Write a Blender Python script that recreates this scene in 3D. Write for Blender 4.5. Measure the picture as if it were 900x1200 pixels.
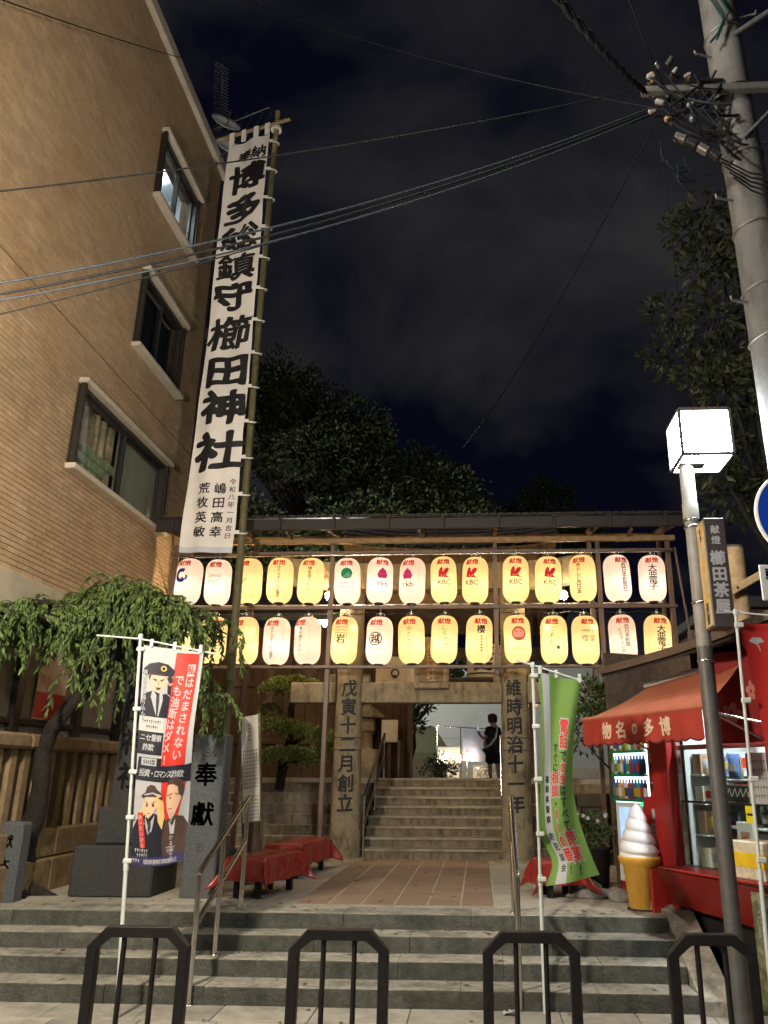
import bpy, bmesh, math, random
from mathutils import Vector, Matrix, noise, geometry
from bpy_extras.object_utils import world_to_camera_view

R = math.radians
rnd = random.Random(7)
scene = bpy.context.scene
COL = scene.collection
for o in list(bpy.data.objects):
    bpy.data.objects.remove(o)

# ------------------------------------------------------------------ camera
cam = bpy.data.cameras.new("camera")
cam.sensor_fit = 'VERTICAL'
cam.sensor_height = 24.0
cam.lens = 24.0 * 928.0 / 1200.0
cam.shift_x = (450.0 - 512.0) / 1200.0
cam.clip_end = 2000
camo = bpy.data.objects.new("camera", cam)
COL.objects.link(camo)
camo.rotation_mode = 'XYZ'
camo.matrix_world = Matrix.Translation((0, 0, 1.75)) @ Matrix.Rotation(R(3.0), 4, 'Z') @ Matrix.Rotation(R(90 + 18.33), 4, 'X') @ Matrix.Rotation(R(0.24), 4, 'Z')
scene.camera = camo

# ------------------------------------------------------------------ world: a cloudy night sky
world = bpy.data.worlds.new("World")
scene.world = world
world.use_nodes = True
nt = world.node_tree
nt.nodes.clear()
wo = nt.nodes.new('ShaderNodeOutputWorld')
sky = nt.nodes.new('ShaderNodeTexSky')
sky.sky_type = 'NISHITA'
sky.sun_disc = False
sky.sun_elevation = R(-9)
sky.sun_rotation = R(200)
bgs = nt.nodes.new('ShaderNodeBackground')
bgs.inputs['Strength'].default_value = 0.05
nt.links.new(sky.outputs[0], bgs.inputs['Color'])
tc = nt.nodes.new('ShaderNodeTexCoord')
mp = nt.nodes.new('ShaderNodeMapping')
mp.inputs['Scale'].default_value = (1.0, 1.0, 1.9)
mp.inputs['Location'].default_value = (0.35, 0.2, 0.1)
nz = nt.nodes.new('ShaderNodeTexNoise')
nz.inputs['Scale'].default_value = 2.3
nz.inputs['Detail'].default_value = 6
nz.inputs['Roughness'].default_value = 0.5
nz.inputs['Distortion'].default_value = 0.3
cr = nt.nodes.new('ShaderNodeValToRGB')
cr.color_ramp.elements[0].position = 0.45
cr.color_ramp.elements[0].color = (0.0016, 0.0019, 0.0056, 1)
cr.color_ramp.elements[1].position = 0.66
cr.color_ramp.elements[1].color = (0.0200, 0.0196, 0.0205, 1)
bgc = nt.nodes.new('ShaderNodeBackground')
bgc.inputs['Strength'].default_value = 1.0
nt.links.new(tc.outputs['Generated'], mp.inputs['Vector'])
nt.links.new(mp.outputs[0], nz.inputs['Vector'])
nt.links.new(nz.outputs['Fac'], cr.inputs['Fac'])
nt.links.new(cr.outputs[0], bgc.inputs['Color'])
ads = nt.nodes.new('ShaderNodeAddShader')
nt.links.new(bgs.outputs[0], ads.inputs[0])
nt.links.new(bgc.outputs[0], ads.inputs[1])
nt.links.new(ads.outputs[0], wo.inputs['Surface'])

scene.view_settings.view_transform = 'Standard'
scene.view_settings.look = 'None'
scene.view_settings.exposure = 0.2
scene.view_settings.gamma = 1.0
scene.render.engine = 'CYCLES'
scene.cycles.use_denoising = True
scene.cycles.max_bounces = 6
scene.cycles.transparent_max_bounces = 12
scene.cycles.sample_clamp_indirect = 4.0
scene.cycles.caustics_reflective = False
scene.cycles.caustics_refractive = False

LAMP_L = 80.0        # radiance of the street lamps' diffusers
ROAD_FILL_L = 430.0      # radiance of the unseen overhead lamp added to light wall and treads
GLOBE_FILL_L = 1300.0     # the unseen low globe added at the left to brighten the wall
BULB_L = 900.0      # radiance of the bare work bulbs

# ------------------------------------------------------------------ materials
MATS = {}


def mat(name, col, rough=0.75, var=0.25, scale=6.0, bump=0.0, bscale=None, metal=0.0, spec=0.3, emit=None, es=0.0,
        stain=None, sscale=1.2, samt=0.5, streak=0.0, island=0.0, coat=0.0, trans=0.0):
    if name in MATS:
        return MATS[name]
    m = bpy.data.materials.new(name)
    m.use_nodes = True
    n = m.node_tree
    L = n.links.new
    b = n.nodes['Principled BSDF']
    b.inputs['Roughness'].default_value = rough
    b.inputs['Metallic'].default_value = metal
    b.inputs['Specular IOR Level'].default_value = spec
    if coat:
        b.inputs['Coat Weight'].default_value = coat
    geo = n.nodes.new('ShaderNodeNewGeometry')
    c = tuple(col) + (1,)
    if var > 0:
        t = n.nodes.new('ShaderNodeTexNoise')
        t.inputs['Scale'].default_value = scale
        t.inputs['Detail'].default_value = 6
        t.inputs['Roughness'].default_value = 0.65
        L(geo.outputs['Position'], t.inputs['Vector'])
        mr = n.nodes.new('ShaderNodeMapRange')
        mr.inputs['From Min'].default_value = 0.3
        mr.inputs['From Max'].default_value = 0.7
        mr.inputs['To Min'].default_value = 1 - var
        mr.inputs['To Max'].default_value = 1 + var
        L(t.outputs['Fac'], mr.inputs['Value'])
        val = mr.outputs[0]
        if island:
            ob = n.nodes.new('ShaderNodeObjectInfo')
            ad = n.nodes.new('ShaderNodeMath')
            ad.operation = 'ADD'
            L(geo.outputs['Random Per Island'], ad.inputs[0])
            L(ob.outputs['Random'], ad.inputs[1])
            fr = n.nodes.new('ShaderNodeMath')
            fr.operation = 'FRACT'
            L(ad.outputs[0], fr.inputs[0])
            m2 = n.nodes.new('ShaderNodeMapRange')
            m2.inputs['To Min'].default_value = 1 - island
            m2.inputs['To Max'].default_value = 1 + island
            L(fr.outputs[0], m2.inputs['Value'])
            mu = n.nodes.new('ShaderNodeMath')
            mu.operation = 'MULTIPLY'
            L(val, mu.inputs[0])
            L(m2.outputs[0], mu.inputs[1])
            val = mu.outputs[0]
        vm = n.nodes.new('ShaderNodeVectorMath')
        vm.operation = 'SCALE'
        vm.inputs[0].default_value = tuple(col)
        L(val, vm.inputs['Scale'])
        out = vm.outputs[0]
        if stain:
            t2 = n.nodes.new('ShaderNodeTexNoise')
            t2.inputs['Scale'].default_value = sscale
            t2.inputs['Detail'].default_value = 8
            t2.inputs['Roughness'].default_value = 0.7
            if streak:
                mpn = n.nodes.new('ShaderNodeMapping')
                mpn.inputs['Scale'].default_value = (3.0, 3.0, streak * 3.0)
                L(geo.outputs['Position'], mpn.inputs['Vector'])
                L(mpn.outputs[0], t2.inputs['Vector'])
            else:
                L(geo.outputs['Position'], t2.inputs['Vector'])
            m3 = n.nodes.new('ShaderNodeMapRange')
            m3.inputs['From Min'].default_value = 0.48
            m3.inputs['From Max'].default_value = 0.68
            m3.inputs['To Max'].default_value = samt
            L(t2.outputs['Fac'], m3.inputs['Value'])
            mx = n.nodes.new('ShaderNodeMixRGB')
            mx.inputs[2].default_value = tuple(stain) + (1,)
            L(m3.outputs[0], mx.inputs[0])
            L(out, mx.inputs[1])
            out = mx.outputs[0]
        L(out, b.inputs['Base Color'])
        rr = n.nodes.new('ShaderNodeMapRange')
        rr.inputs['To Min'].default_value = max(0.03, rough - 0.1)
        rr.inputs['To Max'].default_value = min(1, rough + 0.12)
        L(t.outputs['Fac'], rr.inputs['Value'])
        L(rr.outputs[0], b.inputs['Roughness'])
    else:
        b.inputs['Base Color'].default_value = c
    if bump:
        t3 = n.nodes.new('ShaderNodeTexNoise')
        t3.inputs['Scale'].default_value = bscale or scale * 6
        t3.inputs['Detail'].default_value = 5
        L(geo.outputs['Position'], t3.inputs['Vector'])
        bp = n.nodes.new('ShaderNodeBump')
        bp.inputs['Strength'].default_value = bump
        bp.inputs['Distance'].default_value = 0.02
        L(t3.outputs['Fac'], bp.inputs['Height'])
        L(bp.outputs[0], b.inputs['Normal'])
    if emit:
        b.inputs['Emission Color'].default_value = tuple(emit) + (1,)
        b.inputs['Emission Strength'].default_value = es
    if trans:
        o = n.nodes['Material Output']
        tr = n.nodes.new('ShaderNodeBsdfTranslucent')
        tr.inputs['Color'].default_value = c
        ms = n.nodes.new('ShaderNodeMixShader')
        ms.inputs[0].default_value = trans
        L(b.outputs[0], ms.inputs[1])
        L(tr.outputs[0], ms.inputs[2])
        L(ms.outputs[0], o.inputs['Surface'])
    MATS[name] = m
    return m


def leafmat(name, col, var=0.55, trans=0.25, rough=0.5):
    m = bpy.data.materials.new(name)
    m.use_nodes = True
    n = m.node_tree
    L = n.links.new
    b = n.nodes['Principled BSDF']
    b.inputs['Roughness'].default_value = rough
    b.inputs['Specular IOR Level'].default_value = 0.35
    geo = n.nodes.new('ShaderNodeNewGeometry')
    rp = n.nodes.new('ShaderNodeValToRGB')
    rp.color_ramp.elements[0].color = tuple(c * (1 - var) for c in col) + (1,)
    rp.color_ramp.elements[1].color = (col[0] * (1 + var * 1.1), col[1] * (1 + var), col[2] * (1 + var * 0.5), 1)
    L(geo.outputs['Random Per Island'], rp.inputs[0])
    L(rp.outputs[0], b.inputs['Base Color'])
    tr = n.nodes.new('ShaderNodeBsdfTranslucent')
    L(rp.outputs[0], tr.inputs['Color'])
    ms = n.nodes.new('ShaderNodeMixShader')
    ms.inputs[0].default_value = trans
    L(b.outputs[0], ms.inputs[1])
    L(tr.outputs[0], ms.inputs[2])
    L(ms.outputs[0], n.nodes['Material Output'].inputs['Surface'])
    MATS[name] = m
    return m


def glassmat(name, tint=(0.9, 0.95, 0.95), refl=0.045):
    m = bpy.data.materials.new(name)
    m.use_nodes = True
    n = m.node_tree
    L = n.links.new
    n.nodes.remove(n.nodes['Principled BSDF'])
    t = n.nodes.new('ShaderNodeBsdfTransparent')
    t.inputs[0].default_value = tuple(tint) + (1,)
    g = n.nodes.new('ShaderNodeBsdfGlossy')
    g.inputs['Roughness'].default_value = 0.03
    f = n.nodes.new('ShaderNodeLayerWeight')
    f.inputs[0].default_value = 0.5
    pw = n.nodes.new('ShaderNodeMath')
    pw.operation = 'POWER'
    pw.inputs[1].default_value = 4.0
    L(f.outputs['Facing'], pw.inputs[0])
    ad = n.nodes.new('ShaderNodeMath')
    ad.operation = 'MULTIPLY_ADD'
    ad.inputs[1].default_value = 0.6
    ad.inputs[2].default_value = refl
    ms = n.nodes.new('ShaderNodeMixShader')
    L(pw.outputs[0], ad.inputs[0])
    L(ad.outputs[0], ms.inputs[0])
    L(t.outputs[0], ms.inputs[1])
    L(g.outputs[0], ms.inputs[2])
    L(ms.outputs[0], n.nodes['Material Output'].inputs['Surface'])
    MATS[name] = m
    return m


def papermat(name, col, es, ecol=None):
    """Lantern paper: it glows evenly, and lets the bulb inside shine through."""
    m = bpy.data.materials.new(name)
    m.use_nodes = True
    n = m.node_tree
    L = n.links.new
    n.nodes.remove(n.nodes['Principled BSDF'])
    tr = n.nodes.new('ShaderNodeBsdfTranslucent')
    tr.inputs[0].default_value = tuple(col) + (1,)
    em = n.nodes.new('ShaderNodeEmission')
    em.inputs[0].default_value = tuple(ecol or col) + (1,)
    em.inputs[1].default_value = es
    ad = n.nodes.new('ShaderNodeAddShader')
    L(tr.outputs[0], ad.inputs[0])
    L(em.outputs[0], ad.inputs[1])
    L(ad.outputs[0], n.nodes['Material Output'].inputs['Surface'])
    MATS[name] = m
    return m


# ------------------------------------------------------------------ mesh builder
ORG = {}


class MB:
    def __init__(self, M=None):
        self.v, self.f, self.mi, self.sm = [], [], [], []
        self.M = M

    def add(self, vs, fs, mi=0, sm=False):
        k = len(self.v)
        if self.M is not None:
            vs = [self.M @ Vector(p) for p in vs]
        self.v.extend(tuple(p) for p in vs)
        for f in fs:
            self.f.append(tuple(i + k for i in f))
            self.mi.append(mi)
            self.sm.append(sm)
        return self

    def box(self, x0, x1, y0, y1, z0, z1, bev=0.0, mi=0):
        if x0 > x1: x0, x1 = x1, x0
        if y0 > y1: y0, y1 = y1, y0
        if z0 > z1: z0, z1 = z1, z0
        return self.obox(((x0 + x1) / 2, (y0 + y1) / 2, (z0 + z1) / 2), (x1 - x0, y1 - y0, z1 - z0), None, bev, mi)

    def obox(self, c, s, rot=None, bev=0.0, mi=0):
        hx, hy, hz = s[0] / 2, s[1] / 2, s[2] / 2
        c = Vector(c)
        if bev <= 0:
            vs = [(x, y, z) for x in (-hx, hx) for y in (-hy, hy) for z in (-hz, hz)]
            fs = [(0, 1, 3, 2), (4, 6, 7, 5), (0, 4, 5, 1), (2, 3, 7, 6), (0, 2, 6, 4), (1, 5, 7, 3)]
        else:
            b = min(bev, hx * 0.9, hy * 0.9, hz * 0.9)
            vs, ix = [], {}
            for sx in (-1, 1):
                for sy in (-1, 1):
                    for sz in (-1, 1):
                        for a in range(3):
                            p = [sx * (hx - b), sy * (hy - b), sz * (hz - b)]
                            p[a] = (sx * hx, sy * hy, sz * hz)[a]
                            ix[(sx, sy, sz, a)] = len(vs)
                            vs.append(tuple(p))
            fs = []
            for a in range(3):
                b1, b2 = (a + 1) % 3, (a + 2) % 3
                for s1 in (-1, 1):
                    q = []
                    for (p1, p2) in ((-1, -1), (1, -1), (1, 1), (-1, 1)):
                        t = [0, 0, 0]
                        t[a], t[b1], t[b2] = s1, p1, p2
                        q.append(ix[(t[0], t[1], t[2], a)])
                    fs.append(tuple(q if s1 > 0 else q[::-1]))
                for p1 in (-1, 1):
                    for p2 in (-1, 1):
                        def K(sa, ax):
                            t = [0, 0, 0]
                            t[a], t[b1], t[b2] = sa, p1, p2
                            return ix[(t[0], t[1], t[2], ax)]
                        q = [K(-1, b1), K(1, b1), K(1, b2), K(-1, b2)]
                        fs.append(tuple(q if p1 * p2 < 0 else q[::-1]))
            for sx in (-1, 1):
                for sy in (-1, 1):
                    for sz in (-1, 1):
                        q = [ix[(sx, sy, sz, a)] for a in range(3)]
                        fs.append(tuple(q if sx * sy * sz > 0 else q[::-1]))
        if rot is not None:
            vs = [rot @ Vector(p) for p in vs]
        return self.add([Vector(p) + c for p in vs], fs, mi)

    def worn_bar(self, x0, x1, y0, y1, z0, z1, ch=0.012, seg=0.06, mi_top=0, mi_face=1, wear=1.0):
        """a stone bar along x with a worn, chipped upper front edge."""
        n = max(2, int((x1 - x0) / seg))
        rings = []
        sd = rnd.uniform(0, 90)
        for i in range(n + 1):
            x = x0 + (x1 - x0) * i / n
            q = noise.noise(Vector((x * 2.3, sd, 0))) * .5 + noise.noise(Vector((x * 11, sd, 3))) * .5
            c = ch * (1 + .55 * q * wear)
            if noise.noise(Vector((x * 7.0, sd, 8))) > .42: c += ch * 1.1 * wear
            if i in (0, n): c += ch * .6
            c = max(.002, c)
            dz = .0022 * wear * noise.noise(Vector((x * 1.7, sd, 5)))
            dy = .003 * wear * noise.noise(Vector((x * 3.1, sd, 6)))
            rings.append([(x, y0 + dy, z0), (x, y0 + dy, z1 + dz - c), (x, y0 + dy + c * .35, z1 + dz - c * .3), (x, y0 + dy + c * 1.1, z1 + dz), (x, y1, z1 + dz), (x, y1, z0)])
        vs = [p for r_ in rings for p in r_]
        mis = (mi_face, mi_face, mi_top, mi_top, mi_face, mi_face)
        for k in range(6):
            k2 = (k + 1) % 6
            self.add([rings[i][k] for i in range(n + 1)] + [rings[i][k2] for i in range(n + 1)],
                     [(i + 1, i, n + 1 + i, n + 2 + i) for i in range(n)], mis[k])
        self.add(rings[0], [(0, 1, 2, 3, 4, 5)], mi_face)
        self.add(rings[-1], [(5, 4, 3, 2, 1, 0)], mi_face)
        return self

    def tube(self, pts, r, n=8, mi=0, caps=True, sm=True):
        P = [Vector(p) for p in pts]
        rs = r if isinstance(r, (list, tuple)) else [r] * len(P)
        vs, fs = [], []
        up = None
        for i, p in enumerate(P):
            d = (P[min(i + 1, len(P) - 1)] - P[max(i - 1, 0)]).normalized()
            if up is None:
                up = Vector((0, 0, 1)) if abs(d.z) < 0.9 else Vector((1, 0, 0))
            a = d.cross(up)
            if a.length < 1e-6:
                a = d.orthogonal()
            a.normalize()
            b = a.cross(d).normalized()
            up = b
            for k in range(n):
                t = 2 * math.pi * k / n
                vs.append(p + (a * math.cos(t) + b * math.sin(t)) * rs[i])
        for i in range(len(P) - 1):
            for k in range(n):
                k2 = (k + 1) % n
                fs.append((i * n + k, i * n + k2, (i + 1) * n + k2, (i + 1) * n + k))
        self.add(vs, fs, mi, sm)
        if caps:
            k = len(P) - 1
            self.add(vs[:n], [tuple(range(n))[::-1]], mi)
            self.add(vs[k * n:], [tuple(range(n))], mi)
        return self

    def lathe(self, prof, c=(0, 0, 0), n=16, mi=0, sm=True, caps=True, rfun=None):
        vs, fs = [], []
        for r, z in prof:
            for k in range(n):
                t = 2 * math.pi * k / n
                rr = r if rfun is None else rfun(r, z, t)
                vs.append((c[0] + rr * math.cos(t), c[1] + rr * math.sin(t), c[2] + z))
        for i in range(len(prof) - 1):
            for k in range(n):
                k2 = (k + 1) % n
                fs.append((i * n + k, i * n + k2, (i + 1) * n + k2, (i + 1) * n + k))
        self.add(vs, fs, mi, sm)
        if caps:
            if prof[0][0] > 1e-4:
                self.add(vs[:n], [tuple(range(n))[::-1]], mi)
            if prof[-1][0] > 1e-4:
                self.add(vs[-n:], [tuple(range(n))], mi)
        return self

    def sheet(self, fn, us, vs_, mi=0, sm=True):
        vs = [fn(u, v) for v in vs_ for u in us]
        n = len(us)
        fs = [(j * n + i, j * n + i + 1, (j + 1) * n + i + 1, (j + 1) * n + i) for j in range(len(vs_) - 1) for i in range(n - 1)]
        return self.add(vs, fs, mi, sm)

    def prism(self, poly, a0, a1, axis='y', mi=0):
        """poly: 2-D outline; axis y -> (x,z), axis x -> (y,z), axis z -> (x,y)."""
        def P(p, a):
            return {'y': (p[0], a, p[1]), 'x': (a, p[0], p[1]), 'z': (p[0], p[1], a)}[axis]
        n = len(poly)
        vs = [P(p, a0) for p in poly] + [P(p, a1) for p in poly]
        tri = geometry.tessellate_polygon([[Vector((p[0], p[1], 0)) for p in poly]])
        fs = [tuple(t) for t in tri] + [tuple(i + n for i in t[::-1]) for t in tri]
        fs += [(i, (i + 1) % n, n + (i + 1) % n, n + i) for i in range(n)]
        return self.add(vs, fs, mi)

    def build(self, name, mats, parent=None, org=None, recalc=False):
        if not isinstance(mats, (list, tuple)):
            mats = [mats]
        if parent is not None:
            o0 = ORG[parent.name]
        else:
            o0 = Vector(org if org is not None else (0, 0, 0))
        me = bpy.data.meshes.new(name)
        me.from_pydata([(p[0] - o0[0], p[1] - o0[1], p[2] - o0[2]) for p in self.v], [], self.f)
        for m in mats:
            me.materials.append(m)
        me.polygons.foreach_set('material_index', self.mi)
        me.polygons.foreach_set('use_smooth', self.sm)
        me.update()
        if recalc:
            bm = bmesh.new()
            bm.from_mesh(me)
            bmesh.ops.recalc_face_normals(bm, faces=bm.faces)
            bm.to_mesh(me)
            bm.free()
        o = bpy.data.objects.new(name, me)
        COL.objects.link(o)
        if parent is not None:
            o.parent = parent
        else:
            o.location = o0
        ORG[o.name] = o0
        return o


def tag(o, label=None, cat=None, group=None, kind=None):
    if label: o['label'] = label
    if cat: o['category'] = cat
    if group: o['group'] = group
    if kind: o['kind'] = kind
    return o


def thing(name, label, cat, loc, group=None):
    o = bpy.data.objects.new(name, None)
    o.empty_display_size = 0.2
    COL.objects.link(o)
    o.location = loc
    ORG[o.name] = Vector(loc)
    return tag(o, label, cat, group)


def struct(o):
    o['kind'] = 'structure'
    return o


def children_of(o):
    return [c for c in bpy.data.objects if c.parent == o]


def dup(root, kids, loc, rotz=0.0, label=None):
    """copy of a thing; kids = list of (part, [sub-parts])."""
    r = root.copy()
    COL.objects.link(r)
    r.location = loc
    r.rotation_euler = (0, 0, rotz)
    if label: r['label'] = label
    ORG[r.name] = Vector(loc)
    for ch, subs in kids:
        c = ch.copy()
        COL.objects.link(c)
        c.parent = r
        for s in subs:
            d = s.copy()
            COL.objects.link(d)
            d.parent = c
    return r


# ------------------------------------------------------------------ lettering
GLYPH = {}


def load_glyphs(units):
    obs = []
    todo = {}
    for u, off in units:
        todo[u] = 1
    for u in todo:
        off = 0
        if (u, off) in GLYPH: continue
        c = bpy.data.curves.new('glyph', 'FONT')
        c.body = u
        c.size = 1.0
        c.resolution_u = 3
        c.fill_mode = 'FRONT'
        c.align_x = 'CENTER'
        o = bpy.data.objects.new('glyph', c)
        COL.objects.link(o)
        obs.append((u, off, o, c))
    bpy.context.view_layer.update()
    dg = bpy.context.evaluated_depsgraph_get()
    for u, off, o, c in obs:
        me = bpy.data.meshes.new_from_object(o.evaluated_get(dg))
        GLYPH[(u, off)] = ([(v.co.x, v.co.y) for v in me.vertices], [tuple(p.vertices) for p in me.polygons])
        bpy.data.meshes.remove(me)
        bpy.data.objects.remove(o)
        bpy.data.curves.remove(c)


class Ink:
    """flat print: polygons in (u, v) with a tiny lift w for every later layer."""

    def __init__(self):
        self.v, self.f, self.mi = [], [], []

    def raw(self, vs, fs, mi):
        k = len(self.v)
        self.v.extend(vs)
        for f in fs:
            self.f.append(tuple(i + k for i in f))
            self.mi.append(mi)

    def poly(self, pts, mi=0, w=0.0):
        tri = geometry.tessellate_polygon([[Vector((p[0], p[1], 0)) for p in pts]])
        fs = []
        for t in tri:
            a, b, c = (pts[i] for i in t)
            ar = (b[0] - a[0]) * (c[1] - a[1]) - (b[1] - a[1]) * (c[0] - a[0])
            fs.append(tuple(t) if ar > 0 else tuple(t[::-1]))
        self.raw([(p[0], p[1], w) for p in pts], fs, mi)
        return self

    def rect(self, u0, u1, v0, v1, mi=0, w=0.0):
        return self.poly([(u0, v0), (u1, v0), (u1, v1), (u0, v1)], mi, w)

    def ell(self, u, v, a, b, mi=0, w=0.0, n=18, rot=0.0, t0=0, t1=360):
        pts = []
        m = n if abs(t1 - t0) >= 360 else n + 1
        for k in range(m):
            t = R(t0 + (t1 - t0) * k / n)
            x, y = a * math.cos(t), b * math.sin(t)
            pts.append((u + x * math.cos(rot) - y * math.sin(rot), v + x * math.sin(rot) + y * math.cos(rot)))
        return self.poly(pts, mi, w)

    def ring(self, u, v, r0, r1, mi=0, w=0.0, n=24, t0=0, t1=360):
        vs, fs = [], []
        for k in range(n + 1):
            t = R(t0 + (t1 - t0) * k / n)
            vs += [(u + r0 * math.cos(t), v + r0 * math.sin(t), w), (u + r1 * math.cos(t), v + r1 * math.sin(t), w)]
        for k in range(n):
            fs.append((2 * k, 2 * k + 1, 2 * k + 3, 2 * k + 2))
        self.raw(vs, fs, mi)
        return self

    def line(self, pts, wd, mi=0, w=0.0):
        for (a, b) in zip(pts[:-1], pts[1:]):
            d = Vector((b[0] - a[0], b[1] - a[1]))
            if d.length < 1e-6: continue
            n = Vector((-d.y, d.x)).normalized() * wd / 2
            e = d.normalized() * wd * 0.25
            self.poly([(a[0] - e.x - n.x, a[1] - e.y - n.y), (b[0] + e.x - n.x, b[1] + e.y - n.y),
                       (b[0] + e.x + n.x, b[1] + e.y + n.y), (a[0] - e.x + n.x, a[1] - e.y + n.y)], mi, w)
        return self

    def glyph(self, ch, u, v, size, mi=0, w=0.0, sx=1.0, off=0.0, rot=0.0, shear=0.0, brush=0.0):
        if (ch, 0) not in GLYPH:
            load_glyphs([(ch, 0)])
        gv, fs = GLYPH[(ch, 0)]
        cr_, sr_ = math.cos(rot), math.sin(rot)
        # a bolder weight: the same glyph laid again, shifted a little each way, each copy a hair higher
        sh = [(0, 0)]
        if off > 0: sh += [(off * .75, off * .75), (-off * .75, off * .75), (off * .75, -off * .75), (-off * .75, -off * .75)]
        if off >= 0.024: sh += [(off, 0), (-off, 0), (0, off), (0, -off)]
        for q_, (dx_, dy_) in enumerate(sh):
            self.glyph1(gv, fs, ch, dx_, dy_, u, v, size, mi, w + q_ * 0.00006, sx, cr_, sr_, shear, brush)
        return self

    def glyph1(self, gv, fs, ch, dx_, dy_, u, v, size, mi, w, sx, cr_, sr_, shear, brush):
        out = []
        for x, y in gv:
            x += dx_
            y += dy_ - 0.37
            if brush:
                q = noise.noise_vector(Vector((x * 3.1 + ord(ch[0]) % 17, y * 3.1, 0.3)))
                x += q.x * brush
                y += q.y * brush + x * brush * 1.2
            x += shear * y
            x, y = x * cr_ - y * sr_, x * sr_ + y * cr_
            out.append((u + x * size * sx, v + y * size, w))
        self.raw(out, fs, mi)
        return self

    def column(self, txt, u, v, size, pitch=None, mi=0, w=0.0, sx=1.0, off=0.0, du=0.0, shear=0.0, brush=0.0):
        """vertical writing; v = centre of the first character."""
        pitch = pitch or size * 1.06
        for i, ch in enumerate(txt):
            rot = -math.pi / 2 if ch in 'ー' else 0.0
            if ch == ' ': continue
            self.glyph(ch, u + du * i, v - pitch * i, size, mi, w, sx, off, rot, shear, brush)
        return self

    def row(self, txt, u, v, size, mi=0, w=0.0, sx=1.0, off=0.0, pitch=None, shear=0.0):
        pitch = pitch or size * 1.02 * sx
        k = len(txt)
        for i, ch in enumerate(txt):
            if ch == ' ': continue
            self.glyph(ch, u + (i - (k - 1) / 2) * pitch, v, size, mi, w, sx, off, 0.0, shear)
        return self

    def word(self, txt, u, v, size, mi=0, w=0.0, sx=1.0, off=0.0, shear=0.0):
        return self.glyph(txt, u, v, size, mi, w, sx, off, 0.0, shear)

    def faint(self, u, v, wd, h, mi=0, w=0.0, n=6, seed=1):
        """print too small to read: a row of tiny strokes."""
        rr = random.Random(seed)
        x = u - wd / 2
        st = wd / n
        for i in range(n):
            self.rect(x + st * 0.12, x + st * 0.75, v + h * 0.3 * rr.random(), v + h * (0.35 + 0.3 * rr.random()), mi, w)
            self.rect(x + st * 0.3, x + st * 0.48, v - h * 0.4, v + h * 0.5, mi, w)
            x += st
        return self

    def faintcol(self, u, v, wd, h, mi=0, w=0.0, n=6, seed=1):
        rr = random.Random(seed)
        st = h / n
        for i in range(n):
            y = v - st * i
            self.rect(u - wd * 0.5, u + wd * 0.5, y - st * 0.3, y - st * (0.42 + 0.1 * rr.random()), mi, w)
            self.rect(u - wd * 0.4, u + wd * 0.4 * rr.random() + 0.001, y - st * 0.6, y - st * 0.7, mi, w)
            self.rect(u - wd * 0.1, u + wd * 0.1, y - st * 0.15, y - st * 0.8, mi, w)
        return self

    def build(self, name, mats, fn, parent=None, org=None, step=None, stepv=None):
        bm = bmesh.new()
        bv = [bm.verts.new(p) for p in self.v]
        for f, m in zip(self.f, self.mi):
            try:
                fc = bm.faces.new([bv[i] for i in f])
                fc.material_index = m
            except ValueError:
                pass
        if step and self.v:
            for ax, st in ((0, step), (1, stepv or step)):
                lo = min(p[ax] for p in self.v)
                hi = max(p[ax] for p in self.v)
                k = math.floor(lo / st) + 1
                while k * st < hi:
                    co = [0, 0, 0]
                    no = [0, 0, 0]
                    co[ax], no[ax] = k * st, 1
                    bmesh.ops.bisect_plane(bm, geom=bm.verts[:] + bm.edges[:] + bm.faces[:], plane_co=co, plane_no=no, dist=1e-6)
                    k += 1
        mb = MB()
        bm.verts.ensure_lookup_table()
        bm.verts.index_update()
        vs = [fn(v.co.x, v.co.y, v.co.z) for v in bm.verts]
        mb.v = [tuple(p) for p in vs]
        for f in bm.faces:
            mb.f.append(tuple(v.index for v in f.verts))
            mb.mi.append(f.material_index)
            mb.sm.append(False)
        bm.free()
        return mb.build(name, mats, parent, org)


def frame_fn(o, ex, ey, en):
    o, ex, ey, en = Vector(o), Vector(ex).normalized(), Vector(ey).normalized(), Vector(en).normalized()
    return lambda u, v, w: o + ex * u + ey * v + en * w


BOLD = 0.025
LETTERS = [(c, 0.035) for c in "奉納博多総鎮守櫛田神社"] + [(c, 0.012) for c in "令和八年一月吉日嶋田高幸荒牧英敏"] + \
    [(c, BOLD) for c in "献燈大亜電子西日本新聞社ビルディング岩越櫻維時明治十一年戊寅十二月創立奉献獻木物名の多博献燈櫛田茶屋"] + \
    [(c, 0.0) for c in "ホテルオークラ福岡博多通りもん明月堂テレビ西日本たからしらゆきたまより櫻堂さくら"] + \
    [(c, 0.03) for c in "電話でお金はすべて詐欺!すぐに相談・110番福岡県警察防犯協会私はだまされないでも油断はダメ!ニセ警察詐欺型投資ロマンス"] + \
    [(w, 0.0) for w in ("KBC", "rkb", "GRAND", "HYATT", "Juno")]
load_glyphs(LETTERS)

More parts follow.
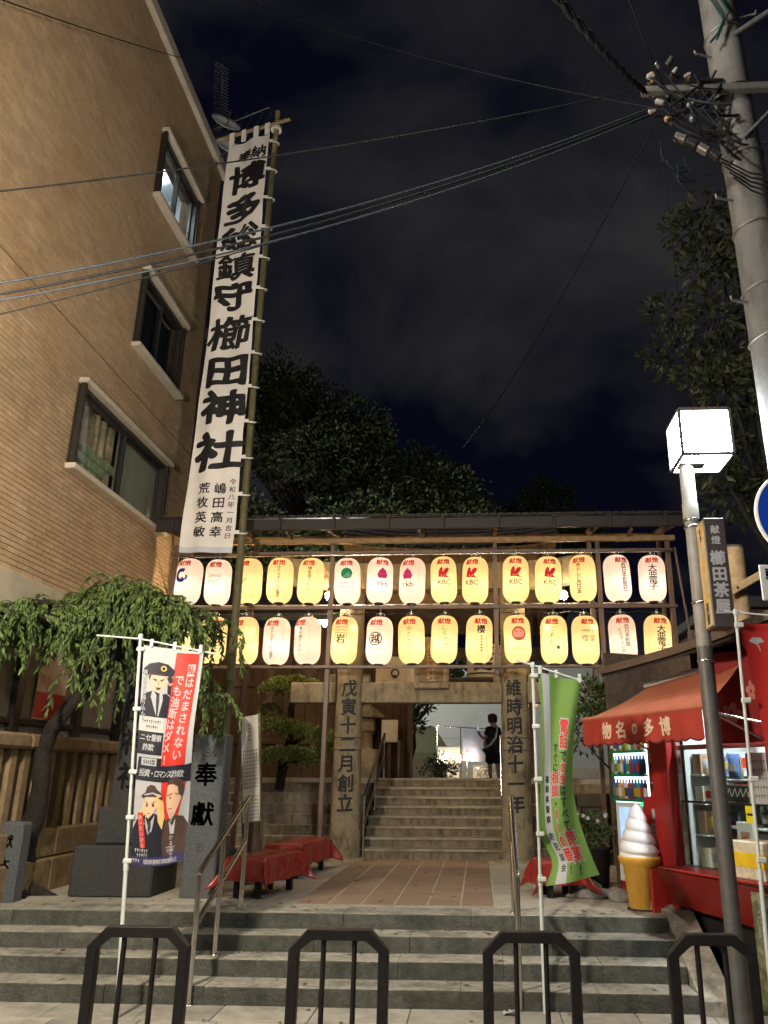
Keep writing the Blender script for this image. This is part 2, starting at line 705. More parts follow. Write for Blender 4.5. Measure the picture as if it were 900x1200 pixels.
# ------------------------------------------------------------------ shared materials
m_ink = mat('black_ink', (0.012, 0.011, 0.012), 0.6, 0)
m_red_ink = mat('red_ink', (0.55, 0.02, 0.02), 0.6, 0)
m_asphalt = mat('asphalt', (0.05, 0.05, 0.05), 0.85, 0.3, 20, 0.3, 120)
m_slab = mat('paving_slab_stone', (0.30, 0.285, 0.24), 0.8, 0.2, 7, 0.25, 60, stain=(0.10, 0.10, 0.09), sscale=2.5, samt=0.5, island=0.14)
m_darkjoint = mat('dark_joint', (0.07, 0.065, 0.055), 0.95, 0.3, 20)
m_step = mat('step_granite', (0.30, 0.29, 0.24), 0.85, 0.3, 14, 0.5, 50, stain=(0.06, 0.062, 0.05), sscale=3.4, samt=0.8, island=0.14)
m_riser = mat('grimy_shaded_granite', (0.085, 0.088, 0.074), 0.9, 0.35, 12, 0.7, 45, stain=(0.035, 0.04, 0.03), sscale=2.6, samt=0.75, island=0.16)  # riser faces: grime plus painted shade, darker than treads lit from above
m_terr = mat('terrace_stone', (0.36, 0.33, 0.27), 0.75, 0.16, 9, 0.2, 60, stain=(0.16, 0.14, 0.11), sscale=1.6, samt=0.5, island=0.12)
m_tile = mat('brown_terrace_tile', (0.25, 0.178, 0.125), 0.62, 0.14, 12, 0.15, 70, stain=(0.12, 0.08, 0.06), sscale=1.5, samt=0.4, island=0.09)
m_joint = mat('joint_mortar', (0.36, 0.33, 0.27), 0.9, 0.2, 12)
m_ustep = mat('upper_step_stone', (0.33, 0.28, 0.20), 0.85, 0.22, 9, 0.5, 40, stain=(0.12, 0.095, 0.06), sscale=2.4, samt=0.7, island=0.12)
m_uriser = mat('streaked_shaded_step_face', (0.19, 0.155, 0.105), 0.9, 0.3, 9, 0.6, 40, stain=(0.05, 0.04, 0.026), sscale=3.2, samt=0.85, island=0.14, streak=0.22)  # water streaks; base tone darkened against treads to stand in for riser shade
m_torii = mat('torii_stone', (0.215, 0.178, 0.115), 0.85, 0.22, 8, 0.5, 45, stain=(0.055, 0.042, 0.026), sscale=3.0, samt=0.85, streak=.35)
m_darkstone = mat('dark_monument_stone', (0.036, 0.039, 0.038), 0.7, 0.3, 30, 0.3, 90, stain=(0.05, 0.05, 0.045), sscale=2, samt=0.6)
m_greystone = mat('grey_pillar_stone', (0.085, 0.092, 0.096), 0.75, 0.35, 60, 0.3, 120, stain=(0.09, 0.09, 0.085), sscale=2, samt=0.5)
m_fence = mat('fence_stone', (0.22, 0.155, 0.082), 0.85, 0.25, 9, 0.4, 50, stain=(0.11, 0.075, 0.04), sscale=3, samt=0.8, island=0.1)
m_soil = mat('dark_soil', (0.045, 0.038, 0.028), 0.95, 0.5, 14, 0.8, 40)
m_steel = mat('stainless_steel', (0.62, 0.60, 0.56), 0.22, 0.08, 30, metal=1.0)
m_black_metal = mat('black_painted_metal', (0.011, 0.010, 0.010), 0.45, 0.3, 25, 0.08, 150, spec=0.3, stain=(0.03, 0.022, 0.016), sscale=5, samt=0.4)
m_brownsteel = mat('brown_painted_steel', (0.12, 0.075, 0.05), 0.45, 0.2, 20, spec=0.5)
m_darkwood = mat('dark_timber', (0.075, 0.05, 0.033), 0.75, 0.35, 10, 0.3, 50)
m_wood = mat('warm_timber', (0.30, 0.19, 0.09), 0.7, 0.3, 9, 0.3, 50)
m_white_plastic = mat('white_plastic', (0.56, 0.60, 0.57), 0.45, 0.05, 30)
m_bark = mat('dark_bark', (0.022, 0.018, 0.015), 0.95, 0.45, 18, 1.0, 45)
m_black = mat('matt_black', (0.012, 0.012, 0.013), 0.6, 0.2, 20)
m_glass = glassmat('window_glass')
# ================================================================== THE SETTING
g = MB().box(-300, 300, -300, 300, -0.5, -0.012)
struct(g.build('ground', m_asphalt))

# pavement with slabs in front of the steps
pav = struct(MB().box(-9, 6.5, 3.2, 7.118, -0.4, -0.008).build('pavement', m_darkjoint))
y = 7.112
ri = 0
while y > 4.4:
    d = 0.42
    x = -8.9 + (0.33 if ri % 2 else 0.0)
    while x < 6.3:
        w = rnd.choice((0.58, 0.66, 0.74))
        o = MB().box(x + 0.004, x + w - 0.004, y - d + 0.004, y - 0.004, -0.1, rnd.uniform(-0.002, 0.002), 0.004)
        o.build('paving_slab', m_slab, pav)
        x += w
    y -= d
    ri += 1

# front steps: four risers of long granite blocks
RZ = 0.525 / 4
fr_y = [7.12, 7.437, 7.754, 8.07]
fst = struct(MB().box(-9.0, 1.68, 7.2, 8.5, -0.4, 0.02).build('front_steps', m_darkjoint))
for i, yy in enumerate(fr_y):
    x = -8.8 + rnd.uniform(0, 0.7)
    x0 = -8.95
    back = yy + 0.42
    while x0 < 1.68:
        x1 = min(1.68, x0 + rnd.uniform(0.75, 1.25))
        if 1.68 - x1 < 0.3: x1 = 1.68
        dz = rnd.uniform(-0.0025, 0.0025)
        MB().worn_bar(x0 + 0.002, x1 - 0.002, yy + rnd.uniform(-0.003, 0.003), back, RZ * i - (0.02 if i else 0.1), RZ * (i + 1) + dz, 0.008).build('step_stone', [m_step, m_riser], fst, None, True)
        x0 = x1

# sloped side wall right of the steps, and the ground of the shop beside them
sw = MB().prism([(7.05, -0.1), (7.05, 0.10), (7.25, 0.16), (8.2, 0.56), (8.6, 0.56), (8.6, -0.1)], 1.69, 1.95, 'x')
tag(sw.build('stair_cheek_wall', m_step, None, (1.8, 7.6, 0), True), 'sloped grey stone cheek wall closing the right end of the front steps', 'wall')

# terrace between the two flights
ter = struct(MB().box(-9, 7, 8.44, 13.05, -0.4, 0.5205).build('terrace', m_joint))
MB().box(1.95, 7, 7.6, 8.44, -0.4, 0.0).build('terrace_edge', m_step, ter)
tx0, tx1, ty0, ty1 = -1.86, 0.13, 8.62, 12.96
nx, ny = 6, 13
pw, pd = (tx1 - tx0) / nx, (ty1 - ty0) / ny
for i in range(nx):
    for j in range(ny):
        MB().box(tx0 + pw * i + 0.009, tx0 + pw * (i + 1) - 0.009, ty0 + pd * j + 0.002, ty0 + pd * (j + 1) - 0.002, 0.45, 0.5235 + rnd.uniform(-.0008, .0008), 0.003).build('terrace_tile', m_tile, ter)


def slabs(x0, x1, y0, y1, sx, sy):
    cx = max(1, round((x1 - x0) / sx))
    cy = max(1, round((y1 - y0) / sy))
    for j in range(cy):
        for i in range(cx):
            a, b = (x1 - x0) / cx, (y1 - y0) / cy
            MB().box(x0 + a * i + 0.002, x0 + a * (i + 1) - 0.002, y0 + b * j + 0.002, y0 + b * (j + 1) - 0.002, 0.44, 0.525 + rnd.uniform(-.0008, .0008), 0.003).build('border_slab', m_terr, ter)


slabs(-1.86, 0.13, 8.49, 8.62, 0.8, 0.2)
slabs(-2.3, -1.86, 8.49, 12.96, 0.44, 0.9)
slabs(0.13, 0.6, 8.49, 12.96, 0.5, 0.9)
slabs(-4.9, -2.3, 8.49, 12.96, 1.3, 1.1)
slabs(0.6, 3.2, 8.49, 12.96, 1.3, 1.1)

# upper flight: seven risers
US = 0.144375
UPI = [1 if q_ == 2 else 0 for q_ in range(26)]
ust = struct(MB().box(-3.4, 1.4, 13.35, 15.4, 0.4, 0.66).build('upper_steps', m_darkjoint))
for i in range(8):
    y0 = 13.0 + 0.28 * i
    x0 = -1.84
    while x0 < 0.62:
        x1 = min(0.62, x0 + rnd.uniform(0.7, 1.2))
        if 0.62 - x1 < 0.3: x1 = 0.62
        dy_, zt_ = rnd.uniform(-0.005, 0.005), 0.525 + US * (i + 1) + rnd.uniform(-.003, .003)
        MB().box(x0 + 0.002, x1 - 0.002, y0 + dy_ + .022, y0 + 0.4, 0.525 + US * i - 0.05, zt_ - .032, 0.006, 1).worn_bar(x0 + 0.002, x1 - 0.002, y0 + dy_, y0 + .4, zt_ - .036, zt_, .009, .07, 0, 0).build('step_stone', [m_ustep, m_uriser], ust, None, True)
        x0 = x1
# coursed stone bank left and right of the flight
for (xa, xb, n, ya) in ((-4.7, -1.86, 7, 13.06), (0.64, 4.5, 7, 13.2)):
    for i in range(n):
        x0 = xa
        while x0 < xb:
            x1 = min(xb, x0 + rnd.uniform(0.35, 0.62))
            if xb - x1 < 0.2: x1 = xb
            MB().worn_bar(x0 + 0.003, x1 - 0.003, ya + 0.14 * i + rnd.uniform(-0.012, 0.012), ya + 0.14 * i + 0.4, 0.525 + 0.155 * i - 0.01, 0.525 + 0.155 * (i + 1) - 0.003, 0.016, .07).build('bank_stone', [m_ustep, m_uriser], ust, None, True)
            x0 = x1
struct(MB().box(-40, 40, 15.3, 17.6, 0.0, 1.68).box(-40, 40, 17.602, 60, 0.0, 1.42).build('shrine_court', m_terr))
struct(MB().box(-9, -1.9, 14.1, 15.3, 0.3, 1.60).build('planting_bank', m_soil))
struct(MB().box(0.75, 9, 14.2, 15.3, 0.3, 1.60).build('planting_bank', m_soil))
MB().box(-6.5, -5.0, 8.2, 13.3, 0.3, 0.515).build('planting_bed', m_soil)
bpy.data.objects['planting_bed']['kind'] = 'structure'

# ================================================================== BRICK BUILDING (left)
XW = -5.3
m_brick = mat('brown_facing_brick', (0.41, 0.29, 0.172), 0.55, 0.12, 5, 0.25, 60, spec=0.4, stain=(0.30, 0.17, 0.075), sscale=0.9, samt=0.5, island=0.12)
m_mortar = mat('dark_mortar', (0.105, 0.066, 0.036), 0.9, 0.2, 12)
m_cream = mat('cream_concrete', (0.52, 0.46, 0.36), 0.7, 0.12, 6, 0.15, 50, stain=(0.30, 0.25, 0.18), sscale=2, samt=0.4)
m_bronze = mat('bronze_window_frame', (0.06, 0.055, 0.05), 0.35, 0.15, 20, metal=0.6)
m_beige_wall = mat('beige_plaster', (0.40, 0.35, 0.25), 0.85, 0.15, 3, 0.15, 40, stain=(0.24, 0.2, 0.14), sscale=1.0, samt=0.5)
m_dull_wall = mat('brown_grey_wall', (0.19, 0.165, 0.125), 0.8, 0.2, 3, 0.1, 40)
bb = thing('brick_building', 'tall brown brick building with three bronze framed windows beside the white banner', 'building', (XW, 11, 0))
ZB, ZT, YA, YB = 3.86, 13.72, 4.6, 13.45
core = MB()
WIN = [(9.32, 12.34, 5.56, 6.72), (10.62, 12.36, 8.1, 9.42), (10.62, 12.34, 10.92, 12.2)]
# wall core built as a grid around the window openings
ys = sorted({YA, YB} | {w[0] for w in WIN} | {w[1] for w in WIN})
zs = sorted({ZB - 0.35, ZT} | {w[2] for w in WIN} | {w[3] for w in WIN})
for a, b in zip(ys[:-1], ys[1:]):
    for c, d in zip(zs[:-1], zs[1:]):
        if any(w[0] <= (a + b) / 2 <= w[1] and w[2] <= (c + d) / 2 <= w[3] for w in WIN): continue
        core.box(XW - 0.3, XW, a, b, c, d)
core.box(XW - 9, XW - 0.3, YB - 0.3, YB, 0.3, ZT)
core.box(XW - 9, XW - 1.7, YA, YB - 0.3, ZT - 0.3, ZT)
core.build('wall', m_mortar, bb)
BW, BH, JT = 0.235, 0.067, 0.0095
cand = []
zc, row = ZB + 0.004, 0
while zc + BH < ZT:
    yc = YA - (BW / 2 if row % 2 else 0)
    while yc < YB:
        a, b = yc, yc + BW - JT
        z0, z1 = zc, zc + BH - JT
        segs = [(max(a, YA), min(b, YB))]
        for w in WIN:
            if z1 > w[2] - 0.0 and z0 < w[3] + 0.0:
                ns = []
                for s in segs:
                    if s[1] <= w[0] - 0.06 or s[0] >= w[1] + 0.06:
                        ns.append(s)
                    else:
                        if s[0] < w[0] - 0.06: ns.append((s[0], w[0] - 0.06))
                        if s[1] > w[1] + 0.06: ns.append((w[1] + 0.06, s[1]))
                segs = ns
        for s in segs:
            if s[1] - s[0] > 0.02:
                cand.append((s[0], s[1], z0, z1))
        yc += BW
    zc += BH
    row += 1
bpy.context.view_layer.update()


def brick_size(c):
    q = world_to_camera_view(scene, camo, Vector((XW, (c[0] + c[1]) / 2, (c[2] + c[3]) / 2)))
    if not (0.0 < q.x < 1 and 0 < q.y < 1): return -1
    q2 = world_to_camera_view(scene, camo, Vector((XW, c[1], c[2])))
    q1 = world_to_camera_view(scene, camo, Vector((XW, c[0], c[2])))
    return math.hypot((q2.x - q1.x) * 768, (q2.y - q1.y) * 1024) * (BH if c[1] - c[0] > 0.2 else 0.01) * 100 / q.z


cand.sort(key=brick_size, reverse=True)


def brickgeo(mb, c, org=None):
    j = rnd.uniform(-0.0015, 0.0015)
    x1 = XW + 0.008 + j
    a, b, z0, z1 = c
    mb.add([(XW - .002, a, z0), (XW - .002, b, z0), (XW - .002, b, z1), (XW - .002, a, z1), (x1, a + .001, z0 + .001), (x1, b - .001, z0 + .001), (x1, b - .001, z1 - .001), (x1, a + .001, z1 - .001)],
           [(4, 5, 6, 7), (0, 1, 5, 4), (1, 2, 6, 5), (2, 3, 7, 6), (3, 0, 4, 7)])


unit = None
for c in cand[:290]:
    if c[1] - c[0] > BW - JT - 1e-4:
        if unit is None:
            mb = MB()
            brickgeo(mb, (0, BW - JT, 0, BH - JT))
            unit = mb.build('brick', m_brick, None)
            me0 = unit.data
            me0.transform(Matrix.Translation((-XW, 0, 0)))
            bpy.data.objects.remove(unit)
        o = bpy.data.objects.new('brick', me0)
        COL.objects.link(o)
        o.parent = bb
        o.location = Vector((XW + rnd.uniform(-0.001, 0.001), c[0], c[2])) - ORG[bb.name]
    else:
        mb = MB()
        brickgeo(mb, c)
        mb.build('brick', m_brick, bb)
rest = MB()
for c in cand[290:]:
    brickgeo(rest, c)
tag(rest.build('brick_facing', m_brick, bb), kind='stuff')

cop = MB().box(XW - 0.4, XW + 0.10, YA, YB + 0.10, ZT + 0.002, ZT + 0.26, 0.02).box(XW - 9, XW - 0.4, YB - 0.3, YB + 0.10, ZT + 0.003, ZT + 0.255, 0.02)
cop.build('parapet_coping', m_cream, bb)
MB().box(XW - 0.02, XW + 0.012, YA, YB, 7.35, 7.362).build('wall_line', m_mortar, bb)  # thin dark line running along the brick face

m_blind = mat('drawn_beige_blind', (0.46, 0.39, 0.28), 0.8, 0.06, 3)
m_curtain = mat('brown_curtain', (0.52, 0.35, 0.19), 0.9, 0.4, 5, stain=(0.10, 0.07, 0.05), sscale=4, samt=0.8)
m_room = mat('room_white', (0.7, 0.72, 0.74), 0.8, 0.05, 3)
m_tube = mat('fluorescent_tube', (0.9, 0.95, 1), 0.5, 0, emit=(0.85, 0.93, 1.0), es=70.0)
m_greenglass = mat('green_shelf', (0.34, 0.37, 0.20), 0.5, 0.3, 9)
m_darkroom = mat('dark_room', (0.02, 0.019, 0.018), 0.8, 0.1, 4)
for k, w in enumerate(WIN):
    a, b, c, d = w
    fr = MB()
    t = 0.06
    X0, X1 = XW - 0.10, XW + 0.035
    fr.box(X0, X1, a, a + t, c, d).box(X0, X1, b - t, b, c, d).box(X0, X1, a + t, b - t, c, c + t).box(X0, X1, a + t, b - t, d - t, d)
    wf = fr.build('window', m_bronze, bb)
    mid = (a + b) / 2
    for s, (u0, u1, xo) in enumerate(((a + t, mid + 0.02, 0.0), (mid - 0.02, b - t, -0.045))):
        sf = MB()
        q = 0.04
        xx0, xx1 = XW - 0.045 + xo, XW - 0.005 + xo
        sf.box(xx0, xx1, u0, u0 + q, c + t, d - t).box(xx0, xx1, u1 - q, u1, c + t, d - t).box(xx0, xx1, u0 + q, u1 - q, c + t, c + t + q).box(xx0, xx1, u0 + q, u1 - q, d - t - q, d - t)
        sf.build('sash', m_bronze, wf)
        MB().box(xx0 + 0.015, xx0 + 0.021, u0 + q, u1 - q, c + t + q, d - t - q).build('pane', m_glass, wf)
    # hood and sill
    MB().box(XW - 0.05, XW + 0.14, a - 0.06, b + 0.05, d + 0.002, d + 0.075, 0.01).build('hood', m_cream, wf)
    MB().box(XW - 0.05, XW + 0.15, a - 0.08, b + 0.06, c - 0.08, c - 0.002, 0.012).build('sill', m_cream, wf)
    MB().box(XW + 0.036, XW + 0.10, a - 0.045, a + 0.012, c, d).build('guide_rail', m_bronze, wf)
    MB().box(XW + 0.036, XW + 0.07, b - 0.02, b + 0.03, c, d).build('guide_rail', m_bronze, wf)
    rm = MB()
    dpt = 1.3
    rm.box(XW - dpt - 0.05, XW - dpt, a - 0.3, b + 0.3, c - 0.3, d + 0.3).box(XW - dpt, XW - 0.3, a - 0.3, b + 0.3, d + 0.25, d + 0.3).box(XW - dpt, XW - 0.3, a - 0.3, b + 0.3, c - 0.3, c - 0.25).box(XW - dpt, XW - 0.3, a - 0.35, a - 0.3, c - 0.3, d + 0.3).box(XW - dpt, XW - 0.3, b + 0.3, b + 0.35, c - 0.3, d + 0.3)
    rm.build('room', m_room if k == 2 else m_darkroom, bb)
    if k == 2:
        MB().tube([(XW - 0.6, 10.85, d + 0.16), (XW - 0.6, 12.0, d + 0.16)], 0.03, 8).build('tube_lamp', m_tube, bb)
    if k == 0:
        def fold(u, v):
            return (XW - 0.16 + 0.02 * math.sin(u * 26) + 0.012 * math.sin(u * 61), u, v)
        MB().sheet(fold, [a + 0.05 + i * 0.02 for i in range(int((mid - a - 0.05) / 0.02) + 1)], [c + 0.05, d - 0.05]).build('curtain', m_curtain, bb)
        MB().box(XW - 0.13, XW - 0.125, mid, b - 0.05, c + 0.03, d - 0.03).build('blind', m_blind, bb)
        sh = MB()
        for i in range(4):
            for j in range(3):
                if i + (2 - j) < 4:
                    sh.box(XW - 0.14, XW - 0.115, mid - 1.05 + i * 0.27, mid - 0.81 + i * 0.27, c + 0.1 + j * 0.15, c + 0.23 + j * 0.15)
        tag(sh.build('stored_carton', m_greenglass, bb), kind='stuff')
    if k == 1:
        MB().box(XW - 0.2, XW - 0.19, a, b, c, d).build('blind', m_darkroom, bb)
# shuttered bays just round the far corner
for z0, z1 in ((5.75, 6.95), (7.95, 9.2), (10.1, 11.35)):
    MB().box(XW - 0.5, XW + 0.16, YB + 0.002, YB + 0.45, z0, z1, 0.02).box(XW + 0.161, XW + 0.18, YB + 0.05, YB + 0.4, z0 + 0.06, z1 - 0.06).build('corner_bay', m_black_metal, bb)
# ground floor
MB().box(XW - 0.3, XW + 0.22, YA, YB + 0.05, 3.42, ZB - 0.002, 0.02).build('plaster_band', m_beige_wall, bb)
gf = MB().box(XW - 0.3, XW - 0.02, YA, YB, 0.3, 3.42)
gf.build('ground_floor_wall', m_dull_wall, bb)
for yy in (7.2, 8.95, 10.4, 11.6, 12.8):
    MB().box(XW - 0.02, XW + 0.06, yy, yy + 0.14, 0.3, 3.42).build('pilaster', m_bronze, bb)
MB().box(XW - 0.02, XW + 0.03, YA, YB, 2.28, 2.34).build('rail', m_bronze, bb)
# conduit and corner flashing on the brick face (small wear)
MB().tube([(XW + 0.03, 13.38, 3.9), (XW + 0.03, 13.38, 13.6)], 0.02, 6).build('downpipe', m_bronze, bb)

pl = thing('wall_poster', 'pale poster with a red printed foot on the wall behind the weeping tree', 'poster', (XW + 0.05, 9.75, 2.35))
MB().box(XW + 0.0, XW + 0.012, 9.42, 10.12, 2.36, 3.2).build('sheet', mat('poster_paper', (0.62, 0.50, 0.38), 0.6, 0.25, 4, stain=(0.4, 0.1, 0.06), sscale=3, samt=0.8), pl)
MB().box(XW + 0.012, XW + 0.016, 9.43, 10.11, 2.37, 2.68).build('printed_foot', mat('poster_red', (0.42, 0.03, 0.025), 0.5, 0.2, 6), pl)

# rooftop things
def dish(loc, label):
    t = thing('satellite_dish', label, 'satellite dish', loc, 'satellite dishes on the brick building')
    M = Matrix.Translation(loc) @ Matrix.Rotation(R(35), 4, 'Z') @ Matrix.Rotation(R(62), 4, 'X')
    MB(M).lathe([(0.0, 0.0), (0.12, 0.012), (0.24, 0.05), (0.30, 0.085), (0.295, 0.095), (0.23, 0.062), (0.11, 0.022), (0.0, 0.01)], n=24).build('reflector', mat('dish_grey', (0.55, 0.55, 0.54), 0.5, 0.1, 8), t)
    MB(M).tube([(0, -0.26, 0.06), (0, -0.1, 0.32)], 0.012, 6).obox((0, -0.09, 0.33), (0.06, 0.06, 0.09), None, 0.01).build('feed_arm', m_bronze, t)
    MB().tube([loc, (loc[0] - 0.18, loc[1] + 0.05, loc[2] - 0.1), (loc[0] - 0.25, loc[1] + 0.05, loc[2] - 0.32)], 0.02, 6).build('mast', m_bronze, t)


dish((XW + 0.22, 12.75, 14.42), 'upper white satellite dish on the corner of the brick building roof')
dish((XW + 0.28, 12.95, 13.98), 'lower white satellite dish just above the brick parapet corner')
an = thing('tv_antenna', 'lattice of thin television antenna rods on a mast above the brick roof', 'antenna', (-5.75, 14.0, 13.6))
m_alu = mat('weathered_aluminium', (0.20, 0.195, 0.19), 0.45, 0.2, 20, metal=0.7)
MB().tube([(-5.75, 14.0, 13.6), (-5.75, 14.0, 17.0)], 0.025, 6).build('mast', m_alu, an)
MB().box(-5.9, -5.6, 13.3, 14.15, 13.3, 13.6).build('mast_foot', m_cream, an)
bo = MB().tube([(-5.66, 13.9, 15.75), (-5.8, 14.0, 17.5)], 0.02, 6)
for i in range(17):
    z = 15.85 + i * 0.095
    xx = -5.66 - 0.14 * (z - 15.75) / 1.75
    bo.tube([(xx - 0.13, 13.8, z + 0.02), (xx + 0.13, 14.05, z - 0.02)], 0.009, 4)
bo.build('boom', m_alu, an)
b2 = MB().tube([(-5.9, 14, 15.55), (-4.45, 13.6, 15.75)], 0.016, 6)
for i in range(7):
    xx = -5.8 + i * 0.2
    b2.tube([(xx - 0.12, 13.95, 15.28 + i * .025), (xx + 0.12, 13.95, 15.9 + i * .025)], 0.008, 4)
b2.build('cross_boom', m_alu, an)

# ================================================================== STONE FENCE
sf = thing('stone_fence', 'weathered stone fence of upright posts under a coping beside the brick building', 'fence', (-4.95, 9.6, 0.5))
x0 = 7.0
while x0 < 11.9:
    x1 = x0 + rnd.uniform(0.9, 1.3)
    MB().box(-5.12, -4.74, x0 + 0.003, x1 - 0.003, 0.5, 0.86, 0.02).build('base_stone', m_fence, sf)
    MB().box(-5.08, -4.78, x0 + 0.103, x1 + 0.097, 0.862, 1.16, 0.02).build('base_stone', m_fence, sf)
    x0 = x1
k = 0
yy = 7.05
while yy < 11.9:
    MB().box(-4.99 + rnd.uniform(-.01, .01), -4.86, yy, yy + 0.13, 1.15, 2.0, 0.012).build('fence_post', m_fence, sf)
    yy += 0.265
x0 = 7.0
while x0 < 11.9:
    x1 = x0 + 1.62
    MB().box(-5.06, -4.79, x0 + 0.003, x1 - 0.003, 1.99, 2.15, 0.03).build('coping_stone', m_fence, sf)
    x0 = x1

# fallen leaves and grit on the steps, terrace and pavement
rl_ = random.Random(31)
fl = MB()
for q in range(230):
    if q < 90:
        i_ = rl_.randrange(4)
        x, y, z = rl_.uniform(-4.6, 1.6), fr_y[i_] + rl_.choice((rl_.uniform(.05, .28), rl_.uniform(.25, .30))), RZ * (i_ + 1) + .004
    elif q < 150:
        x, y, z = rl_.uniform(-5, 2), rl_.uniform(5.3, 7.1), .005
    else:
        x, y, z = rl_.uniform(-4.6, 1.5) if q % 2 else rl_.uniform(-4.6, -2.4), rl_.uniform(8.5, 12), .529
    a = rl_.uniform(0, 6.3)
    l_, w_ = rl_.uniform(.018, .05), rl_.uniform(.008, .02)
    c_, s_ = math.cos(a), math.sin(a)
    fl.add([(x - c_ * l_, y - s_ * l_, z), (x + s_ * w_, y - c_ * w_, z + .006), (x + c_ * l_, y + s_ * l_, z + .003), (x - s_ * w_, y + c_ * w_, z + .008)], [(0, 1, 2), (0, 2, 3)])
tag(fl.build('fallen_leaves', mat('dead_leaf', (0.10, 0.065, 0.03), .8, .5, 30, island=.5)), 'scattered dry fallen leaves on the steps and the terrace', 'leaves', None, 'stuff')
# ================================================================== LANTERN RACK
YR = 12.3
rk = thing('lantern_rack', 'roofed brown steel rack carrying two rows of glowing paper lanterns across the shrine approach', 'lantern rack', (-0.9, YR, 0.5))
m_corr = mat('rack_roof_sheet', (0.024, 0.019, 0.016), 0.55, 0.25, 8, 0.1, 40)
# roof: ribbed sheet sloping to the back, timber fascia and eave boards
rf = MB()
nrib = 66
xa, xb = -5.12, 3.25
for i in range(nrib):
    u0 = xa + (xb - xa) * i / nrib
    u1 = xa + (xb - xa) * (i + 0.86) / nrib
    rf.add([(u0, 11.75, 5.60), (u1, 11.75, 5.60), (u1, 13.2, 5.86), (u0, 13.2, 5.86), (u0, 11.75, 5.625), (u1, 11.75, 5.625), (u1, 13.2, 5.885), (u0, 13.2, 5.885)],
           [(0, 3, 2, 1), (4, 5, 6, 7), (0, 1, 5, 4), (1, 2, 6, 5), (2, 3, 7, 6), (3, 0, 4, 7)])
rf.add([(xa, 11.77, 5.585), (xb, 11.77, 5.585), (xb, 13.18, 5.845), (xa, 13.18, 5.845), (xa, 11.77, 5.60), (xb, 11.77, 5.60), (xb, 13.18, 5.86), (xa, 13.18, 5.86)],
       [(0, 3, 2, 1), (4, 5, 6, 7), (0, 1, 5, 4), (1, 2, 6, 5), (2, 3, 7, 6), (3, 0, 4, 7)])
tag(rf.build('roof', m_corr, rk), kind='stuff')
MB().box(xa + 0.02, xb - 0.02, 11.80, 11.86, 5.40, 5.575, 0.006).build('fascia_board', m_corr, rk)
for i in range(10):
    x = xa + .3 + i * .86
    MB().box(x - .02, x + .02, 11.76, 11.80, 5.39, 5.60, .004).build('fascia_bracket', m_corr, rk)
MB().box(xa + 0.3, xb - 0.1, 12.24, 12.32, 5.30, 5.385, 0.01).build('front_beam', m_wood, rk)
MB().box(xa + 0.3, xb - 0.1, 12.9, 12.98, 5.52, 5.62, 0.01).build('rear_beam', m_wood, rk)
for x in (-4.9, -3.85, -2.33, -0.9, 0.3, 1.86, 3.02):
    MB().obox((x, 12.45, 5.535), (0.07, 1.25, 0.09), Matrix.Rotation(R(10.2), 3, 'X'), 0.006).build('rafter', m_darkwood, rk)
for x in (-4.95, -3.62, -2.34, 0.29, 1.80, 1.93, 3.04):
    z0 = 0.525
    if x == 0.29: z0 = 3.2
    MB().box(x - 0.035, x + 0.035, YR + 0.02, YR + 0.09, z0, 5.32, 0.006).build('post', m_brownsteel, rk)
for z in (5.13, 4.225, 3.30):
    MB().box(-5.0, 3.1, YR - 0.03, YR + 0.018, z, z + 0.045, 0.005).build('rail', m_brownsteel, rk)
MB().tube([(-5.0, YR - 0.05, 5.09), (3.1, YR - 0.05, 5.115)], 0.012, 6).tube([(-5.0, YR + 0.06, 4.30), (3.1, YR + 0.06, 4.31)], 0.016, 6).build('pipe', m_steel, rk)
for x in (-4.95, -2.34, 1.86, 3.04):
    MB().tube([(x, 12.4, 4.2), (x, 13.3, 3.0)], 0.02, 6).tube([(x, 12.4, 5.1), (x, 13.1, 4.5)], 0.018, 6).build('brace', m_brownsteel, rk)
for x in (3.2,):
    MB().tube([(x - 0.05, 12.34, 5.2), (x + 0.12, 12.34, 3.1)], 0.022, 6).build('stay_rod', m_brownsteel, rk)
for x in (-0.9, 2.4, -3.0):
    MB().box(x - 0.02, x + 0.02, 11.87, 12.24, 5.36, 5.40).build('bracket', m_brownsteel, rk)
# back leg of the rack
for x in (-4.95, 3.04):
    MB().box(x - 0.03, x + 0.03, 12.9, 12.96, 0.525, 5.55, 0.006).build('rear_post', m_brownsteel, rk)
wire = MB()
pts = []
for i in range(60):
    x = -4.9 + i * 0.135
    pts.append((x, YR + 0.075, 4.19 - 0.035 * abs(math.sin(i * 0.8))))
wire.tube(pts, 0.007, 5)
wire.build('light_wire', m_black, rk)

# ------------------------------------------------------------------ paper lanterns
p_yel = papermat('yellow_lantern_paper', (1.0, 0.91, 0.64), 0.24, (1.0, .66, .30))
p_wht = papermat('white_lantern_paper', (1.0, 0.90, 0.80), 0.27, (1.0, .72, .54))
p_dim = papermat('dim_lantern_paper', (1.0, 0.86, 0.74), 0.24, (1.0, .70, .52))
m_cap = mat('lantern_cap', (0.03, 0.02, 0.015), 0.5, 0.1, 30)
m_seam = mat('lantern_seam', (0.23, 0.18, 0.10), 0.8, 0)
m_lgrey = mat('grey_ink', (0.12, 0.105, 0.08), 0.7, 0)
m_pink = mat('pink_ink', (0.62, 0.02, 0.16), 0.6, 0)
m_green_ink = mat('green_ink', (0.01, 0.26, 0.11), 0.6, 0)
m_blue_ink = mat('blue_ink', (0.02, 0.04, 0.30), 0.6, 0)
m_orange_ink = mat('orange_ink', (0.75, 0.22, 0.03), 0.6, 0)
m_redl = mat('lantern_red_ink', (0.70, 0.015, 0.012), 0.6, 0)
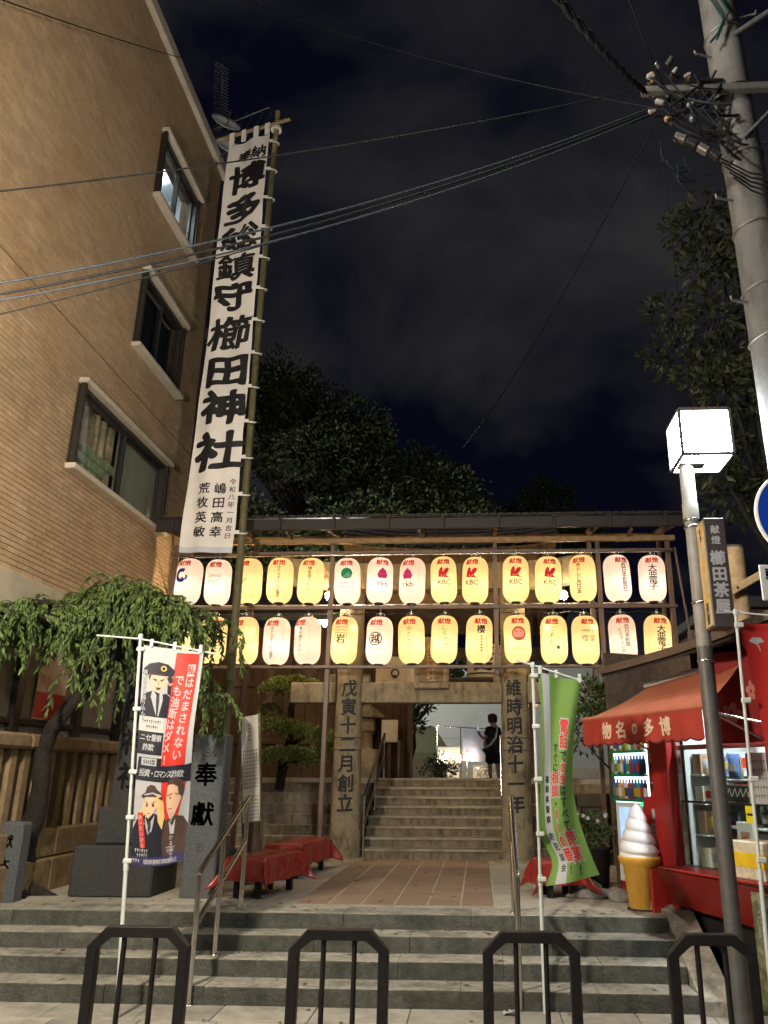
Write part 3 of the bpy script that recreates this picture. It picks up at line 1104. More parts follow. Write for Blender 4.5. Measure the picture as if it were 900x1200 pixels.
m_palered = mat('pale_red_ink', (0.72, 0.16, 0.09), 0.6, 0)
m_brown_ink = mat('brown_ink', (0.09, 0.03, 0.015), 0.6, 0)
INKS = [m_ink, m_redl, m_lgrey, m_pink, m_green_ink, m_blue_ink, m_orange_ink, m_palered, m_brown_ink, p_wht]
LR, LH = 0.205, 0.365     # radius, half height


def lrad(z):
    t = abs(z) / LH
    if t < 0.42: r = 1.0
    else:
        q = (t - 0.42) / 0.58
        r = 0.34 + 0.66 * math.sqrt(max(0, 1 - q ** 2.3))
    return LR * min(1, r)


def ribbed(z):
    return lrad(z) * (1 + 0.017 * math.sin((z + LH) / (2 * LH) * math.pi * 2 * 26))


zz = [-LH + 2 * LH * i / 104 for i in range(105)]
shell_mb = MB().lathe([(ribbed(z), z) for z in zz], n=36, caps=False)
shells = {}
for nm, mm in (('y', p_yel), ('w', p_wht), ('d', p_dim)):
    o = shell_mb.build('paper_shell', mm)
    shells[nm] = o.data
    bpy.data.objects.remove(o)
cap_mb = MB().lathe([(0.072, LH - 0.01), (0.074, LH + 0.022), (0.06, LH + 0.024), (0.058, LH - 0.005)], n=24, caps=False)
capb = MB().lathe([(0.06, -LH - 0.02), (0.076, -LH - 0.018), (0.074, -LH + 0.012), (0.058, -LH + 0.008)], n=24, caps=False)
hook = MB().tube([(-0.075, 0, LH + 0.015), (-0.06, 0, LH + 0.05), (-0.0, 0, LH + 0.085), (0.06, 0, LH + 0.05), (0.075, 0, LH + 0.015)], 0.004, 5).tube([(0, 0, LH + 0.085), (0, 0, LH + 0.12), (0.012, 0, LH + 0.135)], 0.005, 5)
hook.lathe([(0.0, LH + 0.028), (0.016, LH + 0.034), (0.02, LH + 0.05), (0.013, LH + 0.066), (0, LH + 0.07)], n=10, mi=1)
tmp = {}
for nm, b, ms in (('top_ring', cap_mb, [m_cap]), ('bottom_ring', capb, [m_cap]), ('hanger', hook, [m_steel, m_white_plastic])):
    o = b.build(nm, ms)
    tmp[nm] = o.data
    bpy.data.objects.remove(o)
for nm in ('y', 'w'):
    l = bpy.data.lights.new('lantern_bulb', 'POINT')
    l.energy = 1.5 if nm == 'y' else 1.15
    l.color = (1.0, 0.78, 0.42) if nm == 'y' else (1.0, 0.9, 0.78)
    l.shadow_soft_size = 0.035
    tmp['bulb' + nm] = l


def lantern_map(ang):
    def fn(u, v, w):
        t = u / LR + ang
        r = lrad(v) * 1.019 + 0.003 + w
        return (r * math.sin(t), -r * math.cos(t), v)
    return fn


def rabbit(k):     # red winged K-like emblem
    k.poly([(-.075, -.035), (-.068, .04), (-.05, .085), (-.03, .10), (-.012, .085), (-.01, .03), (.012, .07), (.045, .09), (.068, .085), (.072, .06), (.05, .02), (.03, -.005), (.045, -.03), (.082, -.055), (.03, -.045), (-.02, -.04)], 1, .0006)
    k.ell(-.03, -.016, .008, .008, 9, .0012, 8).ell(.012, -.016, .008, .008, 9, .0012, 8).poly([(-.014, -.024), (.0, -.024), (-.007, -.034)], 9, .0012)


def helmet(k):
    k.poly([(-.06, -.07), (-.085, -.0), (-.07, .0), (-.055, .05), (-.02, .08), (0, .105), (.02, .08), (.055, .05), (.07, .0), (.085, -.0), (.06, -.07)], 3, .0006)
    k.line([(-.05, .0), (.05, .0)], .006, 7, .0012)


def face_doll(k):
    k.ell(0, 0.0, .105, .11, 7, .0006, 26)
    k.ell(0, -.0, .082, .072, 9, .0012, 22)
    k.ell(-.035, .03, .016, .014, 7, .0018, 10).ell(.035, .03, .016, .014, 7, .0018, 10)
    k.poly([(-.05, -.06), (.05, -.06), (.04, -.10), (-.04, -.10)], 7, .0018)


def draw(kind, k, sd):
    # the two red characters at the top
    k.row('献燈', 0.0, 0.255, 0.098, 1, 0.0, 1.1, 0.03, 0.108)
    if kind == 'swirl':
        k.ring(-.02, .05, .055, .115, 5, .0006, 24, 60, 300)
        k.ring(.03, .02, .02, .05, 5, .0006, 20, 180, 420)
    elif kind == 'twolines':
        k.word('GRAND', 0, .075, .085, 2, 0, .75).word('HYATT', 0, -.02, .085, 2, 0, .75)
        k.line([(-.12, .03), (.12, .03)], .003, 2).faint(0, -.08, .14, .02, 2, 0, 9, sd)
    elif kind == 'script':
        k.word('Juno', -.01, .0, .12, 2, 0, .8, 0, .35).line([(-.12, .06), (-.08, .13), (-.06, .12)], .005, 2).line([(-.03, .045), (.12, .05)], .003, 2)
    elif kind == 'okura':
        k.column('ホテルオークラ福岡', .01, .175, .064, .056, 0, 0, 1, .012)
    elif kind == 'torimon':
        k.column('博多通りもん', .03, .16, .068, .064, 8, 0, 1, .01).column('明月堂', -.075, .0, .042, .05, 2, 0)
    elif kind == 'greendisc':
        k.ell(0, .08, .09, .09, 4, .0006, 28)
        for i in range(5):
            k.line([(-.07 + i * .025, .01 + i * .0), (.03 + i * .012, .10 - i * .012)], .006, 9, .0012)
        k.faint(0, -.08, .22, .035, 2, 0, 9, 3).faint(0, -.14, .22, .03, 2, 0, 8, 5)
    elif kind == 'helmet':
        q = Ink(); helmet(q)
        k.raw([(a, b + .065, c) for a, b, c in q.v], q.f, 3)
        for i, f in enumerate(q.mi): k.mi[len(k.mi) - len(q.mi) + i] = f
        k.word('rkb', .015, -.085, .12, 0, 0, 1.0, .012).line([(-.10, -.075), (-.075, -.075)], .006, 0).line([(-.0875, -.088), (-.0875, -.06)], .006, 0)
    elif kind == 'rabbit':
        q = Ink(); rabbit(q)
        k.raw([(a * 1.15, b * 1.15 + .05, c) for a, b, c in q.v], q.f, 1)
        for i, f in enumerate(q.mi): k.mi[len(k.mi) - len(q.mi) + i] = f
        k.word('KBC', 0, -.075, .115, 0, 0, .95, .01)
    elif kind == 'tv':
        k.ell(-.01, .175, .034, .03, 6, .0006, 14).line([(-.035, .165), (.015, .165)], .008, 9, .0012)
        k.column('テレビ西日本', -.01, .10, .078, .068, 8, 0, 1, .02)
    elif kind == 'paper':
        k.column('西日本新聞社', .02, .165, .088, .074, 0, 0, 1, .02)
    elif kind == 'denshi':
        k.column('大亜電子', .0, .13, .118, .098, 0, .0, 1.2, .017)
    elif kind == 'iwa':
        k.faint(0, .165, .20, .03, 2, 0, 8, 4).faint(0, .12, .20, .02, 2, 0, 8, 6)
        for a, b, c, d in ((-.09, .09, .085, .078), (-.09, .09, -.10, -.093), (-.09, -.083, -.10, .085), (.083, .09, -.10, .085)):
            k.rect(a, b, min(c, d), max(c, d), 8, .0006)
        k.glyph('岩', 0, -.008, .15, 8, .0006, 1.0, BOLD).faint(0, -.135, .16, .04, 2, 0, 7, 8)
    elif kind == 'maru':
        k.ring(0, .0, .088, .105, 0, .0006, 30).glyph('越', 0, .0, .145, 0, .0006, 1.0, BOLD).faint(0, -.16, .2, .022, 2, 0, 10, 9)
    elif kind == 'flower':
        for i in range(5):
            t = R(90 + 72 * i)
            k.ring(.0 + .024 * math.cos(t), .15 + .024 * math.sin(t), .012, .017, 2, .0006, 12)
        k.column('たから', .0, .06, .085, .095, 2, 0, .9, 0, 0, .2)
    elif kind == 'yuki':
        k.column('しらゆき', .0, .15, .09, .088, 0, 0, .9, 0, .012, .2).faintcol(.085, -.0, .03, .16, 2, 0, 6, 3)
    elif kind == 'sakura':
        k.glyph('櫻', .0, .13, .13, 0, 0, 1, BOLD).faintcol(.01, .04, .045, .26, 2, 0, 6, 4).faintcol(.09, .03, .02, .18, 2, 0, 6, 6)
    elif kind == 'doll':
        q = Ink(); face_doll(q)
        k.raw([(a, b + .06, c) for a, b, c in q.v], q.f, 7)
        for i, f in enumerate(q.mi): k.mi[len(k.mi) - len(q.mi) + i] = f
        k.faint(0, -.10, .12, .022, 2, 0, 5, 3).faint(0, -.14, .2, .02, 7, 0, 9, 3).faint(0, -.18, .24, .025, 7, 0, 11, 5)
    elif kind == 'tama':
        k.column('たまより', .0, .14, .085, .088, 0, 0, .9, 0, -.006, .2).faintcol(.085, .03, .02, .14, 2, 0, 5, 3).ell(.085, -.14, .028, .03, 2, .0006, 12)
    elif kind == 'grey':
        k.faint(0, .10, .2, .05, 2, 0, 8, 5).row('櫻堂', 0, -.0, .11, 2, 0, 1, 0).faint(0, -.11, .1, .015, 2, 0, 5, 6)
    elif kind == 'bldg':
        k.column('西日本新聞', .045, .16, .075, .068, 0, 0, 1, .012).column('ビルディング', -.055, .11, .066, .064, 0, 0, .9, .012, .006)


m_flex = mat('lantern_cord', (0.02, 0.02, 0.02), 0.6, 0)
PAPER = {'y': 'cream', 'w': 'white'}
ROW1 = [(-4.65, 'w', 'swirl', 'white paper lantern with a blue crescent swirl at the left end of the upper row', -10),
        (-4.17, 'w', 'twolines', 'white paper lantern with two lines of thin grey capitals left of the bamboo pole', 0),
        (-3.66, 'y', 'script', 'yellow paper lantern with grey slanted script in the upper row beside the bamboo pole', -18),
        (-3.16, 'y', 'okura', 'yellow paper lantern with thin vertical katakana second right of the bamboo pole, upper row', 4),
        (-2.66, 'y', 'torimon', 'yellow paper lantern with two faint brushed columns left of the first rack post, upper row', -5),
        (-2.07, 'w', 'greendisc', 'white paper lantern with a round green emblem right of the first rack post', 5),
        (-1.55, 'w', 'helmet', 'white paper lantern with a bright pink helmet emblem beside the green disc lantern', 18),
        (-1.03, 'd', 'helmet', 'dimmer white paper lantern with a dull pink helmet emblem left of the red emblems', -18),
        (-0.53, 'y', 'rabbit', 'yellow lantern with a red winged emblem next to the dull pink helmet lantern', 3),
        (-0.03, 'y', 'rabbit', 'yellow lantern with a red winged emblem just left of the middle rack post', -16),
        (0.61, 'y', 'rabbit', 'yellow lantern with a red winged emblem just right of the middle rack post', -2),
        (1.12, 'y', 'rabbit', 'yellow lantern with a red winged emblem next to the orange dot lantern', 4),
        (1.66, 'y', 'tv', 'yellow paper lantern with an orange dot over a brown vertical line of writing', -22),
        (2.20, 'w', 'paper', 'white paper lantern with six black characters in one column right of the double post', 16),
        (2.74, 'w', 'denshi', 'white paper lantern with four heavy black characters at the right end of the upper row', -8)]
ROW2 = [(-4.67, 'y', 'script', 'yellow lantern mostly hidden by the weeping tree, left end of the lower row', 10),
        (-4.16, 'y', 'sakura', 'yellow paper lantern peeping through the weeping tree left of the bamboo pole, lower row', 30),
        (-3.65, 'y', 'script', 'yellow paper lantern with grey slanted script in the lower row beside the bamboo pole', -24),
        (-3.15, 'd', 'okura', 'white paper lantern with thin vertical katakana in the lower row above the clipped pine', -10),
        (-2.66, 'd', 'torimon', 'white paper lantern with a bright bulb spot left of the first rack post, lower row', -30),
        (-2.08, 'y', 'iwa', 'yellow paper lantern with a black boxed character above the left torii pillar', -8),
        (-1.53, 'w', 'maru', 'white paper lantern with a black circled character in the lower row', -12),
        (-1.03, 'y', 'flower', 'yellow paper lantern with a small flower outline over faint brush writing', -5),
        (-0.52, 'y', 'yuki', 'yellow paper lantern with loose flowing black brush strokes above the torii plaque', 0),
        (0.02, 'y', 'sakura', 'yellow paper lantern with one large black character over thin columns, lower row', 8),
        (0.61, 'y', 'doll', 'yellow paper lantern with a pale red round doll face above the right torii pillar', 4),
        (1.17, 'y', 'tama', 'yellow paper lantern with four small brushed characters above the green flag', -12),
        (1.65, 'y', 'grey', 'yellow paper lantern with pale grey printing left of the double post, lower row', 8),
        (2.22, 'd', 'bldg', 'white paper lantern with two thin black columns right of the double post, lower row', -3),
        (2.75, 'y', 'denshi', 'yellow paper lantern with four heavy black characters at the right end of the lower row', 4)]
for row, zc, G in ((ROW1, 4.68, 0), (ROW2, 3.73, 1)):
    for i, (x, col, kind, label, rot) in enumerate(row):
        loc = (x, YR - 0.03, zc + rnd.uniform(-0.012, 0.012))
        t = thing('paper_lantern', label, 'paper lantern', loc, 'paper lanterns hung in two rows on the rack')
        t.rotation_euler = (R(rnd.uniform(-1.5, 1.5)), R(rnd.uniform(-2.2, 2.2)), 0)
        for nm, me in (('paper_shell', shells[col]), ('top_ring', tmp['top_ring']), ('bottom_ring', tmp['bottom_ring']), ('hanger', tmp['hanger'])):
            o = bpy.data.objects.new(nm, me)
            COL.objects.link(o)
            o.parent = t
            if nm == 'paper_shell': o.rotation_euler = (0, 0, rnd.uniform(0, 6))
        lo = bpy.data.objects.new('lantern_bulb', tmp['bulb' + ('y' if col == 'y' else 'w')])
        COL.objects.link(lo)
        lo.parent = t
        lo.location = (rnd.uniform(-.05, .05), rnd.uniform(-.07, .03), -0.10)
        ORG[t.name] = Vector((0, 0, 0))
        k = Ink()
        draw(kind, k, i + 3)
        k.build('lettering', INKS, lantern_map(R(rot)), t, None, 0.022)
        s = Ink()
        for a in (R(rot) + 0.85, R(rot) - 0.95):
            s.rect(a * LR - 0.0012, a * LR + 0.0012, -LH + 0.01, LH - 0.01, 0, -0.0005)
        s.build('seam', [m_seam], lantern_map(0), t, None, 10, 0.03)
        ORG[t.name] = Vector(loc)

# bare bulbs behind the rack: one shows between the lanterns, two added for light
m_bulb = mat('bare_bulb', (1, 0.9, 0.7), 0.5, 0, emit=(1.0, 0.74, 0.42), es=BULB_L)
m_socket = mat('bulb_socket', (0.05, 0.05, 0.05), 0.5, 0)
for i, (x, y, z, lb) in enumerate(((-2.42, 12.585, 4.52, 'bare glowing bulb with a wire cage behind the lanterns beside the first rack post'),
                                  (-3.92, 12.585, 4.62, 'added hidden bulb behind the bamboo banner pole, lighting the left end of the rack'),
                                  (1.38, 12.585, 4.5, 'added hidden bulb for light behind the lanterns right of the middle rack post'))):
    t = thing('work_bulb', lb, 'light bulb', (x, y, z), 'bare bulbs behind the lantern rack')
    MB().lathe([(0.0, -0.055), (0.03, -0.045), (0.045, -0.02), (0.045, 0.005), (0.03, 0.035), (0.02, 0.05)], (x, y, z), 16).build('bulb', m_bulb, t)
    MB().lathe([(0.022, 0.05), (0.024, 0.11), (0.012, 0.13)], (x, y, z), 12).tube([(x, y, z + .13), (x, y, 5.5 if i else 5.3)], 0.006, 5).build('socket', m_socket, t)
    cg = MB()
    for a in range(5):
        q = 2 * math.pi * a / 5
        cg.tube([(x + .03 * math.cos(q), y + .03 * math.sin(q), z + .07), (x + .075 * math.cos(q), y + .075 * math.sin(q), z), (x + .04 * math.cos(q), y + .04 * math.sin(q), z - .08)], 0.0025, 4)
    cg.build('cage', m_steel, t)

# ================================================================== TORII
to = thing('torii_gate', 'weathered stone torii gate with carved black characters on both pillars', 'torii gate', (-0.74, 12.9, 0.525))


def pillar(cx, txt, nm, lean):
    prof = [(0.245, 0.0), (0.245, 0.42), (0.226, 0.46), (0.222, 1.2), (0.217, 2.0), (0.208, 3.0), (0.20, 4.3)]
    mb = MB()
    mb.lathe([(r + rnd.uniform(-.002, .002), z) for r, z in prof], (cx, 12.9, 0.5), 40)
    p = mb.build('pillar', m_torii, to)
    # joint rings where the pillar was mended
    rg = MB()
    for z in (1.60, 1.78):
        rg.lathe([(0.2225, z), (0.2225, z + 0.012)], (cx, 12.9, 0.5 + 0.0), 40, caps=False)
    rg.build('mended_joint', m_black, p)
    k = Ink()
    zt = 3.04
    k.column(txt, 0, zt, 0.27, 0.285 if len(txt) < 8 else 0.283, 0, 0, 1.0, BOLD, 0.0, 0.0, 0.025)

    def fn(u, v, w):
        t = u / 0.23 - R(2 if cx < 0 else 8) * 0 + (R(8) if cx < 0 else R(-6))
        r = 0.2325 - 0.006 * (v - 1) + w
        return (cx + r * math.sin(t), 12.9 - r * math.cos(t), v)
    k.build('lettering', [m_ink], fn, p, None, 0.05, 0.5)
    MB().box(cx - 0.36, cx + 0.36, 12.56, 13.0, 0.45, 0.56, 0.03).build('footing', m_torii, to)


pillar(-2.07, '戊寅十二月創立', 'l', 0)
pillar(0.57, '維時明治十一年', 'r', 0)
bm_ = MB().box(-3.0, -2.27, 12.78, 13.02, 2.82, 3.14, 0.015)
bm_.build('tie_beam', m_torii, to)
MB().box(-1.87, 0.37, 12.78, 13.02, 2.82, 3.14, 0.015).build('tie_beam', m_torii, to)
MB().box(0.77, 1.5, 12.78, 13.02, 2.82, 3.14, 0.015).build('tie_beam', m_torii, to)
for x0, x1 in ((-2.42, -2.28), (-1.86, -1.74), (0.24, 0.36), (0.78, 0.92)):
    MB().box(x0, x1, 12.80, 13.0, 3.142, 3.27, 0.012).build('wedge', m_torii, to)
pq = MB().box(-1.02, -0.47, 12.70, 12.775, 3.03, 3.85, 0.02)
pqo = pq.build('name_plaque', m_torii, to)
MB().box(-0.94, -0.55, 12.688, 12.7, 3.13, 3.76, 0.004).build('plaque_panel', mat('plaque_bronze', (0.13, 0.08, 0.045), 0.6, 0.2, 10), pqo)
k = Ink().column('櫛田神社', 0, 3.68, 0.15, 0.155, 0, 0, 1.1, 0.02)
k.build('lettering', [mat('plaque_gilt', (0.30, 0.22, 0.10), 0.5, 0)], lambda u, v, w: (-0.745 + u, 12.685 - w, v), pqo)
# upper lintels of the torii, behind the upper lantern row
lt = MB()
for i in range(12):
    a0, a1 = -3.3 + 5.1 * i / 12, -3.3 + 5.1 * (i + 1) / 12
    def up(x): return 0.16 * abs((x + 0.75) / 2.55) ** 3
    lt.add([(a0, 12.74, 4.64 + up(a0)), (a1, 12.74, 4.64 + up(a1)), (a1, 13.06, 4.64 + up(a1)), (a0, 13.06, 4.64 + up(a0)),
            (a0, 12.70, 5.06 + up(a0)), (a1, 12.70, 5.06 + up(a1)), (a1, 13.10, 5.06 + up(a1)), (a0, 13.10, 5.06 + up(a0))],
           [(0, 3, 2, 1), (4, 5, 6, 7), (0, 1, 5, 4), (1, 2, 6, 5), (2, 3, 7, 6), (3, 0, 4, 7)])
lt.build('lintel', m_torii, to)

# ================================================================== WOODEN GATE BEHIND
YG = 16.2
gt = thing('shrine_gate', 'small timber gate roof with warmly lit eave boards behind the stone torii', 'gate', (-0.55, YG, 1.68))
m_roofdark = mat('gate_roof_tile', (0.05, 0.05, 0.052), 0.7, 0.3, 12, 0.3, 40)


def gz(x): return 0.16 * abs((x + 0.55) / 2.2) ** 2.6


gr = MB()
for i in range(16):
    a0, a1 = -2.75 + 4.4 * i / 16, -2.75 + 4.4 * (i + 0.97) / 16
    for j in range(5):
        yy0, yy1 = YG - 0.9 + j * 0.42, YG - 0.9 + (j + 1) * 0.42
        z0, z1 = 6.12 + j * 0.2, 6.12 + (j + 1) * 0.2
        gr.add([(a0, yy0, z0 + gz(a0)), (a1, yy0, z0 + gz(a1)), (a1, yy1, z1 + gz(a1)), (a0, yy1, z1 + gz(a0)), (a0, yy0, z0 + .09 + gz(a0)), (a1, yy0, z0 + .09 + gz(a1)), (a1, yy1, z1 + .06 + gz(a1)), (a0, yy1, z1 + .06 + gz(a0))],
               [(0, 3, 2, 1), (4, 5, 6, 7), (0, 1, 5, 4), (1, 2, 6, 5), (2, 3, 7, 6), (3, 0, 4, 7)])
gr.build('roof', m_roofdark, gt)
for i in range(22):
    a0, a1 = -2.7 + 4.3 * i / 22, -2.7 + 4.3 * (i + 0.94) / 22
    MB().add([(a0, YG - 0.86, 6.03 + gz(a0)), (a1, YG - 0.86, 6.03 + gz(a1)), (a1, YG + 0.1, 5.3), (a0, YG + 0.1, 5.3), (a0, YG - 0.86, 6.06 + gz(a0)), (a1, YG - 0.86, 6.06 + gz(a1)), (a1, YG + 0.1, 5.33), (a0, YG + 0.1, 5.33)],
             [(0, 3, 2, 1), (4, 5, 6, 7), (0, 1, 5, 4), (1, 2, 6, 5), (2, 3, 7, 6), (3, 0, 4, 7)]).build('eave_board', m_wood, gt)
MB().box(-2.75, 1.6, YG + 0.0, YG + 0.2, 5.02, 5.29, 0.01).build('wall_plate', m_wood, gt)
MB().box(-2.6, 1.45, YG + 0.05, YG + 0.15, 4.5, 5.018, 0.01).build('transom_panel', m_darkwood, gt)
for x in (-1.36, 1.05, -2.5, 1.35):
    MB().box(x - 0.055, x + 0.055, YG - 0.06, YG + 0.06, 1.68, 5.018, 0.01).build('post', m_darkwood, gt)
MB().box(-2.46, -1.42, YG + .051, YG + .07, 1.68, 5.0).build('wall_backing', m_black, gt)
for i in range(7):
    MB().box(-2.46 + .15 * i, -2.46 + .15 * i + .144, YG + .02, YG + .05, 1.68, 5.0, .003).build('wall_plank', mat('gate_plank', (0.05, 0.029, 0.017), .8, .3, 9, island=.2), gt)
MB().box(-2.6, 1.45, YG - 0.05, YG + 0.045, 3.95, 4.2, 0.01).build('beam', m_darkwood, gt)
for i in range(4):
    x = -1.44
    MB().box(-1.52, -1.47, YG - 0.14 - 0.2 * i - .15, YG - 0.14 - .2 * i, 1.70, 2.35, 0.005).build('side_panel', m_darkwood, gt)

# white festival things over the torii beam: barrels with black and red marks
m_wp = mat('white_straw', (0.72, 0.66, 0.58), 0.8, 0.15, 30)
for i, x in enumerate((0.10, -0.05 + 0.72)):
    z = 3.78
    t = thing('sake_barrel', ('white straw barrel with bold black strokes showing over the torii beam' if i == 0 else 'white straw barrel with a red diamond showing over the torii beam'), 'barrel', (x, 15.2, z), 'barrels above the torii beam')
    MB().lathe([(0.25, -0.32), (0.30, -0.26), (0.315, 0), (0.30, 0.26), (0.25, 0.32)], (x, 15.2, z), 24).build('barrel_body', m_wp, t)
    hoop = MB()
    for h in (-.24, -.12, .12, .24):
        hoop.tube([(x + 0.316 * math.cos(2 * math.pi * q / 20), 15.2 + 0.316 * math.sin(2 * math.pi * q / 20), z + h) for q in range(21)], 0.012, 5)
    hoop.build('rope', m_black if i == 0 else m_wood, t)
    k = Ink()
    if i == 0:
        for q in range(5):
            k.poly([(-.2, -.2 + q * .09), (-.05, -.16 + q * .09), (.12, -.2 + q * .09), (.2, -.15 + q * .09), (.1, -.13 + q * .09), (-.05, -.11 + q * .09), (-.18, -.15 + q * .09)], 0)
    else:
        k.poly([(-.2, .0), (-.1, .12), (0, 0), (-.1, -.12)], 1)
        k.rect(-.26, -.22, -.25, .25, 1).rect(.2, .24, -.25, .25, 1)
    k.build('mark', [m_ink, m_redl], lambda u, v, w: (x + 0.322 * math.sin(u / 0.322), 15.2 - 0.322 * math.cos(u / 0.322), z + v), t, None, 0.05)
sl = thing('barrel_shelf', 'dark timber shelf carrying white barrels behind the torii beam', 'shelf', (0.3, 15.2, 3.4))
MB().box(-0.6, 1.3, 14.85, 15.5, 3.40, 3.458, 0.01).build('board', m_darkwood, sl)
for x in (-0.55, 1.25):
    MB().box(x - .03, x + .03, 15.1, 15.16, 3.46, 6.05).build('hanger', m_darkwood, sl)
cu = thing('white_curtain', 'short white cloth with a black ring crest hung over the torii beam', 'curtain', (-1.7, 15.6, 3.4))
MB().sheet(lambda u, v: (u, 15.6 + 0.02 * math.sin(u * 14), v), [-2.0 + i * 0.05 for i in range(18)], [3.42, 3.95]).build('cloth', mat('curtain_cloth', (0.66, 0.55, 0.42), 0.8, 0.1, 5, trans=0.3), cu)
Ink().ring(-1.62, 3.62, .055, .085, 0, 0, 20).rect(-1.66, -1.58, 3.52, 3.58, 0, .001).build('crest', [m_ink], lambda u, v, w: (u, 15.575 - w, v), cu)
MB().tube([(-2.05, 15.6, 3.955), (-1.1, 15.6, 3.955)], 0.012, 6).build('rod', m_darkwood, cu)
for x in (-2.04, -1.11):
    MB().tube([(x, 15.6, 3.96), (x, 15.6, 5.9)], .01, 5).build('hanging_cord', m_darkwood, cu)
# ================================================================== THE TALL WHITE BANNER ON ITS BAMBOO POLE
YBN = 11.4
m_bamboo = mat('weathered_bamboo', (0.25, 0.19, 0.095), 0.55, 0.25, 8, 0.1, 60)
m_bamboo_g = mat('green_bamboo', (0.10, 0.092, 0.042), 0.5, 0.25, 8, 0.1, 60)
m_cloth = mat('white_banner_cloth', (0.72, 0.68, 0.63), 0.85, 0.06, 1.6, 0.2, 90, stain=(0.56, 0.51, 0.44), sscale=1.3, samt=0.35)
bp = thing('banner_pole', 'very tall bamboo pole carrying the long white shrine banner', 'pole', (-3.575, YBN, 0.5))
px0 = -3.575
pts, rr = [], []
z = 0.5
segs = []
while z < 13.35:
    z1 = min(13.35, z + 0.36)
    segs.append((z, z1))
    z = z1
low, top = MB(), MB()
for a, b in segs:
    r = 0.066 - 0.0015 * a
    mb = top if a > 12.2 else low
    pz = [(px0 + 0.012 * math.sin(q * 0.5), YBN, q) for q in (a, a + .02, b - .02, b)]
    mb.tube(pz, [r * 1.12, r, r, r * 1.12], 12)
low.build('culm', m_bamboo_g, bp)
top.build('culm_tip', m_bamboo, bp)
MB().tube([(-4.60, YBN - 0.10, 12.66), (-3.3, YBN - 0.10, 13.08)], 0.032, 10).build('crossbar', m_bamboo, bp)
MB().lathe([(0.10, 0.0), (0.105, 0.05), (0.09, 0.06)], (px0, YBN, 12.93), 14).build('lashing', m_cloth, bp)
MB().box(px0 - 0.25, px0 + 0.25, YBN - 0.2, YBN + 0.2, 0.5, 0.8, 0.03).build('socket_stone', m_darkstone, bp)

bn = thing('shrine_banner', 'long white vertical banner with bold black brush characters naming the shrine', 'banner', (-4.0, YBN - 0.1, 4.9))


def bfn(u, v, w):
    """u 0..1 across, v height."""
    f = (v - 4.85) / 8.0
    xl = -4.44 + 0.11 * f ** 1.5 + (0.03 * math.sin(v * 0.9) - 0.02)
    xr = -3.66
    y = YBN - 0.10 - 0.045 * math.sin(u * 5 + v * 0.8) * (1 - u * 0.7) - 0.02 * math.sin(v * 2.7 + u * 2.2) - 0.016 * math.sin(u * 13 + v * 0.5) - 0.010 * math.sin(v * 10.2 + 0.6) * u ** 2 - .006 * math.sin(v * 6.1 + u * 9)
    zz_ = v + (u - 0.5) * (0.26 * f - 0.04 * (1 - f))
    return (xl + (xr - xl) * u, y - w, zz_)


us = [i / 26 for i in range(27)]
MB().sheet(lambda u, v: bfn(u, v, 0), us, [4.9 + 7.75 * i / 150 for i in range(151)]).build('cloth', m_cloth, bn)
MB().sheet(lambda u, v: bfn(u, v, 0.004), us, [4.895 + 0.03 * i for i in range(4)]).build('bottom_hem', mat('grey_hem', (0.50, 0.53, 0.56), 0.8, 0.05, 5), bn)
k = Ink()
W_ = 0.74


def bchar(ch, cx, cz, size, off, br, sx=1.1):
    k.glyph(ch, (cx + 4.44) / 0.78 - 0.0, cz, size, 0, 0, sx / 0.78, off, 0, 0, br)


k2 = Ink()
for ch, cx, cz in (('博', -4.0, 11.79), ('多', -4.03, 11.15), ('総', -4.04, 10.55), ('鎮', -4.05, 9.95), ('守', -4.05, 9.36), ('櫛', -4.03, 8.64), ('田', -4.02, 7.96), ('神', -4.0, 7.29), ('社', -4.0, 6.54)):
    sz = {'博': .60, '多': .59, '総': .56, '鎮': .56, '守': .57, '櫛': .64, '田': .60, '神': .62, '社': .66}[ch]
    hv = {'博': .034, '総': .030, '鎮': .026, '櫛': .026}.get(ch, .044)
    bchar(ch, cx - .01, cz, sz, hv, 0.06, 1.2)
bchar('奉', -4.10, 12.30, .25, 0.03, 0.03)
bchar('納', -3.83, 12.30, .27, 0.03, 0.03)
for i, ch in enumerate('令和八年一月吉日'): bchar(ch, -3.745, 6.03 - .124 * i, .10, 0.012, 0.04, 1.0)
for i, ch in enumerate('嶋田高幸'): bchar(ch, -3.93, 5.93 - .235 * i, .19, 0.022, 0.04, 1.0)
for i, ch in enumerate('荒牧英敏'): bchar(ch, -4.17, 5.93 - .235 * i, .19, 0.022, 0.04, 1.0)
k.build('lettering', [m_ink], lambda u, v, w: bfn(u, v, 0.006 + w), bn, None, 0.04, 0.06)
for i, (ua, ub) in enumerate(((0.0, 0.12), (0.30, 0.41), (0.60, 0.72), (0.88, 1.0))):
    lp = MB()
    for s in (0.0, 0.012):
        lp.sheet(lambda u, v: (bfn(u, 12.64, 0)[0], YBN - 0.10 + (-1 if s == 0 else 1) * 0.036 * math.sin(min(1, v) * math.pi / 2), bfn(u, 12.64, 0)[2] + v * (12.66 + ((bfn(u, 12.64, 0)[0]) + 4.6) * 0.323 - bfn(u, 12.64, 0)[2] + 0.03)), [ua, (ua + ub) / 2, ub], [0, .5, 1.0])
    lp.build('hanging_loop', m_cloth, bn)
tl = MB()
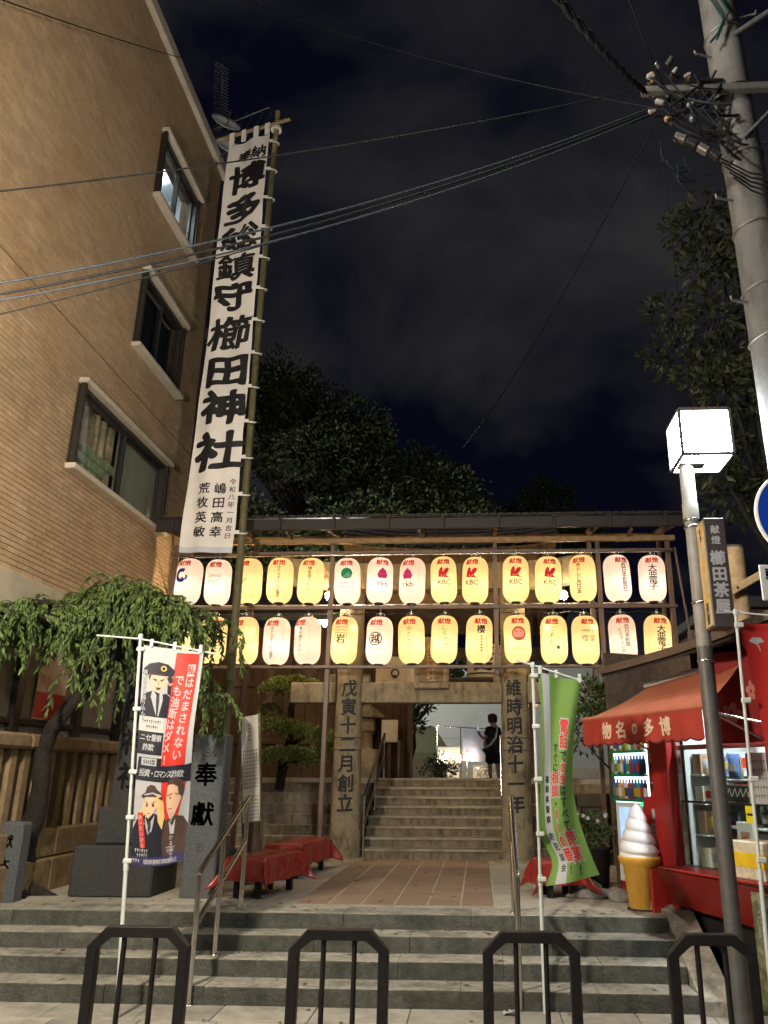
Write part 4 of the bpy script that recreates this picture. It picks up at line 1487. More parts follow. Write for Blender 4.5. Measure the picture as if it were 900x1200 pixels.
for i in range(13):
    z = 12.6 - i * 0.615
    pts = []
    for q in range(11):
        t = -math.pi * 0.9 + 2 * math.pi * 0.82 * q / 10
        pts.append((px0 + 0.005 + 0.075 * math.cos(t), YBN - 0.03 + 0.085 * math.sin(t), z + 0.03 * math.sin(t * 1.3)))
    tl = MB()
    tl.tube(pts, 0.014, 6)
    tl.sheet(lambda u, v: (-3.68 + u, YBN - 0.12 - 0.003, z - 0.04 + v), [0, 0.05, 0.1], [0, 0.06])
    tl.build('side_loop', m_cloth, bn)

# ================================================================== NOBORI FLAGS
m_blk_print = mat('print_black', (0.02, 0.02, 0.024), 0.55, 0)
m_red_print = mat('print_red', (0.48, 0.03, 0.02), 0.55, 0)
m_white_print = mat('print_white', (0.36, 0.37, 0.385), 0.6, 0)
m_grey_print = mat('print_grey', (0.45, 0.45, 0.44), 0.6, 0)
m_navy = mat('print_navy', (0.011, 0.012, 0.022), 0.55, 0)
m_purple = mat('print_purple', (0.03, 0.026, 0.09), 0.55, 0)
m_skin_print = mat('print_skin', (0.62, 0.40, 0.27), 0.6, 0)
m_blond = mat('print_blond', (0.58, 0.40, 0.17), 0.6, 0)
m_brownp = mat('print_brown', (0.06, 0.035, 0.028), 0.6, 0)
m_gold = mat('print_gold', (0.55, 0.40, 0.10), 0.6, 0)
m_tie = mat('print_charcoal', (0.03, 0.03, 0.035), 0.6, 0)
m_nob_red = mat('nobori_red_cloth', (0.38, 0.018, 0.013), 0.7, 0.06, 3)
m_nob_green = mat('nobori_green_cloth', (0.17, 0.32, 0.075), 0.7, 0.05, 3, trans=.25)


def pole_parts(t, base, tip, arm, n_joint=2):
    b, a = Vector(base), Vector(tip)
    MB().tube([b, b.lerp(a, 0.36)], 0.0165, 12).build('lower_tube', m_white_plastic, t)
    MB().tube([b.lerp(a, 0.36), a], 0.013, 12).build('upper_tube', m_white_plastic, t)
    MB().tube([b.lerp(a, 0.352), b.lerp(a, 0.372)], 0.021, 12).build('locking_collar', m_white_plastic, t)
    MB().obox(a + Vector((0, 0, 0.01)), (0.035, 0.035, 0.05), None, 0.006).build('joint_cap', m_white_plastic, t)
    MB().tube(arm, 0.007, 8).build('cross_rod', m_white_plastic, t)


# --- police flag on the left
PB, PT = Vector((-2.75, 6.72, 0.0)), Vector((-2.955, 6.8, 2.875))
pf = thing('nobori_pole', 'slim white flag pole standing on the front steps by the left black barrier', 'flag pole', PB)
pole_parts(pf, PB, PT, [(-3.35, 6.8, 2.90), (-2.96, 6.8, 2.868), (-2.28, 6.8, 2.735)])
fg = thing('nobori_flag', 'white and red police warning flag with printed officers hung by the left steps', 'flag', (-2.7, 6.8, 1.0))
FW, FH = 0.60, 1.80


def pfn(u, v, w):
    """u from the pole edge, v down from the top."""
    s, q = u / FW, v / FH
    L0 = PT.lerp(PB, 0.022 + 0.61 * q) + Vector((0.035, -0.0, 0))
    xr_ = -2.365 - 0.02 * math.sin(q * 3.1) + (0.03 if q > 0.6 else 0.0) * (q - .6) - 0.05 * max(0, q - 0.55)
    zr = 2.74 - (2.74 - 1.09) * q
    p = Vector((L0.x + (xr_ - L0.x) * s, L0.y, L0.z + (zr - L0.z) * s))
    p.y += 0.045 * math.sin(s * 5.2 + q * 2.2) * s + 0.10 * max(0, q - 0.5) * math.sin(s * 3.0) - 0.02 * math.sin(q * 9 + s * 4) * s + 0.015 * math.sin(s*11 - q*4)*s
    p.z -= 0.03 * math.sin(s * math.pi) * q
    return p + Vector((0, -w, 0))


MB().sheet(lambda u, v: pfn(u, v, 0), [FW * i / 30 for i in range(31)], [FH * i / 60 for i in range(61)]).build('cloth', m_white_print, fg)
k = Ink()
PM = [m_blk_print, m_red_print, m_white_print, m_grey_print, m_navy, m_purple, m_skin_print, m_blond, m_brownp, m_gold, m_tie]
# everything below is laid out as (u, -v)
D = lambda pts: [(a, -b) for a, b in pts]
w1, w2, w3, w4, w5 = .0015, .003, .0045, .006, .0075
# officer above
k.poly(D([(0, .61), (0, .52), (.03, .42), (.12, .385), (.20, .41), (.26, .40), (.33, .44), (.335, .61)]), 4, w1)
k.poly(D([(.115, .37), (.17, .44), (.215, .375), (.225, .46), (.19, .60), (.165, .60), (.10, .44)]), 2, w2)
k.poly(D([(.155, .42), (.185, .42), (.19, .46), (.18, .60), (.165, .60), (.155, .46)]), 10, w3)
k.poly(D([(.085, .25), (.095, .33), (.13, .385), (.17, .40), (.21, .375), (.245, .32), (.25, .25)]), 6, w3)
k.poly(D([(.07, .27), (.08, .30), (.095, .25), (.25, .25), (.25, .235), (.08, .235)]), 8, w4)
k.poly(D([(.01, .245), (.02, .20), (.07, .155), (.16, .13), (.26, .145), (.335, .195), (.33, .225), (.30, .255), (.20, .235), (.09, .24), (.04, .265)]), 4, w4)
k.ell(.215, -.185, .032, .026, 9, w5, 14).ell(.215, -.185, .018, .015, 4, w5 + .0006, 10)
k.line(D([(.115, .285), (.15, .292)]), .012, 8, w4).line(D([(.19, .292), (.225, .28)]), .012, 8, w4)
k.ell(.135, -.30, .012, .006, 2, w4, 8).ell(.205, -.30, .012, .006, 2, w4, 8).ell(.135, -.30, .005, .005, 0, w5, 6).ell(.205, -.30, .005, .005, 0, w5, 6)
k.poly(D([(.13, .345), (.165, .352), (.205, .34), (.19, .37), (.16, .378)]), 8, w4).line(D([(.14, .352), (.20, .348)]), .008, 2, w5)
k.line(D([(.172, .30), (.165, .33), (.178, .332)]), .005, 8, w4)
k.ell(.29, -.30, .028, .03, 6, w3, 10).poly(D([(.255, .265), (.275, .25), (.315, .26), (.32, .30), (.29, .31), (.27, .29)]), 0, w4)
k.poly(D([(.265, .31), (.325, .31), (.335, .43), (.27, .40)]), 4, w3)
for q in range(4): k.line(D([(.27, .30 + q * .012), (.30, .297 + q * .012)]), .005, 8, w4)
k.column('調査のため振り込んで', .035, -.235, .045, .044, 2, w5, 1, .02)
k.rect(.0, .255, -.735, -.61, 3, w2).faint(.13, -.655, .2, .03, 0, w3, 9, 2).faint(.14, -.70, .13, .03, 0, w3, 6, 3)
k.rect(.0, .27, -.925, -.735, 4, w2)
k.row('ニセ警察', .135, -.785, .062, 2, w3, 1, .02, .058, .15).row('詐欺', .11, -.865, .062, 2, w3, 1, .02, .058, .15)
# red panel
k.poly(D([(.33, .03), (.565, .02), (.535, 1.0), (.275, 1.01)]), 1, w3)
k.poly(D([(.46, .125), (.54, .115), (.535, .225), (.455, .235)]), 2, w4)
k.glyph('私', .497, -.175, .085, 1, w5, 1, .02)
k.column('はだまされない', .49, -.285, .098, .105, 2, w4, 1, .02, -.006, .05)
k.column('でも油断はダメ!', .385, -.27, .098, .098, 2, w4, 1, .02, -.010, .05)
# dark band and lower panel
k.poly(D([(.02, .95), (.275, .95), (.275, 1.012), (.535, 1.002), (.60, .99), (.60, 1.14), (0.0, 1.14)]), 4, w2)
k.rect(.05, .215, -1.015, -.955, 2, w3)
k.row('SNS型', .13, -.985, .045, 4, w4, 1, .02, .033)
k.row('投資・ロマンス詐欺', .285, -1.075, .066, 2, w4, 1, .02, .055, .15)
k.poly(D([(.30, 1.14), (.56, 1.14), (.50, 1.42), (.46, 1.55), (.3, 1.55)]), 1, w1)
k.poly(D([(0, 1.80), (0, 1.53), (.04, 1.45), (.13, 1.405), (.22, 1.39), (.36, 1.42), (.40, 1.55), (.40, 1.80)]), 4, w2)
# woman officer
k.poly(D([(.10, 1.30), (.065, 1.42), (.08, 1.50), (.13, 1.48), (.15, 1.30)]), 7, w2).poly(D([(.27, 1.24), (.34, 1.30), (.36, 1.42), (.33, 1.52), (.28, 1.46), (.25, 1.32)]), 7, w3)
k.poly(D([(.13, 1.42), (.17, 1.50), (.20, 1.45), (.24, 1.40), (.21, 1.53), (.17, 1.56), (.14, 1.50)]), 2, w3)
k.poly(D([(.165, 1.46), (.195, 1.45), (.20, 1.50), (.185, 1.56), (.165, 1.52)]), 10, w4)
k.poly(D([(.12, 1.27), (.115, 1.35), (.14, 1.42), (.165, 1.435), (.22, 1.39), (.27, 1.32), (.28, 1.26)]), 6, w4)
k.poly(D([(.22, 1.24), (.30, 1.24), (.31, 1.36), (.27, 1.36), (.25, 1.28)]), 7, w5)
k.poly(D([(.07, 1.265), (.12, 1.23), (.13, 1.19), (.17, 1.165), (.22, 1.17), (.25, 1.20), (.30, 1.225), (.33, 1.27), (.31, 1.285), (.22, 1.255), (.14, 1.26), (.10, 1.275)]), 8, w5)
k.poly(D([(.11, 1.245), (.20, 1.225), (.31, 1.245), (.31, 1.258), (.20, 1.238), (.11, 1.258)]), 2, w5 + .0008)
k.line(D([(.125, 1.305), (.155, 1.318)]), .007, 8, w5).line(D([(.195, 1.318), (.24, 1.295)]), .007, 8, w5)
k.ell(.143, -1.332, .012, .011, 0, w5, 8).ell(.215, -1.328, .014, .011, 0, w5, 8).line(D([(.155, 1.395), (.185, 1.392)]), .005, 8, w5)
# man in brown
k.poly(D([(.36, 1.80), (.33, 1.60), (.37, 1.45), (.46, 1.41), (.55, 1.43), (.60, 1.50), (.60, 1.80)]), 8, w3)
k.poly(D([(.39, 1.16), (.375, 1.27), (.385, 1.36), (.42, 1.44), (.46, 1.42), (.50, 1.34), (.53, 1.26), (.51, 1.16)]), 6, w4)
k.poly(D([(.38, 1.17), (.40, 1.12), (.47, 1.10), (.53, 1.13), (.55, 1.20), (.53, 1.27), (.50, 1.24), (.49, 1.18), (.43, 1.15)]), 8, w5)
k.line(D([(.385, 1.25), (.44, 1.235)]), .008, 8, w5).line(D([(.47, 1.235), (.50, 1.245)]), .008, 8, w5).ell(.42, -1.27, .009, .007, 0, w5, 8).line(D([(.40, 1.36), (.44, 1.355)]), .006, 8, w5)
k.poly(D([(.41, 1.45), (.45, 1.50), (.48, 1.44), (.47, 1.56), (.43, 1.56)]), 3, w4)
# slogans
k.poly(D([(.045, 1.40), (.105, 1.39), (.15, 1.66), (.095, 1.67)]), 1, w5)
k.column('会いたいから', .075, -1.43, .04, .043, 2, w5 + .001, 1, .02, .008)
k.column('必ずもうかるので', .435, -1.40, .042, .047, 2, w5, 1, .02, .002)
k.faint(.11, -1.69, .15, .03, 2, w4, 6, 3).faint(.12, -1.725, .12, .03, 2, w4, 5, 4).faint(.44, -1.67, .1, .02, 2, w4, 5, 5).faint(.44, -1.70, .08, .03, 2, w4, 4, 6)
k.poly(D([(0, 1.735), (.28, 1.73), (.59, 1.72), (.59, 1.80), (0, 1.80)]), 5, w5)
k.faint(.06, -1.768, .08, .03, 2, w5 + .001, 3, 8).row('福岡県警察犯罪被害防止', .33, -1.768, .04, 2, w5 + .001, 1, .02, .035)
k.build('printed_panel', PM, pfn if False else (lambda u, v, w: pfn(u, -v, w)), fg, None, 0.025, 0.03)
cl = MB()
for q in (0.02, 0.31, 0.60, 0.80, 0.985):
    c = PT.lerp(PB, 0.022 + 0.61 * q)
    cl.obox(c + Vector((0.012, -0.004, 0)), (0.07, 0.035, 0.035), None, 0.006)
for s in (0.12, 0.5, 0.95):
    p = pfn(FW * s, 0.0, 0)
    cl.obox(p + Vector((0, 0, 0.025)), (0.03, 0.02, 0.075), None, 0.005)
cl.build('clip', m_white_plastic, fg)

# --- green flag
GB, GT = Vector((0.485, 7.06, 0.0)), Vector((0.472, 7.0, 2.645))
gp = thing('nobori_pole', 'slim white flag pole on the steps in front of the right torii pillar', 'flag pole', GB)
pole_parts(gp, GB, GT, [(0.33, 7.0, 2.70), (0.48, 7.0, 2.655), (0.91, 7.0, 2.515)])
gf_ = thing('nobori_flag', 'bright green warning flag with red and black writing, blown to the right', 'flag', (0.6, 7.0, 0.9))


def gfn(u, v, w):
    s, q = u / FW, v / FH
    L = Vector((0.515 - 0.015 * q, 7.0, 2.60 - 1.70 * q))
    L.x += 0.095 * math.exp(-((q - 0.90) / 0.085) ** 2) + 0.02 * math.sin(q * 6)
    xr_ = 0.875 - 0.105 * math.sin(min(1, q / 0.62) * math.pi / 2) + 0.19 * max(0, (q - 0.55) / 0.45) ** 1.6
    zr = 2.515 - 1.53 * q
    p = Vector((L.x + (xr_ - L.x) * s, 7.0, L.z + (zr - L.z) * s))
    p.y += 0.07 * math.sin(s * 4.5 + q * 3) * s * (0.4 + q) - 0.03 * math.sin(s * 9 + q * 5) * s + 0.08 * math.exp(-((q - 0.85) / 0.1) ** 2) * (1 - s)
    return p + Vector((0, -w, 0))


MB().sheet(lambda u, v: gfn(u, v, 0), [FW * i / 30 for i in range(31)], [FH * i / 60 for i in range(61)]).build('cloth', m_nob_green, gf_)
k = Ink()
k.poly(D([(.05, 0), (.16, 0), (.17, .5), (.19, 1.0), (.20, 1.45), (.22, 1.80), (.10, 1.80), (.10, 1.45), (.07, .9), (.05, .4)]), 2, w1)
for sz, mi, off, w in ((.135, 2, .03, w2),):
    pass
col1 = '電話でお金はすべて詐欺!'
zpos = .46
for i, ch in enumerate(col1):
    red = ch in '電話お金詐欺'
    sz = .145 if ch in '電話詐欺' else .11
    if red: k.glyph(ch, .40, -zpos, sz * 1.18, 2, w2, 1.0, .045)
    k.glyph(ch, .40, -zpos, sz, 1 if red else 0, w3, 1.0, .024)
    zpos += sz * .93
zpos = .66
for i, ch in enumerate('すぐに相談・110番!'):
    red = ch in '相談110番'
    sz = .115 if red else .09
    if red: k.glyph(ch, .265, -zpos, sz * 1.18, 2, w2, 1.0, .045)
    k.glyph(ch, .265, -zpos, sz, 1 if red else 0, w3, 1.0, .024)
    zpos += sz * .98
k.column('福岡県警察', .125, -.94, .065, .085, 0, w2, 1, .025, .004)
k.column('防犯協会', .15, -1.42, .065, .085, 0, w2, 1, .025, .006)
k.build('printed_panel', PM, lambda u, v, w: gfn(u, -v, w), gf_, None, 0.025, 0.03)
cl = MB()
for q in (0.02, 0.27, 0.52, 0.77, 0.97):
    c = Vector((0.472 + 0.013 * q * .62, 7.0 + .02 * q, 2.60 - 1.70 * q))
    cl.obox(c + Vector((0.012, -0.004, 0)), (0.07, 0.035, 0.035), None, 0.006)
for s in (0.06, 0.45, 0.98):
    cl.obox(gfn(FW * s, 0, 0) + Vector((0, 0, 0.02)), (0.03, 0.02, 0.075), None, 0.005)
cl.build('clip', m_white_plastic, gf_)

# --- red flag at the right edge
RB, RT = Vector((1.98, 6.32, 0.0)), Vector((2.035, 6.3, 2.965))
rp = thing('nobori_pole', 'slim white flag pole in front of the red shop counter at the right edge', 'flag pole', RB)
pole_parts(rp, RB, RT, [(1.95, 6.3, 2.985), (2.04, 6.3, 2.975), (2.75, 6.3, 2.90)])
rf_ = thing('nobori_flag', 'red shop flag with a white ginkgo leaf emblem at the right edge', 'flag', (2.3, 6.3, 1.2))


def rfn(u, v, w):
    s, q = u / FW, v / FH
    L = Vector((2.065 - 0.03 * q + 0.12 * max(0, math.sin(q * 2.4)) * (q > 0.1) * 0.9, 6.3, 2.89 - 1.72 * q))
    xr_ = 2.66
    p = Vector((L.x + (xr_ - L.x) * s, 6.3 + 0.04 * math.sin(s * 5 + q * 4), L.z + 0.0 * s))
    return p + Vector((0, -w, 0))


MB().sheet(lambda u, v: rfn(u, v, 0), [FW * i / 20 for i in range(21)], [FH * i / 40 for i in range(41)]).build('cloth', m_nob_red, rf_)
k = Ink()
lf = [(0.12, -.17)]
for q in range(13):
    t = R(20 + 140 * q / 12)
    r = .062 * (1 + .08 * math.cos(q * 2.2)) * (0.82 if q == 6 else 1)
    lf.append((.12 + r * math.cos(t), -.17 + r * math.sin(t)))
k.poly(lf, 2, w2).line([(.12, -.17), (.115, -.225)], .008, 2, w2)
k.glyph('焼', .30, -.30, .26, 2, w2, 1, BOLD).glyph('も', .30, -.62, .26, 2, w2, 1, BOLD).glyph('ち', .30, -.94, .26, 2, w2, 1, BOLD)
k.build('printed_panel', PM, lambda u, v, w: rfn(u, v, w) if v > 0 else rfn(u, -v, w), rf_, None, 0.04, 0.05)
cl = MB()
for q in (0.015, 0.34, 0.66, 0.97):
    c = RT.lerp(RB, 0.022 + 0.6 * q)
    cl.obox(c + Vector((0.016, -0.004, 0)), (0.07, 0.035, 0.04), None, 0.006)
cl.build('clip', m_white_plastic, rf_)

# ================================================================== MONUMENT STONES (left)
mo = thing('shrine_name_stone', 'tall dark stone pillar carved with the shrine name, behind the police flag', 'stone monument', (-3.9, 9.15, 0.525))
MB().box(-4.30, -3.42, 8.86, 9.6, 0.52, 1.02, 0.02).build('lower_plinth', m_darkstone, mo)
MB().box(-4.14, -3.56, 8.98, 9.5, 1.021, 1.40, 0.02).build('upper_plinth', m_darkstone, mo)
mb = MB()
mb.add([(-4.05, 9.05, 1.40), (-3.66, 9.05, 1.40), (-3.66, 9.42, 1.40), (-4.05, 9.42, 1.40), (-4.02, 9.08, 3.25), (-3.69, 9.08, 3.25), (-3.69, 9.39, 3.25), (-4.02, 9.39, 3.25), (-3.855, 9.235, 3.36)],
       [(0, 1, 5, 4), (1, 2, 6, 5), (2, 3, 7, 6), (3, 0, 4, 7), (4, 5, 8), (5, 6, 8), (6, 7, 8), (7, 4, 8)])
sh = mb.build('shaft', m_darkstone, mo)
k = Ink().column('櫛田神社', 0, 2.80, .30, .36, 0, 0, 1.0, BOLD)
k.build('carved_lettering', [m_ink], lambda u, v, w: (-3.855 + u, 9.043 + (v - 1.4) * 0.0162, v), sh)

ho = thing('dedication_pillar', 'square grey granite pillar with two carved black characters beside the steps', 'stone pillar', (-2.93, 9.0, 0.525))
MB().box(-3.12, -2.76, 8.86, 9.14, 0.52, 2.16, 0.015).build('shaft', m_greystone, ho)
k = Ink().glyph('奉', 0, 1.74, .25, 0, 0, 1, BOLD).glyph('獻', 0, 1.34, .25, 0, 0, 1, BOLD)
k.build('carved_lettering', [m_ink], lambda u, v, w: (-2.945 + u, 8.857, v), ho)
cr_ = MB()
for z in (1.97, 1.02):
    cr_.lathe([(0.0, -0.006), (0.012, -0.006), (0.014, 0.002)], (0, 0, 0), 12) if False else None
    M = Matrix.Translation((-2.945, 8.86, z)) @ Matrix.Rotation(R(90), 4, 'X')
    mbx = MB(M)
    mbx.lathe([(0.05, 0.0), (0.048, 0.006), (0.03, 0.006), (0.028, 0.002), (0.014, 0.002), (0.012, 0.012), (0.0, 0.014)], n=20)
    cr_.v, off = cr_.v, len(cr_.v)
    cr_.f += [tuple(i + off for i in f) for f in mbx.f]
    cr_.v += mbx.v
    cr_.mi += mbx.mi
    cr_.sm += mbx.sm
cr_.build('carved_boss', m_greystone, ho)
k = Ink()
for z in (1.80, 1.30, 0.9):
    k.faintcol(0, z, .09, .40, 0, 0, 5, int(z * 10))
k.build('side_lettering', [m_lgrey], lambda u, v, w: (-2.757, 9.0 + u, v), ho)

fs = thing('small_dedication_stone', 'low grey stone with two carved characters at the left edge above the steps', 'stone marker', (-4.82, 8.5, 0.525))
MB().box(-5.02, -4.64, 8.42, 8.62, 0.5, 1.27, 0.025).build('slab', m_greystone, fs)
k = Ink().glyph('獻', 0, 1.09, .13, 0, 0, 1, BOLD).glyph('木', 0, .88, .13, 0, 0, 1, BOLD)
k.build('carved_lettering', [m_ink], lambda u, v, w: (-4.78 + u, 8.417, v), fs)

nb = thing('notice_board', 'tall white timber notice board with columns of faded brown writing', 'notice board', (-2.75, 9.75, 0.525))
m_board = mat('weathered_white_board', (0.60, 0.56, 0.48), 0.8, 0.12, 6, 0.1, 50, stain=(0.34, 0.28, 0.2), sscale=3, samt=0.5)
Mn = Matrix.Translation((-2.54, 9.8, 0.0)) @ Matrix.Rotation(R(-16), 4, 'Z') @ Matrix.Rotation(R(-7.6), 4, 'Y') @ Matrix.Rotation(R(-2), 4, 'X')
MB(Mn).box(-.115, .115, -.015, .015, 1.22, 2.45, 0.004).build('board', m_board, nb)
MB(Mn).box(-.135, -.118, -.02, .03, .5, 2.5, 0.003).build('upright', m_steel, nb)
MB(Mn).box(.118, .132, -.02, .03, .5, 2.46, 0.003).build('upright', m_steel, nb)
MB(Mn).box(-.115, .115, -.012, .012, .55, 1.215, 0.004).build('lower_board', m_darkwood, nb)
k = Ink()
for i in range(8):
    for z, h in ((2.36, .22), (2.05, .46), (1.52, .36)):
        if z == 2.36 and i not in (3, 4): continue
        k.faintcol(-.092 + i * .026, z, .017, h, 0, 0, int(h * 26), i + int(z * 10))
k.build('lettering', [mat('faded_brown_ink', (0.16, 0.07, 0.04), 0.8, 0)], lambda u, v, w: tuple(Mn @ Vector((u, -.018, v))), nb)

# ================================================================== HANDRAILS
def rail_thing(label, base, posts, rails, r=0.024, grp='steel handrails of the two flights'):
    t = thing('handrail', label, 'handrail', base, grp)
    for p in posts:
        MB().tube(p, r * 0.95, 12).build('post', m_steel, t)
    for p in rails:
        MB().tube(p, r, 12).build('rail', m_steel, t)
    for p in posts:
        MB().lathe([(0.045, 0), (0.045, 0.006), (0.028, 0.012)], tuple(p[0]), 14).build('base_flange', m_steel, t)
    return t


rail_thing('shiny steel handrail climbing the front steps beside the police flag', (-2.3, 7.4, 0),
           [[(-2.335, 7.10, 0.0), (-2.335, 7.10, 0.96)], [(-2.31, 7.60, 0.262), (-2.31, 7.60, 1.19)], [(-2.285, 8.22, 0.525), (-2.285, 8.22, 1.50)]],
           [[(-2.335, 7.08, 0.95), (-2.335, 7.12, 0.985), (-2.285, 8.24, 1.53)], [(-2.335, 7.11, 0.575), (-2.31, 7.62, 0.83), (-2.285, 8.22, 1.12)]])
rail_thing('shiny steel handrail climbing the front steps just left of the green flag', (0.29, 7.4, 0),
           [[(0.295, 7.12, 0.0), (0.295, 7.12, 0.98)], [(0.305, 8.24, 0.525), (0.305, 8.24, 1.5)]],
           [[(0.295, 7.10, 0.96), (0.295, 7.14, 1.0), (0.305, 8.26, 1.54)], [(0.295, 7.12, 0.58), (0.305, 8.24, 1.13)]])
ur = rail_thing('thin steel handrail up the left side of the upper stone flight', (-1.8, 13.2, 0.525),
                [[(-1.79, 12.98, 0.525), (-1.79, 12.98, 1.42)], [(-1.76, 14.0, 1.18), (-1.76, 14.0, 1.95)], [(-1.74, 15.1, 1.68), (-1.74, 15.1, 2.45)]],
                [[(-1.79, 12.96, 1.38), (-1.79, 13.0, 1.44), (-1.74, 15.0, 2.42), (-1.74, 15.14, 2.46)], [(-1.79, 12.98, 1.0), (-1.74, 15.1, 2.05)]], 0.02)
rail_thing('thin steel handrail at the right torii pillar on the upper flight', (0.36, 13.1, 0.525),
           [[(0.345, 12.98, 0.525), (0.345, 12.98, 1.45)], [(0.40, 15.1, 1.68), (0.40, 15.1, 2.4)]],
           [[(0.345, 12.96, 1.44), (0.40, 15.14, 2.42)]], 0.02)

# ================================================================== BLACK BARRIERS
def barrier(x0, x1, label):
    yb = 5.5
    t = thing('bike_barrier', label, 'barrier', ((x0 + x1) / 2, yb, 0), 'black steel barriers in a row before the steps')
    c, h, s = 0.115, 0.83, 0.034
    fr = MB()
    out = [(x0, 0.0), (x0, h - c), (x0 + c, h), (x1 - c, h), (x1, h - c), (x1, 0.0)]
    th = 0.064
    inn = [(x1 - th, 0.0), (x1 - th, h - c - 0.012), (x1 - c - 0.03, h - th), (x0 + c + 0.03, h - th), (x0 + th, h - c - 0.012), (x0 + th, 0.0)]
    poly = out + inn
    n = 6
    vs, fs_ = [], []
    for (px, pz) in out: vs += [(px, yb - s, pz), (px, yb + s, pz)]
    for (px, pz) in inn[::-1]: vs += [(px, yb - s, pz), (px, yb + s, pz)]
    for i in range(5):
        o0, o1, i0, i1 = 2 * i, 2 * i + 2, 12 + 2 * i, 12 + 2 * i + 2
        fs_ += [(o0, o1, i1, i0), (o0 + 1, i0 + 1, i1 + 1, o1 + 1), (o0, o0 + 1, o1 + 1, o1), (i0, i1, i1 + 1, i0 + 1)]
    fr.add(vs, fs_)
    fo = fr.build('frame', m_black_metal, t, None, True)
    md = fo.modifiers.new('bevel', 'BEVEL'); md.width = 0.006; md.segments = 2; md.limit_method = 'ANGLE'
    w = x1 - x0
    for q in (0.345, 0.655):
        MB().tube([(x0 + w * q, yb, 0), (x0 + w * q, yb, h - th + 0.004)], 0.0165, 10).build('bar', m_black_metal, t)
    for q in (x0 + th / 2, x1 - th / 2):
        MB().box(q - .06, q + .06, yb - .06, yb + .06, 0.0, 0.01).build('foot_plate', m_black_metal, t)


barrier(-2.48, -1.83, 'black chamfered steel barrier in front of the police flag pole')
barrier(-1.20, -0.575, 'black chamfered steel barrier standing alone before the middle of the steps')
barrier(0.005, 0.60, 'black chamfered steel barrier crossed by the green flag pole')
barrier(1.13, 1.66, 'black chamfered steel barrier at the right, partly hidden by the lamp post')

# ================================================================== BENCHES WITH RED CLOTHS
m_redcloth = mat('red_vinyl_cloth', (0.27, 0.026, 0.02), 0.28, 0.12, 8, 0.15, 30, spec=0.5, coat=0.25)


def bench(c, w, d, rot, label, clabel, h=0.42, seed=1):
    M = Matrix.Translation((c[0], c[1], 0.525)) @ Matrix.Rotation(R(rot), 4, 'Z')
    t = thing('bench', label, 'bench', (c[0], c[1], 0.525), 'low black benches under red cloths')
    for i in range(3):
        yq = -d / 2 + 0.02 + (d - 0.04) * (i + 0.5) / 3
        MB(M).box(-w / 2 + .02, w / 2 - .02, yq - d / 6.8, yq + d / 6.8, h - 0.04, h - 0.004, 0.004).build('seat_plank', m_black, t)
    for sx in (-1, 1):
        for sy in (-1, 1):
            MB(M).box(sx * (w / 2 - 0.09) - .03, sx * (w / 2 - 0.09) + .03, sy * (d / 2 - .07) - .03, sy * (d / 2 - .07) + .03, 0, h - 0.041, 0.004).build('leg', m_black, t)
    MB(M).box(-w / 2 + .12, w / 2 - .12, -.02, .02, .12, .16).build('stretcher', m_black, t)
    rr = random.Random(seed)
    nu, nv = 44, 44
    ou, ov = 0.0 + w / 2 + 0.26, d / 2 + 0.24
    ph = rr.uniform(0, 6)

    def cf(u, v):
        x, y, z = u, v, h + 0.004
        ex, ey = abs(u) - w / 2, abs(v) - d / 2
        fall = max(ex, 0) + 0.0
        fl2 = max(ey, 0)
        if ex > 0: x = math.copysign(w / 2 + 0.012 + 0.10 * ex + 0.022 * math.sin(v * 17 + ph) * min(1, ex * 7), u)
        if ey > 0: y = math.copysign(d / 2 + 0.012 + 0.10 * ey + 0.022 * math.sin(u * 15 + ph * 2) * min(1, ey * 7), v)
        drop = max(ex, 0) + max(ey, 0) if not (ex > 0 and ey > 0) else max(ex, ey) + 0.25 * min(ex, ey)
        z -= drop * 0.97
        if ex > 0 and ey > 0:
            b = min(ex, ey)
            x += math.copysign(b * 0.45, u)
            y += math.copysign(b * 0.45, v)
        z += 0.004 * math.sin(u * 9 + ph) * math.sin(v * 13)
        return tuple(M @ Vector((x, y, max(0.012, z))))
    o = MB().sheet(cf, [-ou + 2 * ou * i / nu for i in range(nu + 1)], [-ov + 2 * ov * i / nv for i in range(nv + 1)]).build('bench_cloth', m_redcloth, None, (c[0], c[1], 0.525 + h))
    tag(o, clabel, 'cloth', 'red cloths on the benches')
    sm = o.modifiers.new('sol', 'SOLIDIFY'); sm.thickness = 0.004


bench((-2.33, 9.25), 0.42, 0.85, -14, 'low black bench nearest the left handrail', 'glossy red cloth draped over the bench nearest the left handrail', 0.40, 3)
bench((-2.35, 11.05), 0.46, 1.1, -8, 'low black bench beside the left torii pillar', 'glossy red cloth draped over the bench beside the left torii pillar', 0.40, 8)
bench((0.82, 9.35), 0.42, 0.42, 10, 'low black bench behind the green flag', 'dark red cloth bunched over the bench behind the green flag', 0.36, 5)
# ================================================================== STREET LAMPS
m_lampglass = mat('lamp_diffuser', (1, 1, 1), 0.5, 0, emit=(0.86, 0.95, 1.0), es=LAMP_L)
m_pole_grey = mat('grey_painted_pole', (0.075, 0.072, 0.07), 0.5, 0.25, 10, 0.1, 60, stain=(0.09, 0.06, 0.04), sscale=3, samt=0.6, spec=0.5)
m_pole_pale = mat('pale_galvanised_pole', (0.24, 0.23, 0.215), 0.5, 0.2, 10, 0.1, 60, stain=(0.2, 0.17, 0.13), sscale=4, samt=0.6)
m_signbrown = mat('dark_brown_sign', (0.045, 0.035, 0.03), 0.4, 0.08, 10, spec=0.5)


